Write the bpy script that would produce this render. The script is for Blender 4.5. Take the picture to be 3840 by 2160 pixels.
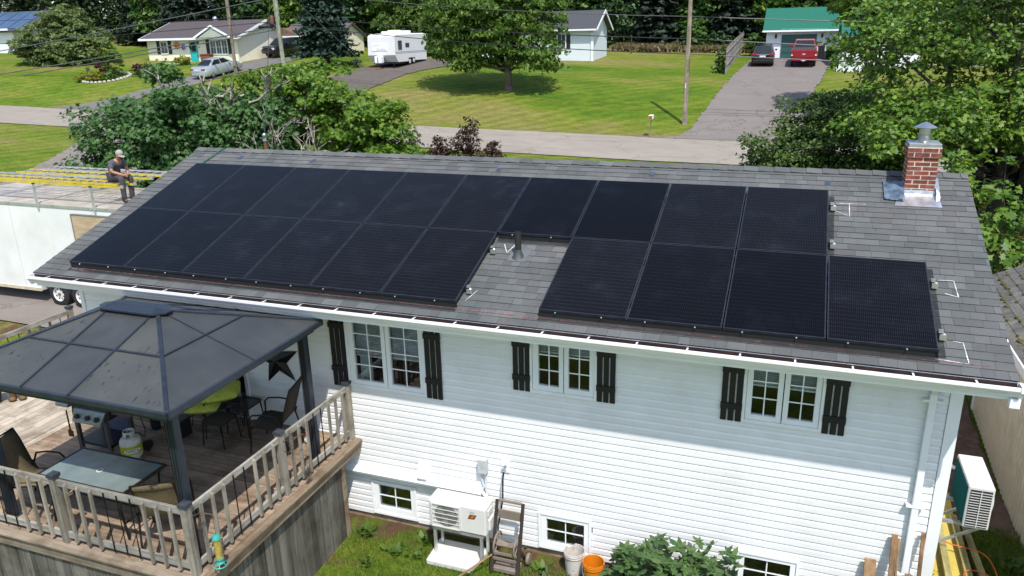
import bpy, math, random
import numpy as np
from math import sin, cos, tan, pi, radians, sqrt, atan2
from mathutils import Vector, Matrix
scene = bpy.context.scene
for o in list(bpy.data.objects): bpy.data.objects.remove(o)
COL = scene.collection
# ------------------------------------------------------------------ camera
cd = bpy.data.cameras.new('camera'); cam = bpy.data.objects.new('camera', cd); COL.objects.link(cam)
cd.sensor_width = 36.0; cd.lens = 27.031; cd.clip_end = 2000; cd.clip_start = 0.05
cam.matrix_world = (Matrix.Translation((10.9357, -8.7972, 7.5046)) @ Matrix.Rotation(radians(20.3274), 4, 'Z')
                    @ Matrix.Rotation(radians(71.7171), 4, 'X') @ Matrix.Rotation(radians(-1.2798), 4, 'Z'))
scene.camera = cam
# ------------------------------------------------------------------ sky, sun, exposure
SUN_AZ = Vector((0.575, -0.818, 0.0)); SUN_EL = radians(59.0)
world = bpy.data.worlds.new('World'); scene.world = world; world.use_nodes = True
wn = world.node_tree.nodes; wl = world.node_tree.links; wn.clear()
sky = wn.new('ShaderNodeTexSky'); sky.sky_type = 'NISHITA'; sky.sun_disc = False
sky.sun_elevation = SUN_EL; sky.sun_rotation = atan2(SUN_AZ.x, SUN_AZ.y)
bg = wn.new('ShaderNodeBackground'); bg.inputs[1].default_value = 0.15
wo = wn.new('ShaderNodeOutputWorld'); wl.new(sky.outputs[0], bg.inputs[0]); wl.new(bg.outputs[0], wo.inputs[0])
sd = bpy.data.lights.new('sun', 'SUN'); sd.energy = 3.6; sd.angle = radians(0.53); sd.color = (1.0, 0.96, 0.9)
so = bpy.data.objects.new('sun', sd); COL.objects.link(so)
sv = Vector((SUN_AZ.x * cos(SUN_EL), SUN_AZ.y * cos(SUN_EL), sin(SUN_EL)))
so.rotation_euler = sv.to_track_quat('Z', 'Y').to_euler()
vs = scene.view_settings; vs.view_transform = 'Standard'; vs.look = 'None'; vs.exposure = 0.62; vs.gamma = 1.0
vs.use_curve_mapping = False
scene.cycles.max_bounces = 8; scene.cycles.transparent_max_bounces = 12
rnd = random.Random(11); nr = np.random.default_rng(11)
# ------------------------------------------------------------------ mesh helpers
ORI = {}
def _orth(d, up=(0, 0, 1)):
    d = Vector(d).normalized(); u = Vector(up)
    if abs(d.dot(u)) > 0.98: u = Vector((0, 1, 0)) if abs(d.y) < 0.9 else Vector((1, 0, 0))
    a = d.cross(u).normalized(); return d, a, a.cross(d).normalized()
class MB:
    def __init__(s): s.v = []; s.f = []
    def add(s, vs, fs):
        n = len(s.v); s.v += [tuple(v) for v in vs]; s.f += [tuple(i + n for i in f) for f in fs]; return s
    def box(s, x0, x1, y0, y1, z0, z1):
        return s.add([(x0,y0,z0),(x1,y0,z0),(x1,y1,z0),(x0,y1,z0),(x0,y0,z1),(x1,y0,z1),(x1,y1,z1),(x0,y1,z1)],
                     [(0,3,2,1),(4,5,6,7),(0,1,5,4),(1,2,6,5),(2,3,7,6),(3,0,4,7)])
    def bar(s, a, b, w, h, up=(0, 0, 1)):
        a = Vector(a); b = Vector(b); d, x, y = _orth(b - a, up); x = x * (w / 2); y = y * (h / 2)
        return s.add([a-x-y, a+x-y, a+x+y, a-x+y, b-x-y, b+x-y, b+x+y, b-x+y],
                     [(0,3,2,1),(4,5,6,7),(0,1,5,4),(1,2,6,5),(2,3,7,6),(3,0,4,7)])
    def tube(s, pts, r, n=8, cap=True):
        pts = [Vector(p) for p in pts]; m = len(pts)
        if not hasattr(r, '__len__'): r = [r] * m
        vs = []; fs = []; pa = None
        for i, p in enumerate(pts):
            d = (pts[min(i+1, m-1)] - pts[max(i-1, 0)]).normalized()
            if pa is None: _, a, b = _orth(d)
            else:
                a = (pa - d * pa.dot(d)); a = a.normalized() if a.length > 1e-5 else _orth(d)[1]; b = d.cross(a)
            pa = a
            for k in range(n):
                t = 2*pi*k/n; vs.append(p + a*(r[i]*cos(t)) + b*(r[i]*sin(t)))
        for i in range(m-1):
            for k in range(n):
                fs.append((i*n+k, i*n+(k+1) % n, (i+1)*n+(k+1) % n, (i+1)*n+k))
        if cap: fs += [tuple(range(n))[::-1], tuple(range((m-1)*n, m*n))]
        return s.add(vs, fs)
    def lathe(s, prof, c=(0, 0, 0), n=20, closed=True):
        vs = []; fs = []; m = len(prof)
        for r, z in prof:
            for k in range(n): t = 2*pi*k/n; vs.append((c[0]+r*cos(t), c[1]+r*sin(t), c[2]+z))
        for i in range(m-1):
            for k in range(n): fs.append((i*n+k, i*n+(k+1) % n, (i+1)*n+(k+1) % n, (i+1)*n+k))
        if closed: fs += [tuple(range(n))[::-1], tuple(range((m-1)*n, m*n))]
        return s.add(vs, fs)
    def prism(s, poly, t0, t1, ax='y'):
        def mp(a, b, t): return {'y': (a, t, b), 'x': (t, a, b), 'z': (a, b, t)}[ax]
        n = len(poly); vs = [mp(a, b, t0) for a, b in poly] + [mp(a, b, t1) for a, b in poly]
        fs = [tuple(range(n)), tuple(range(n, 2*n))[::-1]] + [(i, i+n, (i+1) % n + n, (i+1) % n) for i in range(n)]
        return s.add(vs, fs)
    def quad(s, a, b, c, d): return s.add([a, b, c, d], [(0, 1, 2, 3)])
    def sphere(s, c, rx, ry=None, rz=None, n=12, m=8):
        ry = ry or rx; rz = rz or rx; vs = [(c[0], c[1], c[2]-rz)]; fs = []
        for i in range(1, m):
            p = -pi/2 + pi*i/m
            for k in range(n): t = 2*pi*k/n; vs.append((c[0]+rx*cos(p)*cos(t), c[1]+ry*cos(p)*sin(t), c[2]+rz*sin(p)))
        vs.append((c[0], c[1], c[2]+rz)); L = len(vs)-1
        for k in range(n): fs.append((0, 1+(k+1) % n, 1+k)); fs.append((L, L-n+k, L-n+(k+1) % n))
        for i in range(m-2):
            for k in range(n): a = 1+i*n; fs.append((a+k, a+(k+1) % n, a+n+(k+1) % n, a+n+k))
        return s.add(vs, fs)
    def xf(s, M, start=0):
        s.v[start:] = [tuple(M @ Vector(v)) for v in s.v[start:]]; return s
    def build(s, name, mat=None, parent=None, smooth=False, bevel=0, local=False, fixn=True):
        me = bpy.data.meshes.new(name); o = (0, 0, 0) if (local or parent is None) else ORI.get(parent.name, (0, 0, 0))
        me.from_pydata([(v[0]-o[0], v[1]-o[1], v[2]-o[2]) for v in s.v], [], s.f)
        if fixn:
            import bmesh
            b = bmesh.new(); b.from_mesh(me); bmesh.ops.recalc_face_normals(b, faces=b.faces); b.to_mesh(me); b.free()
        return obj(name, me, mat, parent, smooth, bevel)
def obj(name, me, mat=None, parent=None, smooth=False, bevel=0):
    ob = bpy.data.objects.new(name, me); COL.objects.link(ob)
    if mat is not None and not me.materials: me.materials.append(mat)
    if parent is not None:
        ob.parent = parent; ORI[ob.name] = ORI.get(parent.name, (0, 0, 0))
    if smooth:
        me.polygons.foreach_set('use_smooth', [True]*len(me.polygons))
        try: me.set_sharp_from_angle(angle=radians(40))
        except Exception: pass
    if bevel:
        md = ob.modifiers.new('bevel', 'BEVEL'); md.width = bevel; md.segments = 2; md.limit_method = 'ANGLE'
    return ob
def tag(o, label, cat, group=None, kind=None):
    if label: o['label'] = label
    if cat: o['category'] = cat
    if group: o['group'] = group
    if kind: o['kind'] = kind
    return o
def thing(name, loc, label, cat, group=None, rz=0, local=False):
    o = bpy.data.objects.new(name, None); COL.objects.link(o); o.location = loc; o.rotation_euler = (0, 0, rz)
    o.empty_display_size = 0.1
    ORI[o.name] = (0, 0, 0) if (local or rz) else tuple(loc)
    return tag(o, label, cat, group)
def copy_tree(o, parent=None):
    c = o.copy(); COL.objects.link(c); c.parent = parent; ORI[c.name] = ORI.get(o.name, (0, 0, 0))
    for ch in [x for x in o.children]: copy_tree(ch, c)
    return c
def np_mesh(name, V, F):
    """V (n,3) float, F (m,k) int -> mesh"""
    me = bpy.data.meshes.new(name); n, m, k = len(V), len(F), F.shape[1]
    me.vertices.add(n); me.vertices.foreach_set('co', np.ascontiguousarray(V, dtype=np.float32).ravel())
    me.loops.add(m*k); me.loops.foreach_set('vertex_index', np.ascontiguousarray(F, dtype=np.int32).ravel())
    me.polygons.add(m); me.polygons.foreach_set('loop_start', np.arange(0, m*k, k, dtype=np.int32))
    me.update(calc_edges=True); return me
# ------------------------------------------------------------------ materials
MATS = {}
def nt(name):
    m = bpy.data.materials.new(name); m.use_nodes = True; n = m.node_tree.nodes; n.clear()
    out = n.new('ShaderNodeOutputMaterial'); b = n.new('ShaderNodeBsdfPrincipled'); m.node_tree.links.new(b.outputs[0], out.inputs[0])
    MATS[name] = m; return m, n, m.node_tree.links, b
def rgba(c): return (c[0], c[1], c[2], 1.0)
def ramp(n, stops):
    r = n.new('ShaderNodeValToRGB'); e = r.color_ramp.elements
    while len(e) < len(stops): e.new(0.5)
    for i, (p, c) in enumerate(stops): e[i].position = p; e[i].color = rgba(c) if len(c) == 3 else c
    return r
def noise(n, l, scale, detail=4, co=None, rough=0.6):
    t = n.new('ShaderNodeTexNoise'); t.inputs['Scale'].default_value = scale; t.inputs['Detail'].default_value = detail
    t.inputs['Roughness'].default_value = rough
    if co is not None: l.new(co, t.inputs['Vector'])
    return t
def coord(n, l, kind='Object', scale=(1, 1, 1)):
    c = n.new('ShaderNodeTexCoord'); mp = n.new('ShaderNodeMapping'); mp.inputs['Scale'].default_value = scale
    l.new(c.outputs[kind], mp.inputs['Vector']); return mp.outputs[0]
def bump(n, l, b, h, strength=0.3, dist=0.01):
    u = n.new('ShaderNodeBump'); u.inputs['Strength'].default_value = strength; u.inputs['Distance'].default_value = dist
    l.new(h, u.inputs['Height']); l.new(u.outputs[0], b.inputs['Normal'])
def mat(name, col, rough=0.5, metal=0.0, var=0.12, vscale=6.0, stretch=(1, 1, 1), bumps=0.0, bscale=40, isl=0.0, spec=0.5, coat=0.0, col2=None, dirt=None, dscale=1.5, damt=0.5):
    """plain procedural surface: base colour broken up by noise, optional per-piece shift, stains and fine relief"""
    if name in MATS: return MATS[name]
    m, n, l, b = nt(name)
    co = coord(n, l, 'Object', stretch); t = noise(n, l, vscale, 5, co)
    c2 = col2 or tuple(max(0, x*(1-2.2*var)) for x in col); c1 = tuple(min(1, x*(1+var)) for x in col)
    r = ramp(n, [(0.3, c2), (0.7, c1)]); l.new(t.outputs[0], r.inputs[0]); cur = r.outputs[0]
    if dirt:
        t2 = noise(n, l, dscale, 6, co, 0.7); r2 = ramp(n, [(0.5, (0, 0, 0)), (0.72, (damt, damt, damt))]); l.new(t2.outputs[0], r2.inputs[0])
        mx = n.new('ShaderNodeMix'); mx.data_type = 'RGBA'; l.new(r2.outputs[0], mx.inputs[0]); l.new(cur, mx.inputs[6]); mx.inputs[7].default_value = rgba(dirt); cur = mx.outputs[2]
    if isl:
        g = n.new('ShaderNodeObjectInfo'); g2 = n.new('ShaderNodeNewGeometry'); ad = n.new('ShaderNodeMath'); ad.operation = 'ADD'
        l.new(g.outputs['Random'], ad.inputs[0]); l.new(g2.outputs['Random Per Island'], ad.inputs[1])
        fr = n.new('ShaderNodeMath'); fr.operation = 'FRACT'; l.new(ad.outputs[0], fr.inputs[0])
        mr = n.new('ShaderNodeMapRange'); mr.inputs[3].default_value = 1-isl; mr.inputs[4].default_value = 1+isl; l.new(fr.outputs[0], mr.inputs[0])
        h = n.new('ShaderNodeHueSaturation'); l.new(mr.outputs[0], h.inputs['Value']); l.new(cur, h.inputs['Color']); cur = h.outputs[0]
    l.new(cur, b.inputs['Base Color']); b.inputs['Roughness'].default_value = rough; b.inputs['Metallic'].default_value = metal
    b.inputs['Specular IOR Level'].default_value = spec; b.inputs['Coat Weight'].default_value = coat; b.inputs['Coat Roughness'].default_value = 0.06
    if bumps:
        t3 = noise(n, l, bscale, 3, co); bump(n, l, b, t3.outputs[0], bumps, 0.01)
    return m
def glassmat(name, tint=(0.9, 0.95, 0.95), refl=1.0, rough=0.0):
    if name in MATS: return MATS[name]
    m, n, l, b = nt(name); n.remove(b); out = [x for x in n if x.type == 'OUTPUT_MATERIAL'][0]
    f = n.new('ShaderNodeFresnel'); f.inputs[0].default_value = 1.52; g = n.new('ShaderNodeBsdfGlossy'); g.inputs['Roughness'].default_value = rough
    t = n.new('ShaderNodeBsdfTransparent'); t.inputs[0].default_value = rgba(tint); mx = n.new('ShaderNodeMixShader')
    mu = n.new('ShaderNodeMath'); mu.operation = 'MULTIPLY'; mu.use_clamp = True; mu.inputs[1].default_value = refl; l.new(f.outputs[0], mu.inputs[0])
    l.new(mu.outputs[0], mx.inputs[0]); l.new(t.outputs[0], mx.inputs[1]); l.new(g.outputs[0], mx.inputs[2]); l.new(mx.outputs[0], out.inputs[0]); return m
def leafmat(name, stops, trans=0.35, rough=0.5):
    if name in MATS: return MATS[name]
    m, n, l, b = nt(name); out = [x for x in n if x.type == 'OUTPUT_MATERIAL'][0]
    g = n.new('ShaderNodeNewGeometry'); co = coord(n, l, 'Object'); t = noise(n, l, 0.55, 3, co)
    ad = n.new('ShaderNodeMath'); ad.operation = 'MULTIPLY_ADD'; ad.inputs[1].default_value = 0.5; l.new(g.outputs['Random Per Island'], ad.inputs[0])
    s2 = n.new('ShaderNodeMath'); s2.operation = 'MULTIPLY'; s2.inputs[1].default_value = 0.5; l.new(t.outputs[0], s2.inputs[0]); l.new(s2.outputs[0], ad.inputs[2])
    r = ramp(n, stops); l.new(ad.outputs[0], r.inputs[0]); l.new(r.outputs[0], b.inputs['Base Color'])
    b.inputs['Roughness'].default_value = rough; b.inputs['Specular IOR Level'].default_value = 0.35
    tr = n.new('ShaderNodeBsdfTranslucent'); hs = n.new('ShaderNodeHueSaturation'); hs.inputs['Value'].default_value = 1.5; hs.inputs['Hue'].default_value = 0.485
    l.new(r.outputs[0], hs.inputs['Color']); l.new(hs.outputs[0], tr.inputs[0])
    mx = n.new('ShaderNodeMixShader'); mx.inputs[0].default_value = trans; l.new(b.outputs[0], mx.inputs[1]); l.new(tr.outputs[0], mx.inputs[2]); l.new(mx.outputs[0], out.inputs[0]); return m
def textmesh(body, size, extrude=0.0):
    """plain lettering as a mesh: list of verts/faces in the XY plane"""
    cu = bpy.data.curves.new('t', 'FONT'); cu.body = body; cu.size = size; cu.extrude = extrude; cu.align_x = 'CENTER'; cu.align_y = 'CENTER'; cu.resolution_u = 3
    o = bpy.data.objects.new('t', cu); COL.objects.link(o); dg = bpy.context.evaluated_depsgraph_get(); dg.update()
    me = bpy.data.meshes.new_from_object(o.evaluated_get(dg)); V = [tuple(v.co) for v in me.vertices]; F = [tuple(p.vertices) for p in me.polygons]
    bpy.data.objects.remove(o); bpy.data.curves.remove(cu); bpy.data.meshes.remove(me); return V, F
# ------------------------------------------------------------------ terrain
HY = np.array([0, .8, 2.2, 4, 6, 8, 11, 14, 18, 22, 30, 60, 120, 900]); HH = np.array([0, .03, .26, .72, 1.2, 1.6, 2.05, 2.4, 2.72, 3.0, 3.4, 5, 8, 40])
def zroad(X): return 2.0 + np.where(X < 5, 0.025*(5-np.maximum(X, -120)), 0.01*(5-np.minimum(X, 120)))
def gz(X, Y):
    X = np.asarray(X, float); Y = np.asarray(Y, float); zr = zroad(X)
    far = zr + np.interp(Y-33.2, HY, HH)
    t = np.clip((Y-10)/15.3, 0, 1); lw = np.clip((X-3)/8, 0, 1); pa = np.interp(Y, [-40, -3, 1, 2, 6, 10], [-.8, -.1, 0.02, 0.03, .5, 1.1]); pb = np.interp(Y, [-40, -3, 1, 4, 7, 10], [-.8, -.1, 0.02, 0.04, .3, 1.1])
    near = np.where(Y < 10, pa*(1-lw)+pb*lw, 1.1+(zr-1.1)*t)
    return np.where(Y > 33.2, far, np.where(Y > 25.3, zr, near))
def g1(x, y): return float(gz(x, y))
def ground_material():
    m, n, l, b = nt('lawn grass'); co = coord(n, l, 'Object')
    cl_ = coord(n, l, 'Object', (0.6, 1.3, 1)); a = noise(n, l, 0.14, 8, cl_, 0.7); r1 = ramp(n, [(0.36, (0.072, 0.148, 0.010)), (0.46, (0.125, 0.194, 0.016)), (0.53, (0.180, 0.210, 0.032)), (0.62, (0.232, 0.212, 0.072))]); l.new(a.outputs[0], r1.inputs[0])
    cs = coord(n, l, 'Object', (0.8, 1.7, 1)); f = noise(n, l, 1.7, 8, cs, 0.8); r2 = ramp(n, [(0.34, (0.5, 0.56, 0.42)), (0.66, (1.35, 1.3, 1.3))]); l.new(f.outputs[0], r2.inputs[0])
    f3 = noise(n, l, 11, 6, co, 0.85); r4 = ramp(n, [(0.3, (0.4, 0.46, 0.36)), (0.75, (1.35, 1.3, 1.2))]); l.new(f3.outputs[0], r4.inputs[0])
    m0 = n.new('ShaderNodeMix'); m0.data_type = 'RGBA'; m0.blend_type = 'MULTIPLY'; m0.inputs[0].default_value = 0.75; l.new(r1.outputs[0], m0.inputs[6]); l.new(r2.outputs[0], m0.inputs[7])
    m1 = n.new('ShaderNodeMix'); m1.data_type = 'RGBA'; m1.blend_type = 'MULTIPLY'; m1.inputs[0].default_value = 0.8; wv = n.new('ShaderNodeTexWave'); wv.inputs['Scale'].default_value = .32; wv.inputs['Distortion'].default_value = 5.0; wv.inputs['Detail Scale'].default_value = .25; mpw = n.new('ShaderNodeMapping'); mpw.inputs['Rotation'].default_value = (0, 0, .9); l.new(co, mpw.inputs[0]); l.new(mpw.outputs[0], wv.inputs['Vector']); rw = ramp(n, [(0.2, (.9, .93, .88)), (0.8, (1.1, 1.06, 1.08))]); l.new(wv.outputs[0], rw.inputs[0])
    mw = n.new('ShaderNodeMix'); mw.data_type = 'RGBA'; mw.blend_type = 'MULTIPLY'; mw.inputs[0].default_value = 1; l.new(m0.outputs[2], mw.inputs[6]); l.new(rw.outputs[0], mw.inputs[7]); l.new(mw.outputs[2], m1.inputs[6]); l.new(r4.outputs[0], m1.inputs[7])
    # bare red-brown soil beside the house and along the side passage
    sx = n.new('ShaderNodeSeparateXYZ'); l.new(co, sx.inputs[0])
    def band(sock, lo, hi, soft):
        q = n.new('ShaderNodeMapRange'); q.interpolation_type = 'SMOOTHSTEP'; q.inputs[1].default_value = lo-soft; q.inputs[2].default_value = lo; l.new(sock, q.inputs[0])
        w = n.new('ShaderNodeMapRange'); w.interpolation_type = 'SMOOTHSTEP'; w.inputs[1].default_value = hi; w.inputs[2].default_value = hi+soft; w.inputs[3].default_value = 1; w.inputs[4].default_value = 0; l.new(sock, w.inputs[0])
        k = n.new('ShaderNodeMath'); k.operation = 'MULTIPLY'; l.new(q.outputs[0], k.inputs[0]); l.new(w.outputs[0], k.inputs[1]); return k.outputs[0]
    def mul(a_, b_, op='MULTIPLY'):
        k = n.new('ShaderNodeMath'); k.operation = op; l.new(a_, k.inputs[0]); l.new(b_, k.inputs[1]); return k.outputs[0]
    s1 = mul(band(sx.outputs[0], -1, 13.0, .3), band(sx.outputs[1], 0.22, 0.9, .35))
    s2 = mul(band(sx.outputs[0], 13.0, 14.5, .15), band(sx.outputs[1], 2.3, 12, 1.2))
    s3 = mul(band(sx.outputs[0], -14, -1.2, 1.5), band(sx.outputs[1], 2.5, 4.9, .6))
    so_ = mul(mul(s1, s2, 'MAXIMUM'), s3, 'MAXIMUM')
    pn = noise(n, l, 2.3, 5, co, 0.7); rp = ramp(n, [(0.40, (0, 0, 0)), (0.56, (1, 1, 1))]); l.new(pn.outputs[0], rp.inputs[0])
    yard = mul(band(sx.outputs[0], -2, 16, 1), band(sx.outputs[1], -6, 0.6, .5))
    pn2 = noise(n, l, 1.3, 5, co, 0.65); rp2 = ramp(n, [(0.56, (0, 0, 0)), (0.66, (1, 1, 1))]); l.new(pn2.outputs[0], rp2.inputs[0])
    mk = mul(mul(so_, rp.outputs[0]), mul(yard, rp2.outputs[0]), 'MAXIMUM')
    rs = ramp(n, [(0.3, (0.075, 0.042, 0.025)), (0.7, (0.16, 0.095, 0.06))]); l.new(f3.outputs[0], rs.inputs[0])
    m2 = n.new('ShaderNodeMix'); m2.data_type = 'RGBA'; l.new(mk, m2.inputs[0]); l.new(m1.outputs[2], m2.inputs[6]); l.new(rs.outputs[0], m2.inputs[7])
    l.new(m2.outputs[2], b.inputs['Base Color']); b.inputs['Roughness'].default_value = 0.9; b.inputs['Specular IOR Level'].default_value = 0.15
    fb = noise(n, l, 30, 4, co, 0.8); bump(n, l, b, fb.outputs[0], 0.9, 0.06); return m
xs = np.concatenate([[-900, -400, -200], np.arange(-140, 91, 1.0), [150, 300, 900]])
ys = np.concatenate([[-400, -120, -60, -30], np.arange(-16, 12, 0.5), np.arange(12, 25, 1.0), np.arange(25.3, 33.2, 1.58), 33.2+np.arange(0, 30, 0.4), np.arange(64, 130, 2.0), [150, 200, 400, 900]])
XX, YY = np.meshgrid(xs, ys); ZZ = gz(XX, YY)
V = np.stack([XX.ravel(), YY.ravel(), ZZ.ravel()], 1); nx, ny = len(xs), len(ys)
ii, jj = np.meshgrid(np.arange(nx-1), np.arange(ny-1)); a = (jj*nx+ii).ravel(); F = np.stack([a, a+1, a+nx+1, a+nx], 1)
go = obj('ground', np_mesh('ground', V, F), ground_material(), smooth=True); go['kind'] = 'structure'; go['label'] = 'green and straw-coloured lawn sloping up beyond the road'
def asphalt(name, c, streak=0.25):
    m, n, l, b = nt(name); co = coord(n, l, 'Object'); t = noise(n, l, 0.7, 6, co, .7); cs = coord(n, l, 'Object', (0.25, 2.2, 1)); t2 = noise(n, l, 1.0, 5, cs, .7); t3 = noise(n, l, 60, 2, co)
    r = ramp(n, [(0.3, tuple(x*(1-streak) for x in c)), (0.7, tuple(x*(1+streak*.7) for x in c))]); ad = n.new('ShaderNodeMath'); ad.operation = 'MULTIPLY_ADD'; ad.inputs[1].default_value = .5
    l.new(t.outputs[0], ad.inputs[0]); h = n.new('ShaderNodeMath'); h.operation = 'MULTIPLY'; h.inputs[1].default_value = .5; l.new(t2.outputs[0], h.inputs[0]); l.new(h.outputs[0], ad.inputs[2]); l.new(ad.outputs[0], r.inputs[0])
    # thin cracks
    v = n.new('ShaderNodeTexVoronoi'); v.feature = 'DISTANCE_TO_EDGE'; v.inputs['Scale'].default_value = 0.22
    wv = n.new('ShaderNodeMix'); wv.data_type = 'RGBA'; wv.inputs[0].default_value = 0.35; tw = noise(n, l, 0.8, 5, co); l.new(co, wv.inputs[6]); l.new(tw.outputs[1], wv.inputs[7]); 
    ws = n.new('ShaderNodeVectorMath'); ws.operation = 'MULTIPLY_ADD'; ws.inputs[1].default_value = (2.2, 2.2, 2.2); l.new(tw.outputs[1], ws.inputs[0]); l.new(co, ws.inputs[2]); l.new(ws.outputs[0], v.inputs['Vector'])
    rc = ramp(n, [(0.0, (0.62, 0.6, 0.58)), (0.012, (1, 1, 1))]); l.new(v.outputs[0], rc.inputs[0])
    m1 = n.new('ShaderNodeMix'); m1.data_type = 'RGBA'; m1.blend_type = 'MULTIPLY'; m1.inputs[0].default_value = .8; l.new(r.outputs[0], m1.inputs[6]); l.new(rc.outputs[0], m1.inputs[7])
    l.new(m1.outputs[2], b.inputs['Base Color']); b.inputs['Roughness'].default_value = .9; b.inputs['Specular IOR Level'].default_value = .2; bump(n, l, b, t3.outputs[0], .4, .02); return m
def resample(pts, n):
    P = np.array(pts, float); d = np.concatenate([[0], np.cumsum(np.linalg.norm(np.diff(P, axis=0), axis=1))]); t = np.linspace(0, d[-1], n)
    return np.stack([np.interp(t, d, P[:, k]) for k in range(2)], 1)
def strip(name, A, B, n, m, mt, off, label):
    A = resample(A, n); B = resample(B, n); Vs = []
    w = nr.normal(0, 0.05, (n, 2))
    for i in range(n):
        for j in range(m+1):
            t = j/m; q = A[i]*(1-t)+B[i]*t
            if j in (0, m): q = q + w[i]
            Vs.append((q[0], q[1], g1(q[0], q[1])+off))
    Fs = [(i*(m+1)+j, i*(m+1)+j+1, (i+1)*(m+1)+j+1, (i+1)*(m+1)+j) for i in range(n-1) for j in range(m)]
    b = MB(); b.add(Vs, Fs); o = b.build(name, mt, fixn=False); me = o.data
    if sum(p.normal.z for p in me.polygons) < 0: me.flip_normals()
    o['kind'] = 'structure'; o['label'] = label; return o
strip('road', [(-140, 25.4), (-60, 25.4), (0, 25.35), (90, 25.3)], [(-140, 33.1), (-60, 33.1), (0, 33.1), (90, 33.1)], 300, 8, asphalt('road asphalt', (0.285, 0.25, 0.21), .22), .035, 'pale tan worn asphalt street')
strip('driveway', [(2.6, 32.95), (4.2, 33.3), (5.05, 34.0), (5.42, 35.4), (5.73, 37.8), (6.02, 40.9), (6.32, 44.65), (6.62, 49.4), (6.95, 56.1), (7.1, 59.3)],
      [(14.6, 32.95), (13.0, 33.5), (11.4, 35.2), (11.3, 37.2), (11.5, 39.6), (11.75, 43.4), (12.2, 46.7), (12.6, 52), (13.2, 58), (13.4, 59.3)], 120, 12, asphalt('driveway asphalt', (0.185, 0.162, 0.148), .16), .05, 'grey asphalt driveway climbing to the green-roofed garage')
strip('driveway', [(-24.3, 33.0), (-24.0, 36.5), (-23.4, 41), (-22.6, 44.2), (-22.3, 47), (-22.2, 55)], [(-15.5, 33.0), (-17.2, 35), (-17.7, 39.9), (-17.45, 41.9), (-17.3, 45.3), (-16.0, 49.8), (-12.0, 52.6)], 110, 12, asphalt('dark driveway asphalt', (0.115, 0.098, 0.088), .2), .05, 'dark asphalt driveway under the travel trailer')
strip('driveway', [(-40.3, 33.0), (-39.2, 34.2), (-37.8, 35.6), (-36.75, 37.2), (-35.65, 39.2), (-35.1, 43), (-34.9, 47), (-35.5, 53)], [(-35.0, 33.0), (-35.6, 34.8), (-35.1, 35.9), (-34.2, 37.4), (-32.6, 40), (-31.6, 44), (-31.3, 48), (-31.5, 53)], 110, 8, asphalt('grey driveway asphalt', (0.15, 0.14, 0.132), .18), .05, 'narrow grey driveway leading to the cream bungalow')
strip('driveway', [(-29.5, 25.5), (-28.3, 25.2), (-26.8, 24.2), (-25.4, 22.6), (-23.9, 19.8), (-22, 15), (-18, 11), (-14, 5)], [(-19, 25.5), (-20.2, 25.1), (-20, 23.5), (-18, 20), (-15, 15), (-9, 11), (-1.2, 9.5), (-1.0, 4.6)], 120, 12, asphalt('gravel driveway', (0.20, 0.175, 0.155), .25), .045, 'grey-brown driveway under the white cargo trailer')
# tan concrete walk beside the deck, slab in the side passage
b = MB(); b.prism([(-9.6, 3.2), (-5.4, 3.6), (-4.6, 2.4), (-9.4, 1.9)], .02, .16, 'z'); o = b.build('path', mat('concrete walk', (0.36, 0.30, 0.22), .9, var=.1, bumps=.3)); o['kind'] = 'structure'
strip('path', [(13.02, 3.7), (13.02, 9.5)], [(14.62, 3.0), (14.62, 9.5)], 20, 4, mat('side passage soil', (0.135, 0.085, 0.062), .95, var=.25, vscale=5, bumps=.5), .03, 'bare brown soil and slab passage between house and shed')
# ------------------------------------------------------------------ the white house
HX0, HX1, HY0, HY1 = -0.48, 12.97, 0.52, 7.48
RT = tan(radians(19.0066)); RZ0 = 4.023
def rz(Y): return RZ0 + RT*Y                      # shingle plane, camera side
RC, RS = cos(radians(19.0066)), sin(radians(19.0066))
def rp(x, y, off=0.0): return (x, y-RS*off, rz(y)+RC*off)
house = thing('house', (6.2, 4.0, 0), 'white vinyl-sided house with black shutters under the solar panels', 'house')
M_sid = mat('white vinyl siding', (0.775, 0.775, 0.772), .42, var=.03, vscale=1.5, isl=.02, spec=.4, dirt=(0.55, 0.55, 0.51), dscale=1.1, damt=.32)
M_trim = mat('white trim', (0.82, 0.83, 0.835), .35, var=.03, vscale=3)
M_black = mat('black stained shutter wood', (0.010, 0.0095, 0.010), .55, var=.3, vscale=8, stretch=(8, 8, 1), bumps=.15)
M_glass = glassmat('window glass', (0.88, 0.92, 0.92), .75)
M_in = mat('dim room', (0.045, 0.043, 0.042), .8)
M_blind = mat('window blind', (0.80, 0.81, 0.78), .6)
M_curt = mat('curtain', (0.72, 0.76, 0.76), .8)
M_conc = mat('foundation concrete', (0.30, 0.20, 0.14), .9, var=.25, bumps=.4)
HOLES = [(4.78, 6.11, 2.39, 3.64), (7.73, 8.69, 2.71, 3.64), (10.59, 11.55, 2.71, 3.64), (5.01, 5.81, .155, .765), (7.83, 8.64, .155, .775), (10.67, 11.48, .155, .775), (2.0, 2.85, 1.5, 3.56)]
def in_hole(x, z): return any(a < x < b and c < z < d for a, b, c, d in HOLES)
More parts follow.
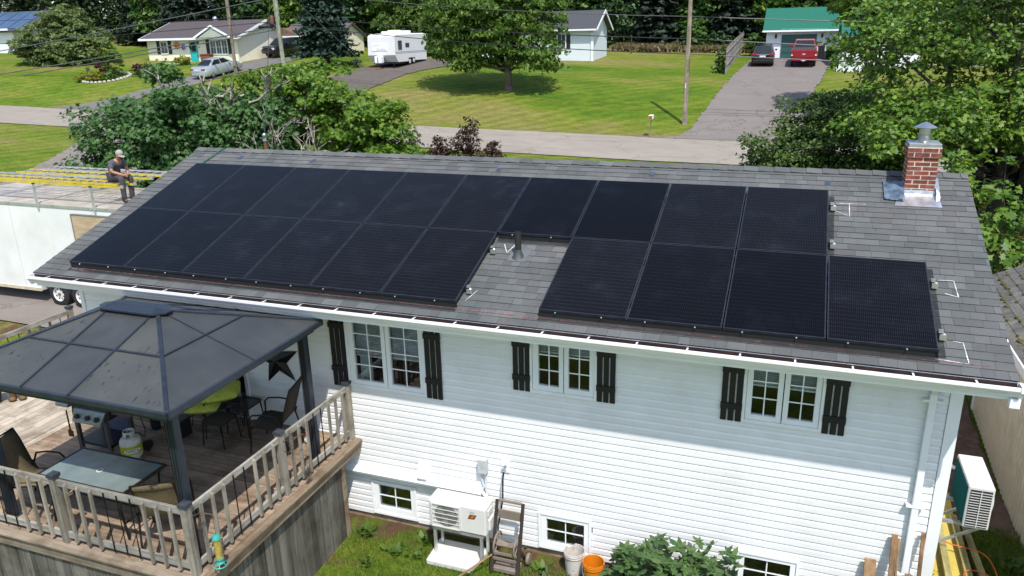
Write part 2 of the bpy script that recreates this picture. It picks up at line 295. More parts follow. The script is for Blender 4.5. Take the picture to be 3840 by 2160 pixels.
# sheathing with real window openings, floors, other walls
b = MB(); xs_ = sorted({HX0, HX1, *[h[0] for h in HOLES], *[h[1] for h in HOLES]}); zs_ = sorted({0.1, 3.75, *[h[2] for h in HOLES], *[h[3] for h in HOLES]})
for i in range(len(xs_)-1):
    for j in range(len(zs_)-1):
        if not in_hole((xs_[i]+xs_[i+1])/2, (zs_[j]+zs_[j+1])/2): b.box(xs_[i], xs_[i+1], .547, .62, zs_[j], zs_[j+1])
b.box(HX0, HX0+.1, .621, HY1, .1, 3.75); b.box(HX1-.1, HX1, .621, HY1, .1, 3.75); b.box(HX0+.101, HX1-.101, HY1-.1, HY1, .1, 3.75)
b.build('wall', mat('sheathing', (0.6, 0.6, 0.6), .8), house)
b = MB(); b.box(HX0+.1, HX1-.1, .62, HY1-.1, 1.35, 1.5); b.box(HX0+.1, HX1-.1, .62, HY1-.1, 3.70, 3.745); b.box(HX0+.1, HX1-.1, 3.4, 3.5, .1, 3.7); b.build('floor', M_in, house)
b = MB(); b.box(HX0+.03, HX1-.03, .535, HY1-.03, -.6, .099); b.build('foundation', M_conc, house)
# vinyl courses, split at staggered joints and around the windows
PROF = [(0.0015, 0.0), (0.0, 0.006), (0.001, 0.072), (0.012, 0.094), (0.0225, 0.112), (0.046, 0.112), (0.046, 0.0)]
CH = 0.1092; NC = 33; sid_cache = {}
def board(x0, x1, z, h=None):
    b = MB(); pr_ = PROF if h is None else [(y, min(zz, h)) for y, zz in PROF]
    b.prism([(.4995+y, z+zz) for y, zz in pr_], x0, x1, 'x'); return b.build('siding_board', M_sid, house)
for i in range(NC):
    z = .12 + i*CH; off = (i*1.37) % 3.66; segs = []; x = HX0+.06; cuts = sorted([HX0+.06]+[HX0+off+k*3.66 for k in range(5) if HX0+.5 < HX0+off+k*3.66 < HX1-.5]+[HX1-.09])
    hs = [(a_, b_) for a_, b_, c_, d_ in HOLES if c_-.02 < z+.055 < d_+.02]
    for c0, c1 in zip(cuts[:-1], cuts[1:]):
        parts = [(c0, c1)]
        for a_, b_ in hs:
            np_ = []
            for p, q in parts:
                if b_ <= p or a_ >= q: np_.append((p, q)); continue
                if a_ > p: np_.append((p, a_-.001))
                if b_ < q: np_.append((b_+.001, q))
            parts = np_
        for p, q in parts:
            if q-p > .02: board(p+.0008, q-.0008, z)
# right gable wall courses (seen at a glancing angle)
for i in range(NC+12):
    z = .12+i*CH; y0, y1 = .53, HY1
    if z > 3.66:
        y0 = max(y0, (z+.11-RZ0+.12)/RT); y1 = 8-y0
        if y1-y0 < .3: break
    b = MB(); b.prism([(HX1+.047-y, z+zz) for y, zz in PROF], y0+.03, y1, 'y'); b.build('siding_board', M_sid, house)
b = MB(); b.box(HX1-.085, HX1+.052, .488, .56, .1, 3.74); b.build('corner_trim', M_trim, house, bevel=.004)
b = MB(); b.box(HX0-.03, HX0+.055, .488, .56, .1, 3.74); b.build('corner_trim', M_trim, house, bevel=.004)
b = MB()
for xx in (HX0, HX1): b.prism([(HY0, 3.7), (4.0, 5.28), (HY1, 3.7)], xx-.02 if xx == HX0 else xx-.08, xx+.08 if xx == HX0 else xx+.02, 'x')
b.build('gable', M_sid, house)
# ---- windows
def window(sashes, rows, outer, blind=None, curtain=None, room=True, depth=.9):
    x0, x1, z0, z1 = outer
    w = MB(); t = .038
    for r in ((x0, x0+t, z0, z1), (x1-t, x1, z0, z1), (x0+t, x1-t, z0, z0+t+.01), (x0+t, x1-t, z1-t, z1)): w.box(r[0], r[1], .478, .60, r[2], r[3])
    wo_ = w.build('window', M_trim, house, bevel=.004)
    f = MB(); gx = sorted([g[0] for g in sashes]); lo, hi = x0+t, x1-t; 
    # sash frames
    for k, (a, c, p, q) in enumerate(sashes):
        l_ = lo+.004 if k == 0 else (sashes[k-1][1]+a)/2+.006; r_ = hi-.004 if k == len(sashes)-1 else (c+sashes[k+1][0])/2-.006
        f = MB(); zb, zt = z0+t+.014, z1-t-.004
        f.box(l_, a, .492, .56, zb, zt); f.box(c, r_, .492, .56, zb, zt); f.box(a, c, .492, .56, zb, p); f.box(a, c, .492, .56, q, zt); f.build('sash', M_trim, wo_, bevel=.003)
        f = MB(); f.box(a, c, .527, .531, p, q); f.build('pane', M_glass, wo_)
        f = MB(); cm = (a+c)/2; f.box(cm-.008, cm+.008, .519, .5265, p, q)
        for j in range(1, rows):
            zz = p+(q-p)*j/rows; f.box(a, cm-.008, .519, .5265, zz-.008, zz+.008); f.box(cm+.008, c, .519, .5265, zz-.008, zz+.008)
        f.build('muntin', M_trim, wo_)
        if blind:
            f = MB(); zz = q
            while zz > q-blind[k]: f.add([(a-.02, .60, zz-.011), (c+.02, .60, zz-.011), (c+.02, .622, zz), (a-.02, .622, zz)], [(0, 1, 2, 3)]); zz -= .026
            f.box(a-.02, c+.02, .595, .62, q-blind[k]-.03, q-blind[k]-.005); f.build('blind', M_blind, wo_, fixn=False)
        if curtain and curtain[k]:
            f = MB(); cx0, cx1 = curtain[k]; n_ = 14; ps = [(cx0+(cx1-cx0)*i/n_, .66+.018*(-1)**i) for i in range(n_+1)]
            f.add([(x_, y_, p-.1) for x_, y_ in ps]+[(x_, y_, q+.05) for x_, y_ in ps], [(i, i+1, i+n_+2, i+n_+1) for i in range(n_)]); f.build('curtain', M_curt, wo_)
    return wo_
window([(4.906, 5.388, 2.505, 3.52), (5.530, 6.007, 2.505, 3.52)], 4, (4.78, 6.11, 2.39, 3.64), blind=(.62, .60), curtain=[(4.9, 5.1), None])
window([(7.857, 8.152, 2.837, 3.52), (8.290, 8.585, 2.837, 3.52)], 3, (7.73, 8.69, 2.71, 3.64), blind=(.2, .2))
window([(10.703, 11.003, 2.83, 3.52), (11.143, 11.442, 2.83, 3.52)], 3, (10.59, 11.55, 2.71, 3.64), blind=(.3, .3))
window([(5.133, 5.706, .298, .697)], 2, (5.01, 5.81, .155, .765)); window([(7.957, 8.530, .272, .674)], 2, (7.83, 8.64, .155, .775)); window([(10.78, 11.37, .272, .68)], 2, (10.67, 11.48, .155, .775))
# arched door window behind the gazebo
w = MB()
for xa, xb in ((2.0, 2.06), (2.79, 2.85)): w.box(xa, xb, .47, .6, 1.5, 3.3)
w.bar((2.03, .53, 3.3), (2.43, .53, 3.55), .12, .06, (0, 1, 0)); w.bar((2.82, .53, 3.3), (2.42, .53, 3.55), .12, .06, (0, 1, 0))
dr = w.build('door', M_trim, house)
w = MB(); w.add([(2.06, .53, 1.5), (2.79, .53, 1.5), (2.79, .53, 3.32), (2.425, .53, 3.53), (2.06, .53, 3.32)], [(0, 1, 2, 3, 4)]); w.build('pane', M_glass, dr)
w = MB()
for x_ in (2.24, 2.425, 2.61): w.box(x_-.01, x_+.01, .515, .527, 1.6, 3.4)
w.build('muntin', M_trim, dr)
# ---- shutters: three boards and two battens each
def shutter(x0, x1, z0, z1):
    s = MB(); w = (x1-x0-.036)/3; battens = (z0+(z1-z0)*.25, z1-(z1-z0)*.15)
    s.box(x0-.006, x1+.006, .455, .474, battens[0]-.042, battens[0]+.042); so_ = s.build('shutter', M_black, house)
    s = MB(); s.box(x0-.006, x1+.006, .455, .474, battens[1]-.042, battens[1]+.042); s.build('batten', M_black, so_)
    for k in range(3):
        s = MB(); a = x0+k*(w+.018); s.box(a, a+w, .4745, .494, z0, z1); s.build('board', M_black, so_, bevel=.003)
for x0, x1, z0 in ((4.515, 4.77, 2.375), (6.115, 6.37, 2.385), (7.485, 7.735, 2.72), (8.695, 8.945, 2.715), (10.33, 10.585, 2.71), (11.555, 11.81, 2.71)): shutter(x0, x1, z0, 3.56)
# ---- roof slab, soffit, fascia, gutter
M_roof = mat('roof underlay', (0.07, 0.072, 0.075), .9, var=.2, vscale=20)
RX0, RX1 = -0.60, 13.33
b = MB()
for xa, xb in ((RX0, RX1),):
    b.add([rp(xa, -.17, -.012), rp(xb, -.17, -.012), rp(xb, 4.0, -.012), rp(xa, 4.0, -.012), rp(xa, -.17, -.11), rp(xb, -.17, -.11), (xb, 4.0, rz(4)-.12), (xa, 4.0, rz(4)-.12)], [(0, 1, 2, 3), (4, 7, 6, 5), (0, 4, 5, 1), (1, 5, 6, 2), (0, 3, 7, 4)])
    b.add([(xa, 4.001, rz(4)-.012), (xb, 4.001, rz(4)-.012), (xb, 8.17, rz(-.17)-.012), (xa, 8.17, rz(-.17)-.012), (xa, 4.001, rz(4)-.12), (xb, 4.001, rz(4)-.12), (xb, 8.17, rz(-.17)-.12), (xa, 8.17, rz(-.17)-.12)], [(0, 1, 2, 3), (4, 7, 6, 5), (2, 6, 7, 3), (1, 5, 6, 2), (0, 3, 7, 4)])
roof = b.build('roof', M_roof, house)
b = MB(); b.box(RX0+.02, RX1-.02, -.15, .50, 3.75, 3.77); b.box(RX0+.02, RX1-.02, 7.5, 8.15, 3.75, 3.77); b.build('soffit', M_trim, house)
b = MB(); b.box(RX0+.01, RX1-.01, -.172, -.151, 3.74, 3.905); b.build('fascia', M_trim, house)
b = MB()
for xa, xb in ((RX0-.012, RX0+.018), (RX1-.018, RX1+.012)):
    for sgn in (1, -1):
        ya, yb = (-.17, 3.99) if sgn == 1 else (8.17, 4.01)
        b.add([(xa, ya, rz(-.17)-.02), (xb, ya, rz(-.17)-.02), (xb, yb, rz(4)-.02), (xa, yb, rz(4)-.02), (xa, ya, rz(-.17)-.17), (xb, ya, rz(-.17)-.17), (xb, yb, rz(4)-.19), (xa, yb, rz(4)-.19)], [(0, 1, 2, 3), (4, 7, 6, 5), (0, 4, 5, 1), (1, 5, 6, 2), (2, 6, 7, 3), (3, 7, 4, 0)])
b.build('rake_board', M_trim, house)
M_gut = mat('white gutter', (0.84, 0.85, 0.86), .28, var=.03, vscale=2, dirt=(.5, .5, .48), dscale=2, damt=.25); M_gin = mat('brown gutter lining', (0.045, 0.025, 0.022), .6, var=.3)
gp = [(-.174, 3.93), (-.174, 3.805), (-.235, 3.805), (-.256, 3.842), (-.286, 3.873), (-.300, 3.895), (-.300, 3.937), (-.285, 3.937)]
b = MB(); n_ = len(gp)
b.add([(RX0-.02, y, z) for y, z in gp]+[(RX1+.02, y, z) for y, z in gp], [(i, i+1, i+1+n_, i+n_) for i in range(n_-1)])
gut = b.build('gutter', M_gut, house, fixn=False)
gi = [(-.180, 3.943), (-.180, 3.815), (-.228, 3.815), (-.250, 3.848), (-.279, 3.877), (-.283, 3.928)]; n_ = len(gi)
b = MB(); b.add([(RX0, y, z) for y, z in gi]+[(RX1, y, z) for y, z in gi], [(i, i+1, i+1+n_, i+n_) for i in range(n_-1)]); b.build('lining', M_gin, gut, fixn=False)
for xa, xb in ((RX0-.045, RX0-.015), (RX1+.015, RX1+.05)):
    b = MB(); b.prism([(-.168, 3.945), (-.168, 3.78), (-.235, 3.78), (-.26, 3.84), (-.306, 3.88), (-.306, 3.948)], xa, xb, 'x'); b.build('end_cap', M_gut, gut)
b = MB(); b.box(RX1-.05, RX1+.045, -.245, -.165, 3.68, 3.78); b.build('end_cap', M_gut, gut)
for k in range(23):
    xk = RX0+.35+k*.6; b = MB(); b.bar((xk, -.181, 3.925), (xk, -.297, 3.933), .020, .006); b.build('gutter_hanger', M_gut, gut)
b = MB(); b.box(RX0, RX1, -.179, -.166, 3.944, 3.95); b.build('drip_edge', M_trim, house)
# ---- shingles
def shingle_mat():
    m, n, l, b = nt('asphalt shingle'); g = n.new('ShaderNodeObjectInfo'); g2 = n.new('ShaderNodeNewGeometry'); ad = n.new('ShaderNodeMath'); ad.operation = 'ADD'
    l.new(g.outputs['Random'], ad.inputs[0]); l.new(g2.outputs['Random Per Island'], ad.inputs[1]); fr = n.new('ShaderNodeMath'); fr.operation = 'FRACT'; l.new(ad.outputs[0], fr.inputs[0])
    r = ramp(n, [(0.0, (0.080, 0.085, 0.087)), (0.25, (0.098, 0.102, 0.104)), (0.5, (0.113, 0.121, 0.121)), (0.75, (0.090, 0.090, 0.090)), (1.0, (0.122, 0.131, 0.130))]); r.color_ramp.interpolation = 'LINEAR'; l.new(fr.outputs[0], r.inputs[0])
    gc = n.new('ShaderNodeNewGeometry'); sp = noise(n, l, 160, 2, gc.outputs['Position'], .9); rs = ramp(n, [(0.3, (.62, .62, .62)), (0.7, (1.35, 1.35, 1.35))]); l.new(sp.outputs[0], rs.inputs[0])
    lo = noise(n, l, 1.1, 4, gc.outputs['Position'], .6); rl = ramp(n, [(0.35, (.82, .86, .84)), (0.65, (1.12, 1.07, 1.05))]); l.new(lo.outputs[0], rl.inputs[0])
    m1 = n.new('ShaderNodeMix'); m1.data_type = 'RGBA'; m1.blend_type = 'MULTIPLY'; m1.inputs[0].default_value = .9; l.new(r.outputs[0], m1.inputs[6]); l.new(rs.outputs[0], m1.inputs[7])
    m2 = n.new('ShaderNodeMix'); m2.data_type = 'RGBA'; m2.blend_type = 'MULTIPLY'; m2.inputs[0].default_value = 1; l.new(m1.outputs[2], m2.inputs[6]); l.new(rl.outputs[0], m2.inputs[7])
    l.new(m2.outputs[2], b.inputs['Base Color']); b.inputs['Roughness'].default_value = .88; b.inputs['Specular IOR Level'].default_value = .3; bump(n, l, b, sp.outputs[0], .35, .004); return m
M_sh = shingle_mat()
PW, PH = 1.146, 1.6898
def panel_at(x, v):      # is this spot well under the array? v = metres up the panel plane
    c = x/PW; r = v/PH
    if not (0 <= r <= 2): return False
    return (0 <= c <= 10 and 1 <= r) or (r < 1 and ((0 <= c <= 6) or (7 <= c <= 11)))
EXP = .1405; NCRS = int(4.40/EXP)+1; pieces = []
for i in range(NCRS):
    s0 = -.005+i*EXP; x = RX0-.012-rnd.random()*.15
    while x < RX1+.012:
        w = rnd.choice((.13, .16, .19, .22, .26, .30)); xa, xb = max(x, RX0-.012), min(x+w, RX1+.012); x += w
        if xb-xa < .03: continue
        v = s0-.17/RC+.0; y = -.18+s0*RC
        if all(panel_at(xx, (y+.04)/RC+dv) for xx in (xa-.25, xb+.25) for dv in (-.33, .35)) : continue
        if 12.5 < (xa+xb)/2 < 12.8 and 3.48 < y < 3.85: continue
        pieces.append((xa, xb, y, (12.5-(xa+xb)/2)**2*.35+(y-.2)**2))
def shingle(b, xa, xb, y):
    y1 = min(y+EXP*RC*1.55, 3.99); t = .009+rnd.random()*.005
    b.add([rp(xa+.0012, y, -.004), rp(xb-.0012, y, -.004), rp(xb-.0012, y1, -.010), rp(xa+.0012, y1, -.010), rp(xa+.0012, y, t), rp(xb-.0012, y, t), rp(xb-.0012, y1, .0), rp(xa+.0012, y1, .0)],
          [(0, 3, 2, 1), (4, 5, 6, 7), (0, 1, 5, 4), (1, 2, 6, 5), (3, 0, 4, 7)])
M_butt_shade = mat('shingle butt edge and cap shadow', (0.022, 0.023, 0.025), .95)
def butts(o):      # the cut lower edge of a shingle is bare black asphalt
    o.data.materials.append(M_butt_shade)
    for i, p in enumerate(o.data.polygons):
        if i % 5 != 1: p.material_index = 1
pieces.sort(key=lambda q: q[3])
for xa, xb, y, _ in pieces[:300]:
    b = MB(); shingle(b, xa, xb, y); butts(b.build('shingle', M_sh, roof, fixn=False))
b = MB()
for xa, xb, y, _ in pieces[300:]: shingle(b, xa, xb, y)
o = b.build('shingles', M_sh, roof, fixn=False); o['kind'] = 'stuff'; butts(o)
x = RX0-.015
while x < RX1-.02:
    b = MB(); xe = min(x+.235, RX1+.015); t0, t1 = .018, .030
    for sg in (1, -1):
        yy = 4-sg*.145; zz = rz(4-.145)
        b.add([(x, 4, rz(4)+t1), (xe, 4, rz(4)+t0), (xe, yy, zz+t0), (x, yy, zz+t1), (x, 4, rz(4)-.01), (xe, 4, rz(4)-.01), (xe, yy, zz-.008), (x, yy, zz-.008)], [(0, 1, 2, 3), (2, 6, 7, 3), (0, 3, 7, 4), (1, 5, 6, 2)])
    o = b.build('ridge_cap', M_sh, roof, fixn=True); o.data.materials.append(M_butt_shade); o.data.polygons[1].material_index = 1; o.data.polygons[5].material_index = 1; x += .235  # black lower faces paint in the shadow line under the ridge caps
# blue nail-patch squares, green cord over the ridge, chalk lines
M_bl = mat('blue patch', (0.032, 0.05, 0.085), .8)
for x_, y_ in ((.62, 3.62), (2.3, 3.6), (6.1, 3.55), (8.75, 3.6), (11.4, 3.55)):
    b = MB(); b.add([rp(x_, y_, .014), rp(x_+.08, y_, .014), rp(x_+.09, y_+.12, .012), rp(x_+.01, y_+.12, .012)], [(0, 1, 2, 3)]); b.build('patch', M_bl, roof, fixn=False)
M_chalk = mat('white chalk', (0.60, 0.60, 0.60), .9, var=.3, vscale=60); M_rchalk = mat('red chalk', (0.24, 0.10, 0.10), .9, var=.35, vscale=25)
def chalk(pts, w=.012, m=None):
    b = MB()
    for p, q in zip(pts[:-1], pts[1:]):
        d = Vector((q[0]-p[0], q[1]-p[1])); nn = Vector((-d.y, d.x)).normalized()*w/2; k = max(2, int(d.length/.05)); prev = None
        for i in range(k+1):
            c = Vector(p)+d*(i/k); ww = rnd.uniform(.3, 1.2); e = (rp(c.x+nn.x*ww, c.y+nn.y*ww, .0135), rp(c.x-nn.x*ww, c.y-nn.y*ww, .0135))
            if prev: b.quad(prev[0], prev[1], e[1], e[0])
            prev = e
    o = b.build('chalk_mark', m or M_chalk, roof, fixn=False)
    if sum(p.normal.z for p in o.data.polygons) < 0: o.data.flip_normals()
chalk([(11.55, 3.05), (11.95, 3.06)]); chalk([(11.74, 3.05), (11.74, 2.72)]); chalk([(11.5, 2.88), (11.72, 2.75)])
chalk([(12.72, 1.42), (12.9, 1.43), (12.92, 1.12), (12.78, 1.17)]); chalk([(12.78, .33), (12.88, .32), (12.9, .0)]); chalk([(12.55, .02), (12.9, -.01)]); 
chalk([(7.02, 1.5), (7.13, 1.3), (7.2, 1.55)]); chalk([(6.93, .18), (7.02, .42)]); chalk([(.05, -.0), (.42, -.02)])
chalk([(.0, .02), (3.5, .015), (7.0, .01), (7.9, .0)], .02, M_rchalk); chalk([(7.9, 0.0), (10.4, -.005), (13.1, -.01)], .014, M_rchalk)
# vent pipe
b = MB(); b.lathe([(.046, 0), (.046, .40), (.038, .40), (.038, .25)], (7.325, 1.24, 4.42), 18, closed=False); vp = b.build('vent_pipe', mat('black vent pipe', (0.018, 0.018, 0.018), .55), roof, smooth=True)
b = MB(); b.lathe([(.11, -.02), (.075, .03), (.052, .09), (.048, .12)], (7.325, 1.24, 4.445), 18, closed=False); b.build('vent_boot', mat('vent boot', (0.05, 0.052, 0.055), .6), vp, smooth=True)
b = MB(); b.add([rp(7.19, 1.12, .013), rp(7.47, 1.12, .013), rp(7.47, 1.45, .013), rp(7.19, 1.45, .013)], [(0, 1, 2, 3)]); b.build('flashing', mat('boot flashing', (0.115, 0.125, 0.13), .6), vp, fixn=False)
# ---- chimney of single bricks
M_brick = mat('red brick', (0.235, 0.058, 0.036), .8, var=.22, vscale=14, isl=.25, bumps=.5, bscale=60); M_mort = mat('pale mortar', (0.66, 0.60, 0.50), .9, var=.15, bumps=.4)
M_galv = mat('galvanised steel', (0.55, 0.57, 0.59), .32, metal=.9, var=.15, vscale=4, bumps=.03); M_lead = mat('flashing aluminium', (0.62, 0.63, 0.66), .38, metal=.75, var=.2, vscale=9, bumps=.25, bscale=12)
CX0, CX1, CY0, CY1 = 12.462, 12.852, 3.40, 3.80
b = MB(); b.box(CX0+.003, CX1-.003, CY0+.003, CY1-.003, 4.95, 5.862); chim = b.build('chimney', M_mort, roof)
def brick_course(z, x0, x1, y0, y1, off, h=.049):
    cache = []
    for face in range(4):
        L = (x1-x0) if face % 2 == 0 else (y1-y0)-.11; t = -off*.1; 
        while t < L-.01:
            w = .185; a_, b_ = max(t, 0), min(t+w, L); t += w+.016
            if b_-a_ < .02: continue
            q = MB(); e = rnd.uniform(0, .0025)
            if face == 0: q.box(x0+a_, x0+b_, y0-e, y0+.05, z, z+h)
            elif face == 2: q.box(x0+a_, x0+b_, y1-.05, y1+e, z, z+h)
            elif face == 3: q.box(x0-e, x0+.05, y0+.055+a_, y0+.055+b_, z, z+h)
            else: q.box(x1-.05, x1+e, y0+.055+a_, y0+.055+b_, z, z+h)
            q.build('brick', M_brick, chim)
for i in range(11): brick_course(5.035+i*.0635, CX0, CX1, CY0, CY1, i % 2)
brick_course(5.735, CX0-.022, CX1+.022, CY0-.022, CY1+.022, 1, .056); brick_course(5.803, CX0-.022, CX1+.022, CY0-.022, CY1+.022, 0, .052)
b = MB(); b.box(CX0-.018, CX1+.018, CY0-.018, CY1+.018, 5.73, 5.868); b.build('mortar_crown', M_mort, chim)
b = MB(); b.box(CX0-.012, CX1+.012, CY0-.012, CY1+.012, 5.869, 5.918); b.build('chimney_cap', mat('grey metal cap', (0.34, 0.36, 0.37), .4, metal=.5), chim, bevel=.006)
b = MB(); b.lathe([(.11, 0), (.082, .02), (.08, .09), (.083, .095), (.083, .105), (.076, .11), (.076, .2)], (12.655, 3.6, 5.918), 24, closed=False); b.build('flue', M_galv, chim, smooth=True)
b = MB(); b.lathe([(.148, .0), (.15, .008), (.004, .085), (.0, .085)], (12.655, 3.6, 6.118), 28); b.build('flue_hat', M_galv, chim, smooth=True)
b = MB(); pts = []
for (x_, y_, o_) in ((12.33, 3.06, .016), (12.93, 3.06, .016), (12.9, 3.38, .02), (12.86, 3.393, .02), (12.46, 3.393, .02), (12.40, 3.38, .02)): pts.append(rp(x_, y_, o_))
b.add(pts, [(0, 1, 2, 3, 4, 5)]); b.add([rp(12.455, 3.388, .02), rp(12.86, 3.388, .02), (12.86, 3.392, 5.26), (12.455, 3.392, 5.26)], [(0, 1, 2, 3)])
b.add([rp(12.857, 3.39, .02), rp(12.93, 3.3, .018), rp(12.95, 3.95, .016), rp(12.857, 3.95, .02)], [(0, 1, 2, 3)]); b.add([rp(12.858, 3.39, .02), rp(12.858, 3.85, .02), (12.857, 3.85, 5.47), (12.857, 3.39, 5.27)], [(0, 1, 2, 3)])
b.build('chimney_flashing', M_lead, chim, fixn=False)
b = MB(); ps = []
for j in range(9):
    for i in range(9):
        u, v_ = i/8, j/8; x_ = 12.20+.26*u; y_ = 3.2+.5*v_-.05*u; ps.append(rp(x_, y_, .02+.10*max(0, u-.35)*(1-abs(v_-.5))+rnd.uniform(0, .025)))
b.add(ps, [(j*9+i, j*9+i+1, (j+1)*9+i+1, (j+1)*9+i) for j in range(8) for i in range(8)])
tp = b.build('tarp', mat('grey blue tarp with chimney shadow', (0.11, 0.15, 0.20), .3, var=.3, vscale=10), smooth=True); tag(tp, 'crumpled grey-blue plastic sheet tucked against the left side of the chimney', 'tarp')  # sheet colour darkened to carry the chimney's shadow
b = MB(); ps = []
for j in range(9):
    for i in range(5):
        u, v_ = i/4, j/8; ps.append((12.865+.05*u+rnd.uniform(-.006, .006), 3.2+.3*v_, rz(3.2+.3*v_)+.02+(.16*v_*(1-v_)*2.2)*(1-.6*u)+rnd.uniform(0, .012)))
b.add(ps, [(j*5+i, j*5+i+1, (j+1)*5+i+1, (j+1)*5+i) for j in range(8) for i in range(4)])
tp = b.build('tarp', mat('pale plastic', (0.6, 0.66, 0.7), .3, var=.2), smooth=True); tag(tp, 'crumpled pale plastic scrap on the right side of the chimney foot', 'tarp')
# service mast on the far slope
mx, my = -.2, 5.6
b = MB(); b.tube([(mx, my, 4.7), (mx, my, 5.35)], .035, 10); ms = b.build('service_mast', mat('rusty mast', (0.20, 0.075, 0.045), .7), house, smooth=True)
b = MB(); b.tube([(mx, my, 5.35), (mx, my, 5.47)], .045, 10); b.sphere((mx, my, 5.48), .05, n=10, m=6); b.build('weatherhead', M_galv, ms, smooth=True)
# green cord lying over the ridge near the left end
b = MB(); b.tube([rp(.02, 3.1, .03), rp(-.02, 3.4, .03), (.05, 3.9, 5.42), (.12, 4.1, 5.42)], .012, 6); o = b.build('cord', mat('green cord', (0.02, 0.11, 0.06), .5), smooth=True); tag(o, 'dark green cord lying over the roof ridge by the first panel', 'cord')
# ---- fittings on the lit wall
b = MB(); b.prism([(.497, 1.01), (.497, .915), (.385, .915), (.37, .955)], 4.55, 6.955, 'x'); b.build('ledge', M_trim, house)
M_gbox = mat('grey box', (0.50, 0.52, 0.53), .5); M_pvc = mat('grey conduit', (0.56, 0.59, 0.61), .45)
b = MB(); b.box(6.915, 7.055, .40, .495, 1.30, 1.53); b.build('disconnect_box', M_gbox, house, bevel=.006)
b = MB(); b.tube([(6.955, .46, 1.30), (6.955, .47, 1.15), (6.99, .46, 1.05), (6.95, .45, .97)], .014, 8); b.tube([(7.02, .46, 1.30), (7.02, .46, 1.0), (7.05, .44, .86), (7.10, .33, .75), (7.10, .2, .72)], .016, 8); b.build('conduit', M_pvc, house, smooth=True)
b = MB(); b.tube([(6.955, .44, .97), (7.06, .40, .9), (7.13, .33, .72), (7.14, .2, .66)], .025, 8); b.build('line_set', M_trim, house, smooth=True)
b = MB(); b.prism([(.497, 1.27), (.40, 1.20), (.37, 1.03), (.42, 1.02), (.497, 1.10)], 5.9, 6.06, 'x'); b.box(5.885, 6.075, .485, .498, 1.0, 1.29); b.build('dryer_vent', M_trim, house, bevel=.006)
b = MB(); b.box(7.265, 7.395, .478, .498, 1.345, 1.545); b.build('tap_plate', M_trim, house, bevel=.004)
b = MB(); b.tube([(7.335, .48, 1.46), (7.335, .42, 1.45), (7.33, .40, 1.40)], .014, 8); b.tube([(7.30, .43, 1.47), (7.37, .43, 1.47)], .01, 8); b.build('tap', M_galv, house, smooth=True)
b = MB(); b.box(3.44, 3.52, .48, .498, 1.895, 2.005); b.build('outlet', M_trim, house)
b = MB(); b.box(12.665, 12.745, .425, .495, .1, 3.46); b.bar((12.705, .46, 3.44), (12.705, .30, 3.60), .08, .07); b.bar((12.705, .30, 3.58), (12.705, -.2, 3.83), .08, .07); dsp = b.build('downspout', M_gut, house, bevel=.008)
for z_ in (3.33, 1.9, .9):
    b = MB(); b.box(12.60, 12.81, .42, .497, z_, z_+.03); b.build('strap', M_gut, dsp)
b = MB(); b.box(12.75, 12.83, .42, .495, 3.47, 3.6); b.lathe([(.03, 0), (.06, -.03), (.065, -.11), (.045, -.13)], (12.79, .38, 3.60), 14); b.build('wall_light', mat('frosted lamp', (0.7, 0.75, 0.8), .2), house, smooth=True)
# hanging star
def star(cx, cz, r, y, m):
    b = MB(); vs = [(cx, y-.06, cz)]
    for k in range(10):
        a = radians(98+36*k); q = r if k % 2 == 0 else r*.40; vs.append((cx+q*cos(a), y, cz+q*sin(a)))
    b.add(vs, [(0, 1+k, 1+(k+1) % 10) for k in range(10)]); return b.build('wall_star', m)
tag(star(3.47, 2.65, .46, .492, mat('black tin star', (0.008, 0.008, 0.009), .4, metal=.3)), 'large black five-pointed barn star on the wall beside the gazebo', 'star')
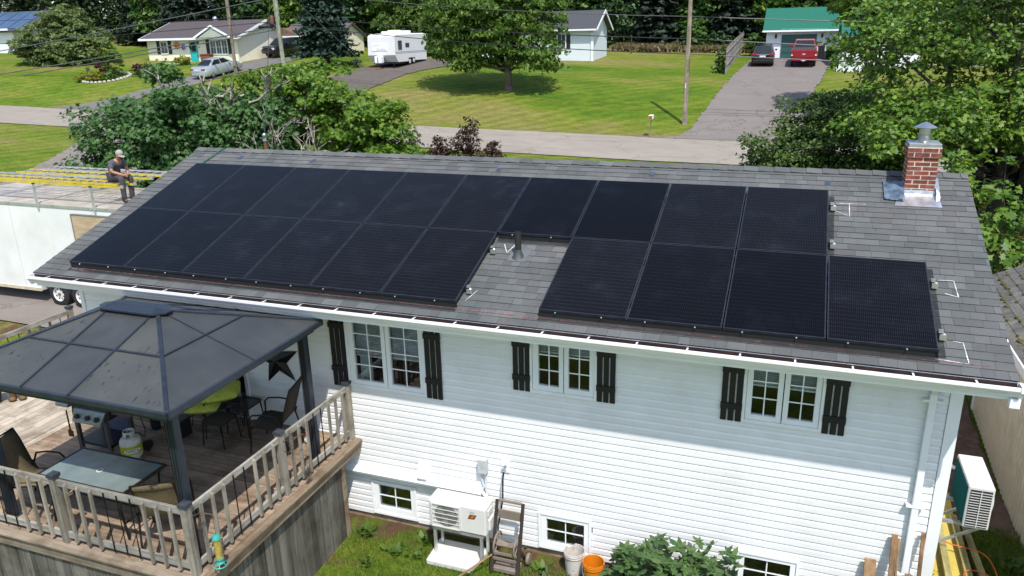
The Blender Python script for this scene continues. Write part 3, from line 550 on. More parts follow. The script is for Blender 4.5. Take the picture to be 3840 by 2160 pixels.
# ------------------------------------------------------------------ solar array
def pv_mat():
    m, n, l, b = nt('solar cells'); c = n.new('ShaderNodeTexCoord'); s = n.new('ShaderNodeSeparateXYZ'); l.new(c.outputs['Object'], s.inputs[0])
    def M(op, a, b_=None):
        k = n.new('ShaderNodeMath'); k.operation = op
        for i, v in enumerate((a, b_)):
            if v is None: continue
            if isinstance(v, (int, float)): k.inputs[i].default_value = v
            else: l.new(v, k.inputs[i])
        return k.outputs[0]
    fx = M('FRACT', M('MULTIPLY', s.outputs[0], 54/1.13)); fy = M('FRACT', M('MULTIPLY', s.outputs[1], 22/1.675)); lx = M('LESS_THAN', fx, .16); ly = M('LESS_THAN', fy, .10)
    cx = M('FRACT', M('MULTIPLY', s.outputs[0], 6/1.13)); gx = M('LESS_THAN', cx, .012); dot = M('MULTIPLY', M('LESS_THAN', fx, .22), ly)
    geo = n.new('ShaderNodeNewGeometry'); mot = noise(n, l, 2.2, 5, geo.outputs['Position'], .62); rr = ramp(n, [(0.5, (0.0034, 0.0036, 0.0056)), (0.64, (0.0050, 0.0058, 0.0105)), (0.78, (0.010, 0.0135, 0.027))]); l.new(mot.outputs[0], rr.inputs[0])
    m1 = n.new('ShaderNodeMix'); m1.data_type = 'RGBA'; l.new(M('MULTIPLY', lx, .30), m1.inputs[0]); l.new(rr.outputs[0], m1.inputs[6]); m1.inputs[7].default_value = (.035, .035, .042, 1)
    m2 = n.new('ShaderNodeMix'); m2.data_type = 'RGBA'; l.new(M('MULTIPLY', dot, .45), m2.inputs[0]); l.new(m1.outputs[2], m2.inputs[6]); m2.inputs[7].default_value = (.12, .12, .135, 1)
    obi = n.new('ShaderNodeObjectInfo'); pv = n.new('ShaderNodeMapRange'); pv.inputs[3].default_value = .4; pv.inputs[4].default_value = 1.1; l.new(obi.outputs['Random'], pv.inputs[0]); hv = n.new('ShaderNodeHueSaturation'); hv.inputs['Saturation'].default_value = .65; l.new(pv.outputs[0], hv.inputs['Value']); l.new(m2.outputs[2], hv.inputs['Color']); l.new(hv.outputs[0], b.inputs['Base Color']); ru = n.new('ShaderNodeMapRange'); ru.inputs[3].default_value = .12; ru.inputs[4].default_value = .32; l.new(mot.outputs[0], ru.inputs[0]); l.new(ru.outputs[0], b.inputs['Roughness']); b.inputs['Specular IOR Level'].default_value = .13; return m
M_pv = pv_mat(); M_pf = mat('black anodised frame', (0.040, 0.044, 0.056), .4, metal=.4, var=.2)
M_clip = mat('silver clip', (0.6, 0.6, 0.58), .35, metal=.8); M_mb = mat('dark bracket', (0.02, 0.02, 0.02), .5)
def make_panel():
    w, h, t = 1.129, 1.672, .035
    root = thing('solar_panel', (0, 0, 0), 'x', 'solar panel', 'solar panels on the roof', local=True)
    f = MB(); e = .012
    for r in ((0, e, 0, h), (w-e, w, 0, h), (e, w-e, 0, e), (e, w-e, h-e, h)): f.box(r[0], r[1], r[2], r[3], -t, 0)
    f.build('frame', M_pf, root, local=True); f = MB(); f.box(e, w-e, e, h-e, -.012, -.0018); f.build('glass', M_pv, root, local=True)
    for x in (.22, .82):
        f = MB(); f.sphere((x, -.012, -.03), .011, n=8, m=6); f.build('clip', M_clip, root, local=True)
    return root
proto = make_panel(); first = True; ORD = ['leftmost', 'second', 'third', 'fourth', 'fifth', 'sixth', 'seventh', 'eighth', 'ninth', 'rightmost']
spots = [(c, 1, ('leftmost panel of the upper row' if c == 0 else 'rightmost panel of the upper row, nearest the chimney' if c == 9 else f'{ORD[c]} panel from the left in the upper row')) for c in range(10)]
spots += [(c, 0, ('leftmost panel of the lower row, nearest the trailer' if c == 0 else f'{ORD[c]} panel from the left in the lower row' if c < 5 else 'lower-row panel just left of the vent pipe gap')) for c in range(6)]
spots += [(7, 0, 'lower-row panel just right of the vent pipe gap'), (8, 0, 'second lower-row panel right of the vent pipe gap'), (9, 0, 'third lower-row panel right of the vent pipe gap'), (10, 0, 'rightmost panel of the lower row, standing out past the upper row')]
for c, r, lab in spots:
    o = proto if first else copy_tree(proto); first = False
    v = r*PH+.009; o.location = (c*PW+.0085, v*RC, 4.15+v*RS); o.rotation_euler = (radians(19.0066), 0, 0); o['label'] = 'black solar panel, '+lab
# rails under the array, brackets peeping out at the ends, black mesh guard along the edges
def pp(x, v, off=0): return (x, v*RC-RS*off, 4.15+v*RS+RC*off)
rails = [(0, 6, .36, 'lower left'), (0, 6, 1.33, 'lower left'), (7, 11, .36, 'lower right'), (7, 11, 1.33, 'lower right'), (0, 10, PH+.36, 'upper'), (0, 10, PH+1.33, 'upper')]
for k, (a, c, v, nm) in enumerate(rails):
    t = thing('mounting_rail', pp(a*PW, v, -.1), f'{"lower" if k % 2 == 0 else "higher"} metal mounting rail under the {nm} run of solar panels', 'rail', 'rails under the solar panels')
    b = MB(); b.bar(pp(a*PW+.01, v, -.06), pp(c*PW+.05, v, -.06), .04, .045); b.build('rail', M_mb, t)
    x = a*PW+.3
    while x < c*PW+.06:
        b = MB(); b.bar(pp(x, v, -.085), pp(x, v, -.118), .05, .08); b.build('foot', M_mb, t); x += 1.2
    b = MB(); b.bar(pp(c*PW+.02, v, -.02), pp(c*PW+.07, v, -.02), .05, .03); b.bar(pp(c*PW+.03, v-.06, -.06), pp(c*PW+.10, v-.06, -.06), .03, .06); b.sphere(pp(c*PW+.075, v-.03, -.05), .025, n=8, m=6); b.build('end_clamp', M_clip, t)
def guard_mat():
    m, n, l, b = nt('black wire mesh'); out = [x for x in n if x.type == 'OUTPUT_MATERIAL'][0]; c = n.new('ShaderNodeTexCoord'); br = n.new('ShaderNodeTexBrick'); mp = n.new('ShaderNodeMapping'); l.new(c.outputs['UV'], mp.inputs[0])
    b.inputs['Base Color'].default_value = (.012, .012, .013, 1); tr = n.new('ShaderNodeBsdfTransparent'); mx = n.new('ShaderNodeMixShader'); g = n.new('ShaderNodeNewGeometry'); s = n.new('ShaderNodeSeparateXYZ'); l.new(g.outputs['Position'], s.inputs[0])
    def line(sock, sc):
        k = n.new('ShaderNodeMath'); k.operation = 'MULTIPLY'; k.inputs[1].default_value = sc; l.new(sock, k.inputs[0]); f = n.new('ShaderNodeMath'); f.operation = 'FRACT'; l.new(k.outputs[0], f.inputs[0]); q = n.new('ShaderNodeMath'); q.operation = 'LESS_THAN'; q.inputs[1].default_value = .3; l.new(f.outputs[0], q.inputs[0]); return q.outputs[0]
    mxm = n.new('ShaderNodeMath'); mxm.operation = 'MAXIMUM'; l.new(line(s.outputs[0], 75), mxm.inputs[0]); l.new(line(s.outputs[1], 75), mxm.inputs[1]); l.new(mxm.outputs[0], mx.inputs[0]); l.new(tr.outputs[0], mx.inputs[1]); l.new(b.outputs[0], mx.inputs[2]); l.new(mx.outputs[0], out.inputs[0]); return m
M_gd = guard_mat(); M_gs = mat('black mesh skirt', (0.008, 0.008, 0.009), .7)
for (x0, v0, x1, v1, out, lab) in ((0, 0, 6*PW, 0, (0, -1), 'along the lower edge of the left panels'), (7*PW, 0, 11*PW, 0, (0, -1), 'along the lower edge of the right panels'), (6*PW, PH, 7*PW, PH, (0, -1), 'below the panel above the vent pipe'),
                               (11*PW, 0, 11*PW, PH, (1, 0), 'beside the rightmost panel'), (10*PW, PH, 10*PW, 2*PH, (1, 0), 'beside the upper row near the chimney')):
    t = thing('mesh_guard', pp(x0, v0, -.1), 'black wire mesh guard '+lab, 'mesh guard', 'mesh guards around the solar panels')
    b = MB(); ox, ov = out
    b.add([pp(x0-.02*ox, v0+.02*abs(ov), -.036), pp(x1-.02*ox, v1+.02*abs(ov), -.036), pp(x1, v1, -.108), pp(x0, v0, -.108)], [(0, 1, 2, 3)]); b.build('skirt', M_gs, t, fixn=False)
    b = MB(); b.add([pp(x0, v0, -.107), pp(x1, v1, -.107), pp(x1+.08*ox, v1+.09*ov, -.104), pp(x0+.08*ox, v0+.09*ov, -.104)], [(0, 1, 2, 3)]); b.build('apron', M_gd, t, fixn=False)
# ------------------------------------------------------------------ deck
DZ = 1.5
def wood(name, c, isl=.18, var=.2): return mat(name, c, .82, var=var, vscale=3.0, stretch=(3, 3, 3), isl=isl, bumps=.35, bscale=22, spec=.25, dirt=tuple(x*.45 for x in c), dscale=2.2, damt=.55)
def grain(name, c, dark, ax, isl=.2):
    """weathered board: streaks along one axis"""
    if name in MATS: return MATS[name]
    st = {'x': (.6, 14, 14), 'y': (14, .6, 14), 'z': (14, 14, .6)}[ax]; m, n, l, b = nt(name); co = coord(n, l, 'Object', st); ob = n.new('ShaderNodeObjectInfo')
    ad = n.new('ShaderNodeVectorMath'); ad.operation = 'ADD'; cmb = n.new('ShaderNodeMath'); cmb.operation = 'MULTIPLY'; cmb.inputs[1].default_value = 37.0; l.new(ob.outputs['Random'], cmb.inputs[0]); l.new(co, ad.inputs[0]); l.new(cmb.outputs[0], ad.inputs[1])
    t = noise(n, l, 1.2, 6, ad.outputs[0], .68); r = ramp(n, [(.28, dark), (.5, c), (.74, tuple(min(1, x*1.3) for x in c))]); l.new(t.outputs[0], r.inputs[0])
    kc = coord(n, l, 'Object', (2, 2, 2)); k = noise(n, l, 1.1, 5, kc, .7); rk = ramp(n, [(.38, (.55, .5, .45)), (.55, (1, 1, 1)), (.72, (1.12, 1.1, 1.05))]); l.new(k.outputs[0], rk.inputs[0])
    mx = n.new('ShaderNodeMix'); mx.data_type = 'RGBA'; mx.blend_type = 'MULTIPLY'; mx.inputs[0].default_value = .8; l.new(r.outputs[0], mx.inputs[6]); l.new(rk.outputs[0], mx.inputs[7])
    mr = n.new('ShaderNodeMapRange'); mr.inputs[3].default_value = 1-isl; mr.inputs[4].default_value = 1+isl; l.new(ob.outputs['Random'], mr.inputs[0]); h = n.new('ShaderNodeHueSaturation'); l.new(mr.outputs[0], h.inputs['Value']); l.new(mx.outputs[2], h.inputs['Color'])
    l.new(h.outputs[0], b.inputs['Base Color']); b.inputs['Roughness'].default_value = .85; b.inputs['Specular IOR Level'].default_value = .2; bump(n, l, b, t.outputs[0], .4, .006); return m
DKX = grain('deck board x', (0.275, 0.205, 0.145), (0.13, 0.09, 0.06), 'x'); DKY = grain('deck board y', (0.40, 0.345, 0.275), (0.22, 0.175, 0.13), 'y')
RLX = grain('rail wood x', (0.275, 0.262, 0.232), (0.13, 0.12, 0.10), 'x'); RLY = grain('rail wood y', (0.275, 0.262, 0.232), (0.13, 0.12, 0.10), 'y'); RLZ = grain('rail wood z', (0.245, 0.222, 0.185), (0.105, 0.09, 0.07), 'z', .25)
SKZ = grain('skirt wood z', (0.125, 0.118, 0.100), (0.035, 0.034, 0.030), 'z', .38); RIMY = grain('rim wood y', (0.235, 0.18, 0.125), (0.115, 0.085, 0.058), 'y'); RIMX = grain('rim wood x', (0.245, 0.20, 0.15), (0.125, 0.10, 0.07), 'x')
M_rod = mat('black iron rod', (0.008, 0.008, 0.009), .45, metal=.3); M_pcap = mat('slate post cap', (0.035, 0.042, 0.052), .5)
deck = thing('deck', (1.0, -1.3, 0), 'raised grey-brown wooden deck with baluster railing behind the house', 'deck')
y = -3.0
while y < .48:
    j = rnd.uniform(1.6, 3.4); y1 = min(y+.138, .49)
    for a, c in ((0.002, j-.002), (j+.002, 4.80)):
        b = MB(); b.box(a, c, y, y1, DZ-.035+rnd.uniform(-.002, .002), DZ); b.build('deck_board', DKX, deck, bevel=.004)
    y += .144
x = -2.72
while x < -.02:
    x1 = min(x+.138, -.004); j = rnd.uniform(-1.5, 0)
    for a, c in ((-3.0, j-.002), (j+.002, .485 if x > -.55 else 2.2)):
        b = MB(); b.box(x, x1, a, c, DZ-.035+rnd.uniform(-.002, .002), DZ); b.build('deck_board', DKY, deck, bevel=.004)
    x += .144
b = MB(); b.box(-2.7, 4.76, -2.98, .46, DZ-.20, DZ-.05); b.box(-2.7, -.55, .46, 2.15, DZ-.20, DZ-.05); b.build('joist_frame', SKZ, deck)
# rim: cap plank and face plank
b = MB(); b.box(4.802, 4.93, -3.14, .47, DZ-.036, DZ-.001); b.build('rim_cap', RIMY, deck, bevel=.006)
b = MB(); b.box(4.81, 4.885, -3.1, .485, DZ-.20, DZ-.037); b.build('rim_board', RIMY, deck, bevel=.004)
b = MB(); b.box(-2.74, 4.80, -3.14, -3.004, DZ-.036, DZ-.001); b.build('rim_cap', RIMX, deck, bevel=.006)
b = MB(); b.box(-2.74, 4.805, -3.10, -3.03, DZ-.20, DZ-.037); b.build('rim_board', RIMX, deck, bevel=.004)
y = -3.02
while y < -.02:
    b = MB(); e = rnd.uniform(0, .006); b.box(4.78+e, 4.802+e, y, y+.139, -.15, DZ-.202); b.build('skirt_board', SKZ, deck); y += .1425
x = .3
while x < 4.76:
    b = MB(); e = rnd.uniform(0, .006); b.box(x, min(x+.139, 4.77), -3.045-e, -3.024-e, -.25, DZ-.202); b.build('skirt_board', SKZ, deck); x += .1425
b = MB(); b.box(4.72, 4.82, -.01, .085, -.1, DZ-.202); b.build('skirt_post', RIMY, deck, bevel=.004)
# railing
def post(x, y, w=.092, top=2.44):
    b = MB(); b.box(x-w/2, x+w/2, y-w/2, y+w/2, DZ-.0, top); b.build('post', RLZ, deck, bevel=.004)
    b = MB(); h = w/2+.012; b.box(x-h, x+h, y-h, y+h, top, top+.045); b.add([(x-h, y-h, top+.045), (x+h, y-h, top+.045), (x+h, y+h, top+.045), (x-h, y+h, top+.045), (x, y, top+.065)], [(0, 1, 4), (1, 2, 4), (2, 3, 4), (3, 0, 4)]); b.build('post_cap', M_pcap, deck)
for x, y in ((4.72, -2.98), (4.72, -1.21), (4.76, .43), (2.69, -2.98), (.62, -2.98), (-2.6, -2.98), (-2.6, -.6), (-2.55, 1.85)): post(x, y)
def rail(a, c):
    mt = RLX if abs(c[0]-a[0]) > abs(c[1]-a[1]) else RLY
    for z, h in ((2.365, .088), (1.615, .088)):
        b = MB(); b.bar((a[0], a[1], z), (c[0], c[1], z), .036, h); b.build('rail', mt, deck, bevel=.004)
def baluster(x, y, kind, nx_, ny_):
    b = MB()
    if kind == 'w':
        w = .017; cx, cy = x+nx_*.036, y+ny_*.036; z1 = 2.40
        b.box(cx-w, cx+w, cy-w, cy+w, 1.545, z1-.03); b.add([(cx-w, cy-w, z1-.03), (cx+w, cy-w, z1-.03), (cx+w, cy+w, z1-.03), (cx-w, cy+w, z1-.03), (cx-w*(1+nx_)/1+0*w, cy, z1) if False else (cx-nx_*w, cy-ny_*w, z1+.012)], [(0, 1, 4), (1, 2, 4), (2, 3, 4), (3, 0, 4)]); b.build('baluster', RLZ, deck)
    else:
        cx, cy = x+nx_*.027, y+ny_*.027; b.tube([(cx, cy, 1.545), (cx, cy, 2.385)], .0095, 8); b.build('baluster', M_rod, deck, smooth=True)
def run(a, c, kinds, nx_, ny_):
    n_ = len(kinds)
    for k, q in enumerate(kinds):
        t = (k+1)/(n_+1); baluster(a[0]+(c[0]-a[0])*t, a[1]+(c[1]-a[1])*t, q, nx_, ny_)
rail((4.72, -2.93), (4.72, -1.26)); run((4.72, -2.98), (4.72, -1.21), 'wwwbbwww', 1, 0)
rail((4.72, -1.16), (4.755, .385)); run((4.72, -1.21), (4.75, .43), 'wwwbbwww', 1, 0)
rail((2.74, -2.98), (4.67, -2.98)); run((2.69, -2.98), (4.72, -2.98), 'wwwbbbwww', 0, -1)
rail((.67, -2.98), (2.64, -2.98)); run((.62, -2.98), (2.69, -2.98), 'wwwbbbwww', 0, -1)
rail((-2.55, -2.98), (.57, -2.98)); run((-2.6, -2.98), (.62, -2.98), 'wwwbbbwwwbbbw', 0, -1)
rail((-2.6, -2.93), (-2.6, -.65)); run((-2.6, -2.98), (-2.6, -.6), 'wwwbbbwww', -1, 0)
rail((-2.6, -.55), (-2.55, 1.8)); run((-2.6, -.6), (-2.55, 1.85), 'wwwbbbwwwb', -1, 0)
# ------------------------------------------------------------------ gazebo
gaz = thing('gazebo', (3.0, -1.6, DZ), 'charcoal metal-roofed gazebo standing on the deck', 'gazebo')
def gaz_mat():
    m, n, l, b = nt('charcoal gazebo sheet'); co = coord(n, l, 'Object'); t = noise(n, l, 1.3, 5, co, .6); r = ramp(n, [(.35, (0.058, 0.062, 0.059)), (.65, (0.086, 0.088, 0.077))]); l.new(t.outputs[0], r.inputs[0])
    f = noise(n, l, 220, 2, co, .9); rf = ramp(n, [(.3, (.8, .8, .8)), (.7, (1.2, 1.2, 1.2))]); l.new(f.outputs[0], rf.inputs[0]); mx = n.new('ShaderNodeMix'); mx.data_type = 'RGBA'; mx.blend_type = 'MULTIPLY'; mx.inputs[0].default_value = 1; l.new(r.outputs[0], mx.inputs[6]); l.new(rf.outputs[0], mx.inputs[7])
    cs = coord(n, l, 'Object', (26, 9, 9)); v = noise(n, l, 1.0, 2, cs, .5); rv = ramp(n, [(.665, (1, 1, 1)), (.69, (.2, .2, .2))]); l.new(v.outputs[0], rv.inputs[0]); m2 = n.new('ShaderNodeMix'); m2.data_type = 'RGBA'; m2.blend_type = 'MULTIPLY'; m2.inputs[0].default_value = .9; l.new(mx.outputs[2], m2.inputs[6]); l.new(rv.outputs[0], m2.inputs[7])
    l.new(m2.outputs[2], b.inputs['Base Color']); b.inputs['Roughness'].default_value = .46; b.inputs['Metallic'].default_value = .25; bump(n, l, b, f.outputs[0], .2, .003); return m
M_gz = gaz_mat(); M_gzs = mat('smooth gazebo sheet', (0.056, 0.059, 0.058), .42, metal=.2, var=.10, vscale=2, bumps=.08, bscale=200); M_gf = mat('slate gazebo frame', (0.032, 0.040, 0.054), .38, metal=.4, var=.15)
EX0, EX1, EY0, EY1, EZ, RZg, RXa, RXb, RY = 1.23, 4.83, -3.1, -.13, 3.70, 4.22, 2.66, 3.40, -1.615
def P3(a, c, t): return tuple(a[i]+(c[i]-a[i])*t for i in range(3))
cFL, cFR, cBL, cBR = (EX0, EY0, EZ), (EX1, EY0, EZ), (EX0, EY1, EZ), (EX1, EY1, EZ); rA, rB = (RXa, RY, RZg), (RXb, RY, RZg)
def sheet(poly, m=None):
    b = MB(); n_ = len(poly); q = [Vector(p) for p in poly]; nn = (q[1]-q[0]).cross(q[2]-q[0]).normalized(); nn = nn if nn.z > 0 else -nn
    c = sum(q, Vector())/n_; q = [p+(c-p)*.006 for p in q]; b.add([p for p in q]+[p-nn*.012 for p in q], [tuple(range(n_)), tuple(range(n_, 2*n_))[::-1]]+[(i, i+n_, (i+1) % n_+n_, (i+1) % n_) for i in range(n_)]); b.build('roof_panel', m or M_gz, gaz)
for ey, cl, cr in ((EY0, cFL, cFR), (EY1, cBL, cBR)):
    sa, sb = (RXa, ey, EZ), (RXb, ey, EZ); ma, mb_ = P3(sa, rA, .5), P3(sb, rB, .5); hl, hr = P3(cl, rA, .5), P3(cr, rB, .5)
    for k_, poly in enumerate(([sa, sb, mb_, ma], [ma, mb_, rB, rA], [cl, sa, ma, hl], [hl, ma, rA], [sb, cr, hr, mb_], [mb_, hr, rB])): sheet(poly, M_gzs if k_ < 2 or ey == EY1 else None)
for ex, cf, cb, rr_ in ((EX0, cFL, cBL, rA), (EX1, cFR, cBR, rB)):
    me_ = (ex, RY, EZ); mm = P3(me_, rr_, .5); hf, hb = P3(cf, rr_, .5), P3(cb, rr_, .5)
    for poly in ([cf, me_, mm, hf], [me_, cb, hb, mm], [hf, mm, rr_], [mm, hb, rr_]): sheet(poly, M_gzs)
def rib(a, c, w=.045, h=.03, nm='rib', up=.008):
    b = MB(); b.bar((a[0], a[1], a[2]+up), (c[0], c[1], c[2]+up), w, h); b.build(nm, M_gf, gaz, bevel=.006)
for c_, r_ in ((cFL, rA), (cFR, rB), (cBL, rA), (cBR, rB)): rib(c_, r_, .05, .028, 'hip_rib')
for x_ in (RXa, RXb):
    for y_ in (EY0, EY1): rib((x_, y_, EZ), (x_, RY, RZg), .028, .02)
for x_, r_ in ((EX0, rA), (EX1, rB)): rib((x_, RY, EZ), r_, .014, .016)
for a, c in ((P3(cFL, rA, .5), P3(cFR, rB, .5)), (P3(cBL, rA, .5), P3(cBR, rB, .5)), (P3(cFL, rA, .5), P3(cBL, rA, .5)), (P3(cFR, rB, .5), P3(cBR, rB, .5))): rib(a, c, .034, .018)
for a, c in ((cFL, cFR), (cFR, cBR), (cBR, cBL), (cBL, cFL)):
    rib(a, c, .05, .07, 'eave_beam', -.03); rib(P3(a, (3.03, RY, EZ), .06), P3(c, (3.03, RY, EZ), .06), .04, .09, 'eave_beam', -.11)
b = MB(); o1 = .17; b.prism([(RXa-.19, RY-.05), (RXa-.06, RY-o1), (RXb+.06, RY-o1), (RXb+.19, RY-.05), (RXb+.19, RY+.05), (RXb+.06, RY+o1), (RXa-.06, RY+o1), (RXa-.19, RY+.05)], 4.205, 4.225, 'z')
b.add([(RXa-.19, RY-.05, 4.225), (RXa-.06, RY-o1, 4.225), (RXb+.06, RY-o1, 4.225), (RXb+.19, RY-.05, 4.225), (RXb+.19, RY+.05, 4.225), (RXb+.06, RY+o1, 4.225), (RXa-.06, RY+o1, 4.225), (RXa-.19, RY+.05, 4.225), (RXa, RY, 4.262), (RXb, RY, 4.262)], [(1, 2, 9, 8), (5, 6, 8, 9), (0, 1, 8), (2, 3, 9), (3, 4, 9), (4, 5, 9), (6, 7, 8), (7, 0, 8)]); b.build('ridge_cover', M_gf, gaz)
for x_, y_ in ((4.56, -.25), (4.56, -2.80), (1.5, -.25), (1.5, -2.80)):
    b = MB(); sx_ = 1 if x_ > 3 else -1; sy_ = 1 if y_ > -1.6 else -1
    b.box(x_-.055, x_+.055, y_-.055, y_+.055, DZ+.012, EZ-.12); b.build('post', M_gf, gaz, bevel=.012)
    b = MB(); b.box(x_-.085, x_+.085, y_-.085, y_+.085, DZ+.001, DZ+.013); b.build('foot_plate', M_gf, gaz)
    for k in (-.055, -.02, .02):
        b = MB(); b.box(x_+k-.004, x_+k+.004, y_-.060, y_-.0555, DZ+.02, EZ-.14); b.build('groove', M_rod, gaz)
# ------------------------------------------------------------------ things on the deck
M_fr = mat('dark bronze tube', (0.020, 0.017, 0.015), .45, metal=.4); M_sling = mat('brown sling mesh', (0.055, 0.040, 0.028), .8, var=.2, vscale=60); M_slingt = mat('tan sling', (0.17, 0.13, 0.07), .8, var=.2, vscale=50)
def bent(pts, r=.014, n=8): b = MB(); b.tube(pts, r, n); return b
def chair(loc, rz_, label, seatm, group='patio chairs on the deck', w=.54, tall=.98):
    t = thing('patio_chair', loc, label, 'chair', group, rz=rz_); h = w/2   # local: faces +Y
    for s in (-1, 1):
        bent([(s*h, .28, 0), (s*h, .25, .25), (s*h, .24, .58), (s*h, .18, .64), (s*h, 0, .65), (s*h, -.18, .62), (s*h, -.26, .45)]).build('arm', M_fr, t, True, local=True)
        bent([(s*h, -.34, 0), (s*h, -.24, .42), (s*h, -.27, .5)]).build('leg', M_fr, t, True, local=True)
        bent([(s*(h-.03), .26, .41), (s*(h-.03), .15, .43), (s*(h-.03), -.17, .38), (s*(h-.03), -.24, .46), (s*(h-.03), -.36, .85), (s*(h-.03), -.43, tall)], .013).build('side_frame', M_fr, t, True, local=True)
    bent([(-h, .25, .38), (h, .25, .38)]).build('stretcher', M_fr, t, True, local=True)
    pr_ = [(.26, .415), (.12, .425), (-.08, .40), (-.18, .39), (-.235, .455), (-.30, .65), (-.365, .87), (-.43, tall)]; b = MB(); n_ = len(pr_); v = []
    for x_ in (-(h-.04), 0, h-.04):
        for y_, z_ in pr_: v.append((x_, y_+(.02 if x_ == 0 else 0), z_-(.012 if x_ == 0 else 0)))
    b.add(v, [(k*n_+i, k*n_+i+1, (k+1)*n_+i+1, (k+1)*n_+i) for k in range(2) for i in range(n_-1)]); o = b.build('sling', seatm, t, True, local=True, fixn=False); md = o.modifiers.new('thick', 'SOLIDIFY'); md.thickness = .008
    bent([(-(h-.03), -.43, tall), (h-.03, -.43, tall)], .014).build('top_bar', M_fr, t, True, local=True); return t
chair((1.62, -2.45, DZ), -pi/2+.2, 'tan sling patio chair at the left end of the glass table', M_slingt, tall=1.0)
chair((3.82, -2.42, DZ), .55, 'brown sling patio chair at the right end of the glass table by the gazebo post', M_slingt)
chair((3.72, -.08, DZ), pi/2+.25, 'dark sling armchair beside the wall near the mushroom ornament', M_sling, w=.6, tall=1.05)
chair((2.42, .10, DZ), pi-.5, 'dark lounge chair holding two lime green cushions', M_sling, w=.6, tall=.9)
def pillow(c, w, d, h, rot, label):
    b = MB(); n_ = 10; v = []; f = []
    for sgn in (1, -1):
        for j in range(n_+1):
            for i in range(n_+1):
                u, q = i/n_*2-1, j/n_*2-1; e = max(0, (1-abs(u)**3.5)*(1-abs(q)**3.5))**.5; pinch = 1-.10*(abs(u)*abs(q))**2; v.append((u*w/2*pinch, q*d/2*pinch, sgn*h/2*e))
    N = (n_+1)**2
    for sft, fl in ((0, 0), (N, 1)):
        for j in range(n_):
            for i in range(n_):
                a = sft+j*(n_+1)+i; q = (a, a+1, a+n_+2, a+n_+1); f.append(q[::-1] if fl else q)
    b.add(v, f); b.xf(Matrix.Translation(c) @ Matrix.Rotation(rot[2], 4, 'Z') @ Matrix.Rotation(rot[0], 4, 'X') @ Matrix.Rotation(rot[1], 4, 'Y')); o = b.build('cushion', mat('lime cushion fabric', (0.46, 0.50, 0.07), .9, var=.12, vscale=20, bumps=.2), None, True, fixn=False); tag(o, label, 'cushion', 'lime green cushions')
pillow((2.72, -.02, 2.22), .62, .42, .17, (.30, -.12, .5), 'lime green cushion lying on top of the other by the side tables')
pillow((2.45, -.15, 2.02), .55, .45, .15, (.15, .0, .45), 'lime green cushion lying on the lounge chair seat, lower of the two')
def side_table(cx, cy, h, w, label, glassy):
    t = thing('side_table', (cx, cy, DZ), label, 'side table', 'small tables on the deck'); z = DZ+h; q = w/2
    c = [(cx-q, cy-q), (cx+q, cy-q), (cx+q, cy+q), (cx-q, cy+q)]; r = []
    for k, (x_, y_) in enumerate(c):
        for a in range(4): an = radians(180+k*90+a*30); r.append((x_+(.07 if x_ < cx else -.07)+.07*cos(an), y_+(.07 if y_ < cy else -.07)+.07*sin(an), z))
    bent(r+[r[0]], .013).build('rim', M_fr, t, True)
    b = MB(); b.prism([(p[0], p[1]) for p in r], z-.004, z+.004, 'z'); b.build('top', mat('smoked glass top', (0.05, 0.055, 0.055), .12) if glassy else M_sling, t)
    for x_, y_ in c: bent([(x_+(.03 if x_ < cx else -.03), y_+(.03 if y_ < cy else -.03), z-.01), (x_, y_, DZ)], .012).build('leg', M_fr, t, True)
side_table(2.98, .16, .47, .42, 'small square glass side table near the wall beside the green cushions', True); side_table(2.86, -.28, .40, .40, 'low dark sling footstool in front of the small glass table', False)
# glass dining table
t = thing('patio_table', (2.79, -2.38, DZ), 'rectangular frosted glass patio table with dark frame', 'table'); X0, X1, Y0, Y1, Z = 2.06, 3.52, -2.76, -2.02, 2.22
M_fg = mat('frosted table glass', (0.16, 0.20, 0.185), .16, var=.12, vscale=3, spec=.6)
b = MB()
for r in ((X0, X1, Y0, Y0+.035), (X0, X1, Y1-.035, Y1), (X0, X0+.035, Y0+.0352, Y1-.0352), (X1-.035, X1, Y0+.0352, Y1-.0352)): b.box(*r, Z-.035, Z)
b.build('frame', M_fr, t, bevel=.005); b = MB(); b.box(X0+.035, X1-.035, Y0+.035, Y1-.035, Z-.014, Z-.006); b.build('glass_top', M_fg, t)
b = MB(); b.lathe([(.028, 0), (.045, 0), (.045, .006), (.028, .006)], (2.79, -2.42, Z-.005), 20, closed=False); b.build('umbrella_ring', mat('white ring', (0.6, 0.6, 0.58), .5), t, True)
for x_ in (X0+.1, X1-.1):
    for y_ in (Y0+.05, Y1-.05): bent([(x_, y_, Z-.03), (x_+(.05 if x_ < 2.8 else -.05), y_, 1.9), (x_, y_, DZ)], .016).build('leg', M_fr, t, True)
    bent([(x_, Y0+.05, 1.75), (x_, Y1-.05, 1.75)], .012).build('stretcher', M_fr, t, True)
bent([(X0+.1, -2.39, 1.75), (X1-.1, -2.39, 1.75)], .012).build('stretcher', M_fr, t, True)
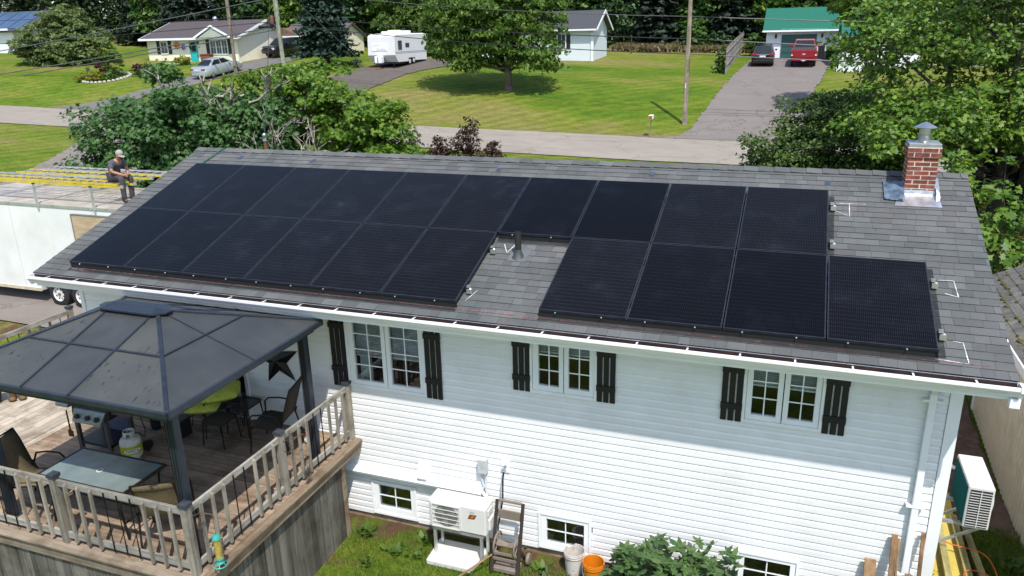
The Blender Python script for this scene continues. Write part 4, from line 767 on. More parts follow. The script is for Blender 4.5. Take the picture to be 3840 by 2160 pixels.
# barbecue
M_gk = mat('grill black', (0.012, 0.012, 0.012), .5, var=.3); M_gs2 = mat('grill steel', (0.30, 0.34, 0.38), .35, metal=.7, var=.1); M_gg = mat('grill grey', (0.09, 0.09, 0.09), .45, metal=.4)
t = thing('barbecue_grill', (1.45, -1.1, DZ), 'black gas barbecue with three-knob steel control panel under the gazebo', 'barbecue')
for x_, y_ in ((1.08, -1.28), (1.66, -1.28), (1.08, -.85), (1.66, -.85)):
    b = MB(); b.box(x_-.03, x_+.03, y_-.025, y_+.025, DZ, 2.2); b.build('leg', M_gg, t)
b = MB(); b.box(1.05, 1.69, -1.30, -.83, 1.72, 1.76); b.build('bottom_shelf', M_gk, t); b = MB(); b.box(1.06, 1.68, -.86, -.83, 1.76, 2.15); b.build('back_panel', mat('grill back slats', (0.10, 0.13, 0.22), .4, metal=.4), t)
b = MB(); b.prism([(-1.33, 2.20), (-.80, 2.20), (-.78, 2.48), (-1.05, 2.50), (-1.30, 2.44)], 1.06, 1.78, 'x'); b.build('firebox', M_gk, t, bevel=.02)
b = MB(); b.prism([(-1.06, 2.48), (-.78, 2.48), (-.66, 2.62), (-.62, 2.86), (-.72, 2.90), (-.84, 2.72)], 1.08, 1.76, 'x'); b.build('lid', M_gk, t, bevel=.03)
b = MB(); b.add([(1.12, -1.395, 2.13), (1.66, -1.395, 2.13), (1.76, -1.345, 2.33), (1.14, -1.345, 2.33), (1.12, -1.33, 2.12), (1.66, -1.33, 2.12), (1.76, -1.31, 2.34), (1.14, -1.31, 2.34)], [(0, 1, 2, 3), (4, 7, 6, 5), (0, 4, 5, 1), (1, 5, 6, 2), (2, 6, 7, 3), (3, 7, 4, 0)]); cp = b.build('control_panel', M_gs2, t, bevel=.006)
for x_ in (1.23, 1.43, 1.61):
    b = MB(); b.lathe([(.042, 0), (.042, .012), (.034, .016), (.03, .04), (.0, .042)], (0, 0, 0), 16); b.xf(Matrix.Translation((x_, -1.375, 2.235)) @ Matrix.Rotation(radians(104), 4, 'X')); b.build('knob', mat('knob', (0.03, 0.028, 0.03), .5), cp, True)
b = MB(); b.box(.80, 1.05, -1.36, -.95, 2.33, 2.39); b.build('side_shelf', M_gs2, t, bevel=.01); b = MB(); b.box(1.80, 2.18, -1.28, -.90, 2.30, 2.37); b.build('side_shelf', M_gg, t, bevel=.01)
for x_ in (1.0, 1.93):
    b = MB(); b.lathe([(.09, -.02), (.09, .02), (.02, .025)], (0, 0, 0), 20); b.xf(Matrix.Translation((x_, -.86, DZ+.09)) @ Matrix.Rotation(pi/2, 4, 'Y')); b.build('wheel', M_gk, t, True)
b = MB(); b.bar((1.03, -1.38, 2.30), (1.03, -1.38, 1.98), .012, .018); b.prism([(.98, 1.86), (1.08, 1.86), (1.085, 1.95), (1.05, 1.985), (1.01, 1.985), (.975, 1.95)], -1.384, -1.378, 'y'); o = b.build('spatula', M_gk); tag(o, 'black barbecue spatula hanging from the left shelf of the grill', 'spatula')
# propane tank with lettering
t = thing('propane_tank', (1.90, -1.13, DZ), 'white propane tank with yellow-green label band beside the barbecue', 'tank'); M_tank = mat('tank paint', (0.62, 0.60, 0.53), .5, var=.08, vscale=8, dirt=(.4, .36, .28), dscale=5, damt=.4)
R_ = .152; cx, cy = 1.90, -1.13
b = MB(); b.lathe([(.10, 0), (.105, .015), (.10, .03), (.13, .045), (.148, .075), (R_, .11), (R_, .29), (.148, .32), (.13, .352), (.09, .375), (.04, .385)], (cx, cy, DZ+.002), 28); b.build('cylinder', M_tank, t, True)
b = MB(); b.lathe([(R_+.0012, .125), (R_+.0012, .265)], (cx, cy, DZ+.002), 36, closed=False); b.build('label_band', mat('lime label', (0.42, 0.44, 0.01), .5, var=.04), t, True)
def wrap(b, v): # (angle offset metres along arc, z) on the tank
    return b
face = atan2(-8.8-cy, 10.9-cx)+.10
def onarc(sx_, z_, r): a = face+sx_/R_; return (cx+r*cos(a), cy+r*sin(a), DZ+.002+z_)
b = MB(); N = 24; v = [onarc(-.125+.25*i/N, .19-.033*sqrt(max(0.05, 1-abs(2*i/N-1)**6)), R_+.002) for i in range(N+1)]+[onarc(-.125+.25*i/N, .19+.033*sqrt(max(0.05, 1-abs(2*i/N-1)**6)), R_+.002) for i in range(N+1)]
b.add(v, [(i, i+1, i+N+2, i+N+1) for i in range(N)]); b.build('label_oval', mat('label white', (0.78, 0.78, 0.76), .5), t, True, fixn=False)
TV, TF = textmesh('RAPID', .062); b = MB(); b.add([onarc(x_*.85-.03, .19+y_, R_+.0032) for x_, y_, z_ in TV], TF); b.build('lettering', mat('label black', (0.012, 0.012, 0.015), .5), t, fixn=False)
TV, TF = textmesh('O', .095); b = MB(); b.add([onarc(x_*.9+.085, .192+y_, R_+.0036) for x_, y_, z_ in TV], TF); b.build('lettering', mat('label black', (0.012, 0.012, 0.015), .5), t, fixn=False)
b = MB()
for k in range(20):
    a0 = 2*pi*k/20; a1 = 2*pi*(k+1)/20; lo, hi = (.375, .475) if k % 7 not in (2, 3) else (.445, .475)
    b.quad((cx+.09*cos(a0), cy+.09*sin(a0), DZ+lo), (cx+.09*cos(a1), cy+.09*sin(a1), DZ+lo), (cx+.085*cos(a1), cy+.085*sin(a1), DZ+hi), (cx+.085*cos(a0), cy+.085*sin(a0), DZ+hi))
o = b.build('collar', M_tank, t, True, fixn=False); md = o.modifiers.new('s', 'SOLIDIFY'); md.thickness = .006
b = MB(); b.lathe([(.02, .38), (.025, .40), (.022, .44), (.03, .445), (.03, .455)], (cx, cy, DZ), 12); b.build('valve', M_galv, t, True)
bent([(cx+.02, cy, DZ+.42), (cx+.14, cy+.05, DZ+.44), (cx+.20, cy+.1, DZ+.36), (cx+.12, cy+.2, DZ+.42), (cx, cy+.25, DZ+.6)], .009).build('hose', M_gk, t, True)
# small dark crate behind
b = MB(); b.box(1.95, 2.2, -.42, -.2, DZ+.001, DZ+.28); b.box(1.93, 2.22, -.44, -.18, DZ+.281, DZ+.31); o = b.build('storage_box', M_gk, bevel=.01); tag(o, 'small black lidded box on the deck behind the propane tank', 'box')
# mushroom ornament
t = thing('mushroom_ornament', (4.16, .16, DZ), 'small red and white toadstool ornament lying near the wall end of the railing', 'ornament')
b = MB(); b.lathe([(.03, 0), (.035, .05), (.025, .09)], (4.20, .12, DZ), 12); b.build('stem', mat('ornament white', (.75, .73, .7), .5), t, True)
b = MB(); b.sphere((4.13, .18, DZ+.075), .10, .09, .07, 14, 8); b.build('cap', mat('ornament red', (.42, .02, .03), .4), t, True); b = MB(); b.sphere((4.21, .10, DZ+.06), .085, .075, .06, 14, 8); b.build('base', mat('ornament white', (.75, .73, .7), .5), t, True)
# bird feeder and hooks
M_teal = mat('teal plastic', (0.05, 0.30, 0.25), .4); M_rust = mat('rusty hook', (0.10, 0.055, 0.035), .7)
t = thing('hanging_hook', (4.72, -2.98, 2.3), 'rusty iron hook on the corner post holding the bird feeder', 'hook'); bent([(4.775, -2.95, 2.30), (4.85, -2.9, 2.33), (4.98, -2.86, 2.31), (5.0, -2.86, 2.26), (4.97, -2.86, 2.25)], .008, 6).build('arm', M_rust, t, True); bent([(4.775, -2.95, 2.2), (4.80, -2.93, 2.12), (4.84, -2.9, 2.15), (4.82, -2.91, 2.25), (4.86, -2.9, 2.31)], .005, 6).build('scroll', M_rust, t, True)
fx, fy = 4.985, -2.86
t = thing('bird_feeder', (fx, fy, 1.58), 'yellow tube bird feeder with teal cap and base hanging outside the railing', 'bird feeder')
b = MB(); b.lathe([(.040, .14), (.043, .40)], (fx, fy, 1.58), 16); b.build('seed_tube', mat('seed', (0.42, 0.30, 0.07), .35, var=.2, vscale=40), t, True)
b = MB(); b.lathe([(.055, .40), (.05, .43), (.036, .455), (.02, .46)], (fx, fy, 1.58), 16); b.build('cap', M_teal, t, True); b = MB(); b.lathe([(.045, .145), (.05, .12), (.03, .10), (.045, .08), (.05, .07)], (fx, fy, 1.58), 16); b.build('base', M_teal, t, True)
for k in range(6):
    a = k*pi/3; bent([(fx+.045*cos(a), fy+.045*sin(a), 1.66), (fx+.085*cos(a), fy+.085*sin(a), 1.62)], .006, 6).build('perch', M_teal, t, True)
b = MB(); b.lathe([(.08, 0.03), (.088, .035), (.088, .042), (.08, .046)], (fx, fy, 1.58), 18, closed=False); b.build('tray_ring', M_teal, t, True); bent([(fx, fy, 2.04), (fx, fy, 2.255)], .004, 5).build('wire', M_rust, t)
t = thing('hanging_hook', (4.72, -1.21, 2.3), 'scrolled iron hook on the middle railing post', 'hook'); bent([(4.77, -1.21, 2.33), (4.84, -1.1, 2.33), (4.92, -.95, 2.33), (4.94, -.92, 2.29), (4.91, -.95, 2.28)], .007, 6).build('arm', M_rust, t, True); bent([(4.77, -1.2, 2.18), (4.80, -1.17, 2.14), (4.83, -1.13, 2.17), (4.82, -1.12, 2.26), (4.87, -1.05, 2.33)], .006, 6).build('scroll', M_rust, t, True)
t = thing('suet_feeder', (4.90, -.93, 1.62), 'small square wire suet cage below the scrolled hook', 'bird feeder')
b = MB()
for k in range(6):
    q = -.06+.024*k; b.bar((4.88, -.93+q, 1.62), (4.88, -.93+q, 1.75), .004, .004); b.bar((4.91, -.93+q, 1.62), (4.91, -.93+q, 1.75), .004, .004); b.bar((4.88, -.99, 1.625+.024*k), (4.88, -.87, 1.625+.024*k), .004, .004); b.bar((4.91, -.99, 1.625+.024*k), (4.91, -.87, 1.625+.024*k), .004, .004)
b.build('cage', mat('cage wire', (.08, .075, .06), .5, metal=.5), t); bent([(4.895, -.93, 1.75), (4.93, -.93, 2.29)], .003, 5).build('chain', M_rust, t)
# flower pot and boots at the far side
t = thing('flower_pot', (-1.95, -.42, DZ), 'dark pot of orange flowers on the deck at the left edge', 'flower pot')
b = MB(); b.lathe([(.11, 0), (.16, .26), (.17, .26), (.17, .28), (.14, .28), (.13, .24)], (-1.98, -.42, DZ), 18); b.build('pot', mat('dark pot', (.02, .018, .016), .6), t, True)
V = []; F = []
for k in range(260):
    a = rnd.uniform(0, 2*pi); r = .2*sqrt(rnd.random()); h = .28+rnd.random()*.2*(1-r*2); s = rnd.uniform(.02, .035); c = Vector((-1.98+r*cos(a), -.42+r*sin(a), DZ+h)); u = Vector((rnd.gauss(0, 1), rnd.gauss(0, 1), rnd.gauss(0, .5))).normalized(); w = u.cross(Vector((rnd.gauss(0, 1), rnd.gauss(0, 1), 1))).normalized(); n0 = len(V); V += [tuple(c-u*s), tuple(c+w*s), tuple(c+u*s), tuple(c-w*s)]; F.append((n0, n0+1, n0+2, n0+3))
b = MB(); b.add(V, F); o = b.build('blooms', leafmat('orange bloom', [(.2, (.10, .14, .02)), (.45, (.45, .13, .01)), (.8, (.5, .26, .02))]), t, fixn=False); o['kind'] = 'stuff'
for k, (x_, y_) in enumerate(((-1.78, -.20), (-1.66, -.10))):
    b = MB(); b.lathe([(.05, 0), (.055, .1), (.06, .22), (.05, .225)], (x_, y_, DZ+.002), 12); b.sphere((x_+.06, y_-.07, DZ+.045), .075, .06, .045, 12, 6); o = b.build('boot', mat('brown boot leather', (.13, .075, .035), .7), None, True); tag(o, ('brown leather boot nearer the flower pot' if k == 0 else 'brown leather boot farther from the flower pot'), 'boot', 'pair of boots on the deck')
# ------------------------------------------------------------------ heat pumps, hose reel, buckets, lumber, neighbour shed
M_ac = mat('off-white heat pump case', (0.62, 0.615, 0.58), .42, var=.03, vscale=2); M_alu = mat('aluminium stand', (0.66, 0.68, 0.69), .35, metal=.7); M_fin = mat('teal fins', (0.008, 0.105, 0.098), .9, var=.3, vscale=30, stretch=(1, 3, 3), spec=.05); M_dark = mat('dark void', (0.012, 0.012, 0.013), .7)
t = thing('heat_pump', (6.77, .1, .05), 'off-white heat pump on an aluminium stand by the basement window', 'heat pump')
AX0, AX1, AY0, AY1, AZ0, AZ1 = 6.30, 7.215, -.06, .26, .565, 1.015
b = MB(); b.box(AX0, AX1, AY0, AY1, AZ0, AZ1); b.build('case', M_ac, t, bevel=.02)
# round fan opening, fan and slatted guard
fcx, fcz, fr = 6.585, .79, .185
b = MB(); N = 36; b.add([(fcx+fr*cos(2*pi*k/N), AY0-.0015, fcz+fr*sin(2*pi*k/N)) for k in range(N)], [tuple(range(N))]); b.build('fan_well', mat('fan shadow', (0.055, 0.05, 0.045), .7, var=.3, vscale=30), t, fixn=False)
for k in range(3):
    a = k*2*pi/3+.3; b = MB(); b.add([(fcx+.03*cos(a), AY0-.003, fcz+.03*sin(a)), (fcx+.17*cos(a-.35), AY0-.003, fcz+.17*sin(a-.35)), (fcx+.175*cos(a+.35), AY0-.003, fcz+.175*sin(a+.35)), (fcx+.03*cos(a+1.2), AY0-.003, fcz+.03*sin(a+1.2))], [(0, 1, 2, 3)]); b.build('fan_blade', mat('fan blade', (.17, .165, .15), .6), t, fixn=False)
b = MB()
for k in range(28):
    x_ = 6.378+k*.0152; b.box(x_, x_+.0022, AY0-.014, AY0-.0125, .60, .975)
g_ = b.build('fan_guard', M_ac, t)
for k in range(6):
    b = MB(); z_ = .605+k*.073; b.box(6.37, 6.80, AY0-.024, AY0-.0165, z_-.004, z_+.004); b.build('guard_bar', M_ac, g_)
b = MB()
for r in ((6.355, 6.372, .59, .985), (6.798, 6.815, .59, .985), (6.3725, 6.7975, .972, .985), (6.3725, 6.7975, .59, .6)): b.box(r[0], r[1], AY0-.026, AY0-.001, r[2], r[3])
b.build('guard_frame', M_ac, t)
b = MB(); b.prism([(6.93, .815), (7.04, .825), (7.075, .90), (6.965, .895)], AY0-.003, AY0-.0005, 'y'); em = b.build('emblem', mat('red emblem', (.24, .03, .02), .4), t)
b = MB(); b.prism([(6.965, .84), (7.01, .835), (7.03, .86), (7.045, .88), (7.0, .885), (6.99, .865)], AY0-.005, AY0-.0035, 'y'); b.build('emblem_mark', mat('gold mark', (.34, .2, .03), .4), em)
for z_, w_ in ((.935, .10), (.922, .075)):
    TV, TF = textmesh('MITSUBISHI' if z_ > .93 else 'ELECTRIC', .02); b = MB(); b.add([(7.0+x_*.9, AY0-.003, z_+y_*.8) for x_, y_, q in TV], TF); b.build('lettering', mat('grey print', (.12, .12, .12), .6), t, fixn=False)
b = MB(); b.box(AX1, AX1+.035, .02, .22, .62, .80); b.box(AX1, AX1+.02, .0, .18, .86, .96); b.build('side_cover', M_ac, t, bevel=.012)
for y_ in (-.02, .22):
    b = MB(); b.box(6.34, 7.16, y_-.02, y_+.02, .50, .555); b.build('stand_rail', M_alu, t)
    for x_ in (6.37, 7.12):
        b = MB(); b.box(x_-.02, x_+.02, y_-.018, y_+.018, .095, .4995); b.build('stand_leg', M_alu, t)
b = MB(); b.prism([(6.30, -.24), (7.02, -.24), (7.12, .30), (6.28, .30)], .0, .09, 'z'); o = b.build('pad', mat('white pad', (.62, .605, .56), .8, var=.08, vscale=6, dirt=(.35, .3, .22), dscale=6, damt=.5), bevel=.015); tag(o, 'white slab on the grass under the heat pump stand', 'slab')
# wall-hung heat pump on the right side of the house
t = thing('heat_pump', (13.42, 1.07, 1.6), 'heat pump hung on brackets on the right side wall, teal fins showing', 'heat pump')
b = MB(); b.box(13.285, 13.57, .67, 1.47, 1.60, 2.185); b.build('case', M_ac, t, bevel=.018)
b = MB(); b.box(13.277, 13.284, .70, 1.42, 1.63, 2.15); b.build('fins', M_fin, t)
b = MB(); b.box(13.31, 13.545, .664, .669, 1.63, 2.14); b.build('vent_void', M_dark, t)
for k in range(14):
    b = MB(); z_ = 1.645+k*.0355; b.box(13.31, 13.545, .658, .6635, z_, z_+.007); b.build('vent_slat', M_ac, t)
b = MB(); b.box(13.422, 13.432, .651, .6515, 1.63, 2.14); b.build('vent_post', M_ac, t)
b = MB(); b.lathe([(.20, 0), (.215, .02), (.2, .045), (.05, .05)], (0, 0, 0), 28); b.xf(Matrix.Translation((13.57, 1.02, 1.88)) @ Matrix.Rotation(pi/2, 4, 'Y')); b.build('fan_ring', M_ac, t, True)
for y_ in (.80, 1.34):
    b = MB(); b.box(13.02, 13.56, y_-.02, y_+.02, 1.555, 1.595); b.build('bracket_arm', M_alu, t); b = MB(); b.bar((13.03, y_, 1.22), (13.5, y_, 1.54), .03, .03); b.build('bracket_brace', M_alu, t); b = MB(); b.box(13.012, 13.04, y_-.02, y_+.02, 1.15, 1.65); b.build('bracket_post', M_alu, t)
bent([(13.02, 1.5, 1.98), (13.15, 1.5, 2.02), (13.28, 1.44, 1.98)], .025).build('line_set', M_trim, t, True)
# hose reel cart
M_rb = mat('brown reel plastic', (0.035, 0.022, 0.018), .5, var=.12); M_rt = mat('taupe reel plastic', (0.205, 0.165, 0.135), .5, var=.08)
t = thing('hose_reel_cart', (7.5, .05, .03), 'brown and taupe hose reel cart by the wall', 'hose reel')
for x_, nm in ((7.30, 'a'), (7.70, 'b')):
    b = MB(); b.bar((x_, .20, 1.06), (x_, .02, .42), .045, .05); b.bar((x_, .02, .45), (x_, -.12, .03), .05, .055); b.bar((x_, .03, .36), (x_, .22, .10), .04, .05); b.build('side_frame', M_rb, t, bevel=.008)
b = MB(); b.bar((7.32, .205, 1.05), (7.68, .205, 1.05), .04, .035); b.build('handle', M_rt, t, bevel=.01); b = MB(); b.box(7.325, 7.675, .15, .17, .78, .93); b.build('crossplate', M_rt, t, bevel=.006)
for x_ in (7.345, 7.655):
    b = MB(); pts = [(x_, .05+.17*cos(2*pi*k/20), .42+.17*sin(2*pi*k/20)) for k in range(21)]; b.tube(pts, .014, 6, False)
    for k in range(5): a = 2*pi*k/5; b.bar((x_, .05, .42), (x_, .05+.165*cos(a), .42+.165*sin(a)), .012, .03)
    b.build('reel_flange', M_rt, t, True)
b = MB(); b.tube([(7.35, .05, .42), (7.65, .05, .42)], .06, 14); b.build('drum', M_rt, t, True)
for z_, y_ in ((.33, -.06), (.26, -.09)):
    b = MB(); b.bar((7.32, y_, z_), (7.68, y_, z_), .02, .04); b.build('cross_rail', M_rt, t)
b = MB(); b.box(7.31, 7.69, -.10, .14, .03, .10); b.build('tray', M_rt, t, bevel=.01)
for x_ in (7.76,):
    b = MB(); b.lathe([(.085, -.02), (.09, 0), (.085, .02), (.03, .03)], (0, 0, 0), 18); b.xf(Matrix.Translation((x_, .22, .115)) @ Matrix.Rotation(pi/2, 4, 'Y')); b.build('wheel', M_rt, t, True)
b = MB(); b.tube([(7.72, .05, .42), (7.78, .05, .42), (7.78, -.02, .5), (7.84, -.02, .5)], .014, 8); b.build('crank', M_rb, t, True)
b = MB(); b.tube([(7.335, .40, 1.40), (7.33, .37, 1.30), (7.325, .35, .95), (7.31, .28, .75), (7.30, .2, .6), (7.33, .12, .47)], .013, 8); o = b.build('garden_hose', mat('black hose', (.012, .012, .013), .4), None, True); tag(o, 'black hose running from the wall tap down to the hose reel', 'hose')
b = MB(); b.tube([(7.36, .0, .32), (6.95, -.45, .12), (6.55, -.95, -.03)], .016, 8); o = b.build('wooden_stick', mat('bamboo', (.30, .19, .08), .6, var=.2), None, True); tag(o, 'tan wooden stick leaning from the hose reel onto the grass', 'stick')
# buckets
def bucket(cx, cy, m, label, broken=False, h=.37, r=.148):
    t = thing('bucket', (cx, cy, .0), label, 'bucket', 'buckets by the basement window'); b = MB(); N = 28; v = []; f = []; z0 = g1(cx, cy)+.005
    prof = [(.0, .0), (r*.84, .0), (r*.88, h*.35), (r*.96, h*.80), (r*1.05, h*.80), (r*1.05, h*.83), (r*.97, h*.83), (r*1.0, h*.90), (r*1.06, h*.90), (r*1.06, h*.93), (r, h*.93), (r*1.03, h), (r*.97, h), (r*.93, h*.5), (r*.82, .012), (0, .012)]
    for q, z_ in prof:
        for k in range(N):
            zz = z_
            if broken and z_ > h*.92 and k in (9, 10, 11): zz = h*.85
            v.append((cx+q*cos(2*pi*k/N), cy+q*sin(2*pi*k/N), z0+zz))
    for i in range(len(prof)-1):
        for k in range(N): f.append((i*N+k, i*N+(k+1) % N, (i+1)*N+(k+1) % N, (i+1)*N+k))
    b.add(v, f); b.build('pail', m, t, True, fixn=False); return t, z0
bucket(8.44, .30, mat('dirty white pail', (.58, .54, .50), .5, var=.06, dirt=(.22, .13, .09), dscale=7, damt=.7), 'dirty white bucket with a chipped rim, left of the orange one', True)
t, z0 = bucket(8.76, .16, mat('orange pail', (.62, .19, .008), .4, var=.05, coat=.2), 'orange plastic bucket beside the dirty white bucket', h=.36, r=.15)
b = MB(); b.tube([(8.76+.16*cos(a), .16+.155*sin(a)-.02*sin(a), z0+.30-.20*max(0, -sin(a))**.7) for a in [pi+pi*k/14 for k in range(15)]], .004, 6); b.build('handle', M_galv, t, True)
b = MB(); b.add([(8.70+.11*u, .16-.152+.006*abs(u-.5), z0+.10+.05*w_) for w_ in (0, 1) for u in (0, .5, 1)], [(0, 1, 4, 3), (1, 2, 5, 4)]); b.build('sticker', mat('worn sticker', (.55, .45, .45), .6, var=.35, vscale=60), t, fixn=False)
b = MB()
for k in range(26): b.sphere((8.76+rnd.uniform(-.09, .09), .16+rnd.uniform(-.09, .09), z0+.10+rnd.uniform(0, .03)), .018, n=6, m=4)
o = b.build('contents', mat('red brown scraps', (.25, .05, .02), .7, isl=.4), t); o['kind'] = 'stuff'
# boards leaning on the wall, stacked lumber with orange cord
M_lum = grain('leaning lumber', (0.27, 0.165, 0.09), (0.15, 0.09, 0.05), 'z')
for (x0, x1, yb, zb, zt, yt, lab) in ((12.50, 12.57, -.02, -.02, 1.47, .47, 'long brown board leaning left of the downspout'), (12.575, 12.60, .0, -.02, 1.43, .46, 'narrow brown board leaning against the longest board by the downspout'), (12.82, 12.865, .05, -.02, 1.56, .47, 'thin brown stud leaning at the house corner'), (12.235, 12.37, .1, -.02, 1.06, .46, 'short wide board leaning on the siding left of the longer boards'), (12.70, 12.79, -.05, -.02, .98, .40, 'short brown board end leaning right of the downspout')):
    b = MB(); b.bar(((x0+x1)/2, yb, zb), ((x0+x1)/2, yt-.02, zt), x1-x0, .03, (0, 1, 0)); o = b.build('board', M_lum, bevel=.004); tag(o, lab, 'board', 'boards leaning on the wall'); o.name = 'leaning_board'
M_yel = mat('yellow foam board', (.55, .43, .09), .75, var=.1, dirt=(.3, .24, .08), dscale=3); M_pt = grain('green treated lumber', (.34, .31, .14), (.20, .18, .08), 'y')
for k, (xa, ya, xb, yb, w_, h_, z_, m_, lab) in enumerate(((13.30, .8, 13.55, 3.7, .26, .05, .10, M_yel, 'wide yellow board lying lowest in the lumber pile by the house corner'), (13.55, 1.2, 13.70, 3.9, .24, .05, .16, M_yel, 'wide yellow board in the middle of the lumber pile'), (13.42, .7, 13.52, 3.0, .09, .09, .215, M_pt, 'greenish square post nearest the wall in the lumber pile'),
                                                (13.70, .9, 13.74, 3.1, .10, .09, .24, M_pt, 'greenish square post in the middle of the lumber pile'), (13.95, 1.3, 13.90, 3.1, .10, .09, .12, M_pt, 'greenish square post on the right of the lumber pile'), (13.15, .7, 13.35, 2.2, .22, .04, .06, M_yel, 'short yellow board beside the foundation'))):
    b = MB(); b.bar((xa, ya, z_), (xb, yb, z_), w_, h_); o = b.build('lumber', m_, bevel=.006); tag(o, lab, 'lumber', 'lumber piled beside the house')
b = MB(); pts = [(13.25, 2.6, .5), (13.35, 2.3, .42), (13.55, 2.2, .34), (13.98, 2.1, .32), (14.1, 1.75, .2), (13.95, 1.4, .26), (13.75, 1.3, .33), (13.62, 1.45, .33), (13.72, 1.65, .33), (13.98, 1.6, .3), (14.16, 1.3, .08), (14.02, 1.0, .06), (13.8, .8, .05)]
P_ = []
for i in range(len(pts)-1):
    p0, p1, p2, p3 = [Vector(pts[max(0, min(len(pts)-1, i+q))]) for q in (-1, 0, 1, 2)]
    for k in range(6): u = k/6; P_.append(.5*((2*p1)+(p2-p0)*u+(2*p0-5*p1+4*p2-p3)*u*u+(3*p1-p0-3*p2+p3)*u**3))
b.tube(P_, .009, 6); o = b.build('extension_cord', mat('orange cord', (.62, .13, .01), .5), None, True); tag(o, 'orange extension cord looped over the lumber pile', 'cord')
# neighbour's shed
shed = thing('shed', (16.5, 5.5, 0), 'beige shed with mossy shingle roof at the right edge', 'shed'); M_beige = mat('beige ribbed siding', (.60, .54, .41), .6, var=.08, vscale=.8, dirt=(.24, .22, .11), dscale=.9, damt=.6)
b = MB(); b.box(14.67, 18.6, -2.0, 7.05, -.1, 2.46); b.build('wall', M_beige, shed)
y = -2.0
while y < 7.0:
    b = MB(); b.prism([(14.669, y), (14.655, y+.03), (14.655, y+.08), (14.669, y+.11)], -.05, 2.45, 'z'); b.build('siding_rib', M_beige, shed); y += .15
b = MB(); b.box(14.64, 14.70, 7.0, 7.08, -.05, 2.47); b.build('corner_trim', M_trim, shed)
M_shr = mat('mossy shingle', (.135, .13, .12), .9, var=.2, vscale=9, isl=.22, bumps=.4, dirt=(.10, .09, .03), dscale=2.5, damt=.5)
b = MB(); b.add([(14.5, -2.2, 2.53), (16.6, -2.2, 3.55), (16.6, 8.3, 3.55), (14.5, 8.3, 2.53), (14.5, -2.2, 2.44), (16.6, -2.2, 3.45), (16.6, 8.3, 3.45), (14.5, 8.3, 2.44)], [(0, 1, 2, 3), (4, 7, 6, 5), (0, 4, 5, 1), (3, 2, 6, 7), (0, 3, 7, 4)]); b.add([(16.61, -2.2, 3.55), (18.7, -2.2, 2.53), (18.7, 8.3, 2.53), (16.61, 8.3, 3.55)], [(0, 1, 2, 3)]); sr = b.build('roof', M_shr, shed)
for i in range(14):
    y = 2.4+rnd.uniform(-.2, 0)
    while y < 8.2:
        b = MB(); w_ = rnd.choice((.3, .33, .36)); f0 = i*.145/2.1; f1 = f0+.17/2.1; x0, x1 = 14.5+2.1*f0, 14.5+2.1*min(f1, 1); z0_, z1_ = 2.535+1.02*f0, 2.53+1.02*min(f1, 1)
        b.add([(x0, y, z0_+.008), (x0, min(y+w_-.004, 8.3), z0_+.008), (x1, min(y+w_-.004, 8.3), z1_+.002), (x1, y, z1_+.002), (x0, y, z0_-.004), (x0, min(y+w_-.004, 8.3), z0_-.004)], [(0, 3, 2, 1), (0, 1, 5, 4)]); b.build('shingle', M_shr, sr, fixn=False); y += w_
b = MB(); b.box(14.475, 14.5, -2.2, 8.3, 2.40, 2.545); b.build('fascia', M_trim, shed)
M_moss = mat('moss', (.10, .085, .015), .95, var=.35, vscale=40, bumps=.5)
b = MB()
for k in range(90):
    f0 = rnd.choice((.07, .14, .21, .28, .35, .5))+rnd.uniform(-.008, .008); y = rnd.uniform(3.4, 8); b.sphere((14.5+2.1*f0, y, 2.54+1.02*f0), rnd.uniform(.02, .06), rnd.uniform(.03, .09), rnd.uniform(.012, .03), 7, 4)
o = b.build('moss', M_moss, sr, True); o['kind'] = 'stuff'
# ------------------------------------------------------------------ cargo trailer, ladders, seated person
TG = .5
t = thing('cargo_trailer', (-8.0, 7.2, TG), 'white enclosed cargo trailer with roof rack parked left of the house', 'trailer')
M_tr = mat('white trailer skin', (.76, .77, .74), .4, var=.05, vscale=.7, dirt=(.52, .47, .36), dscale=.9, damt=.35); M_trr = mat('grey trailer roof', (.50, .445, .38), .42, metal=.15, var=.15, vscale=2, dirt=(.33, .26, .18), dscale=1.2, damt=.6); M_rub = mat('tyre rubber', (.016, .015, .015), .8, var=.25); M_rim = mat('white steel rim', (.68, .68, .66), .35)
TX0, TX1, TY0, TY1, TZ0, TZ1 = -11.7, -4.3, 5.95, 8.5, .93, 3.40
prof = [(TX0, TZ0), (-8.62, TZ0), (-8.60, 1.18), (-8.50, 1.27), (-6.78, 1.27), (-6.68, 1.18), (-6.66, TZ0), (TX1, TZ0), (TX1, TZ1), (TX0, TZ1)]
b = MB(); b.prism(prof, TY0, TY1, 'y'); b.build('body', M_tr, t)
b = MB(); b.prism([(TY0-.006, TZ1+.001), (TY1+.006, TZ1+.001), (TY1+.006, TZ1+.03), ((TY0+TY1)/2, TZ1+.075), (TY0-.006, TZ1+.03)], TX0-.01, TX1+.01, 'x'); b.build('roof', M_trr, t)
for y_ in (TY0-.02, TY1):
    b = MB(); b.box(TX0, TX1, y_, y_+.02, TZ1-.03, TZ1+.035); b.build('top_rail', M_alu, t)
    b = MB(); b.box(TX0, -8.63, y_+.002, y_+.018, TZ0-.02, TZ0+.07); b.build('bottom_trim', mat('cream trim', (.56, .49, .36), .5), t)
for x_ in (-10.45, -9.2, -6.2, -5.2):
    b = MB(); b.box(x_-.004, x_+.004, TY0-.004, TY0-.0005, TZ0+.08, TZ1-.04); b.build('panel_seam', mat('seam', (.5, .49, .45), .5), t)
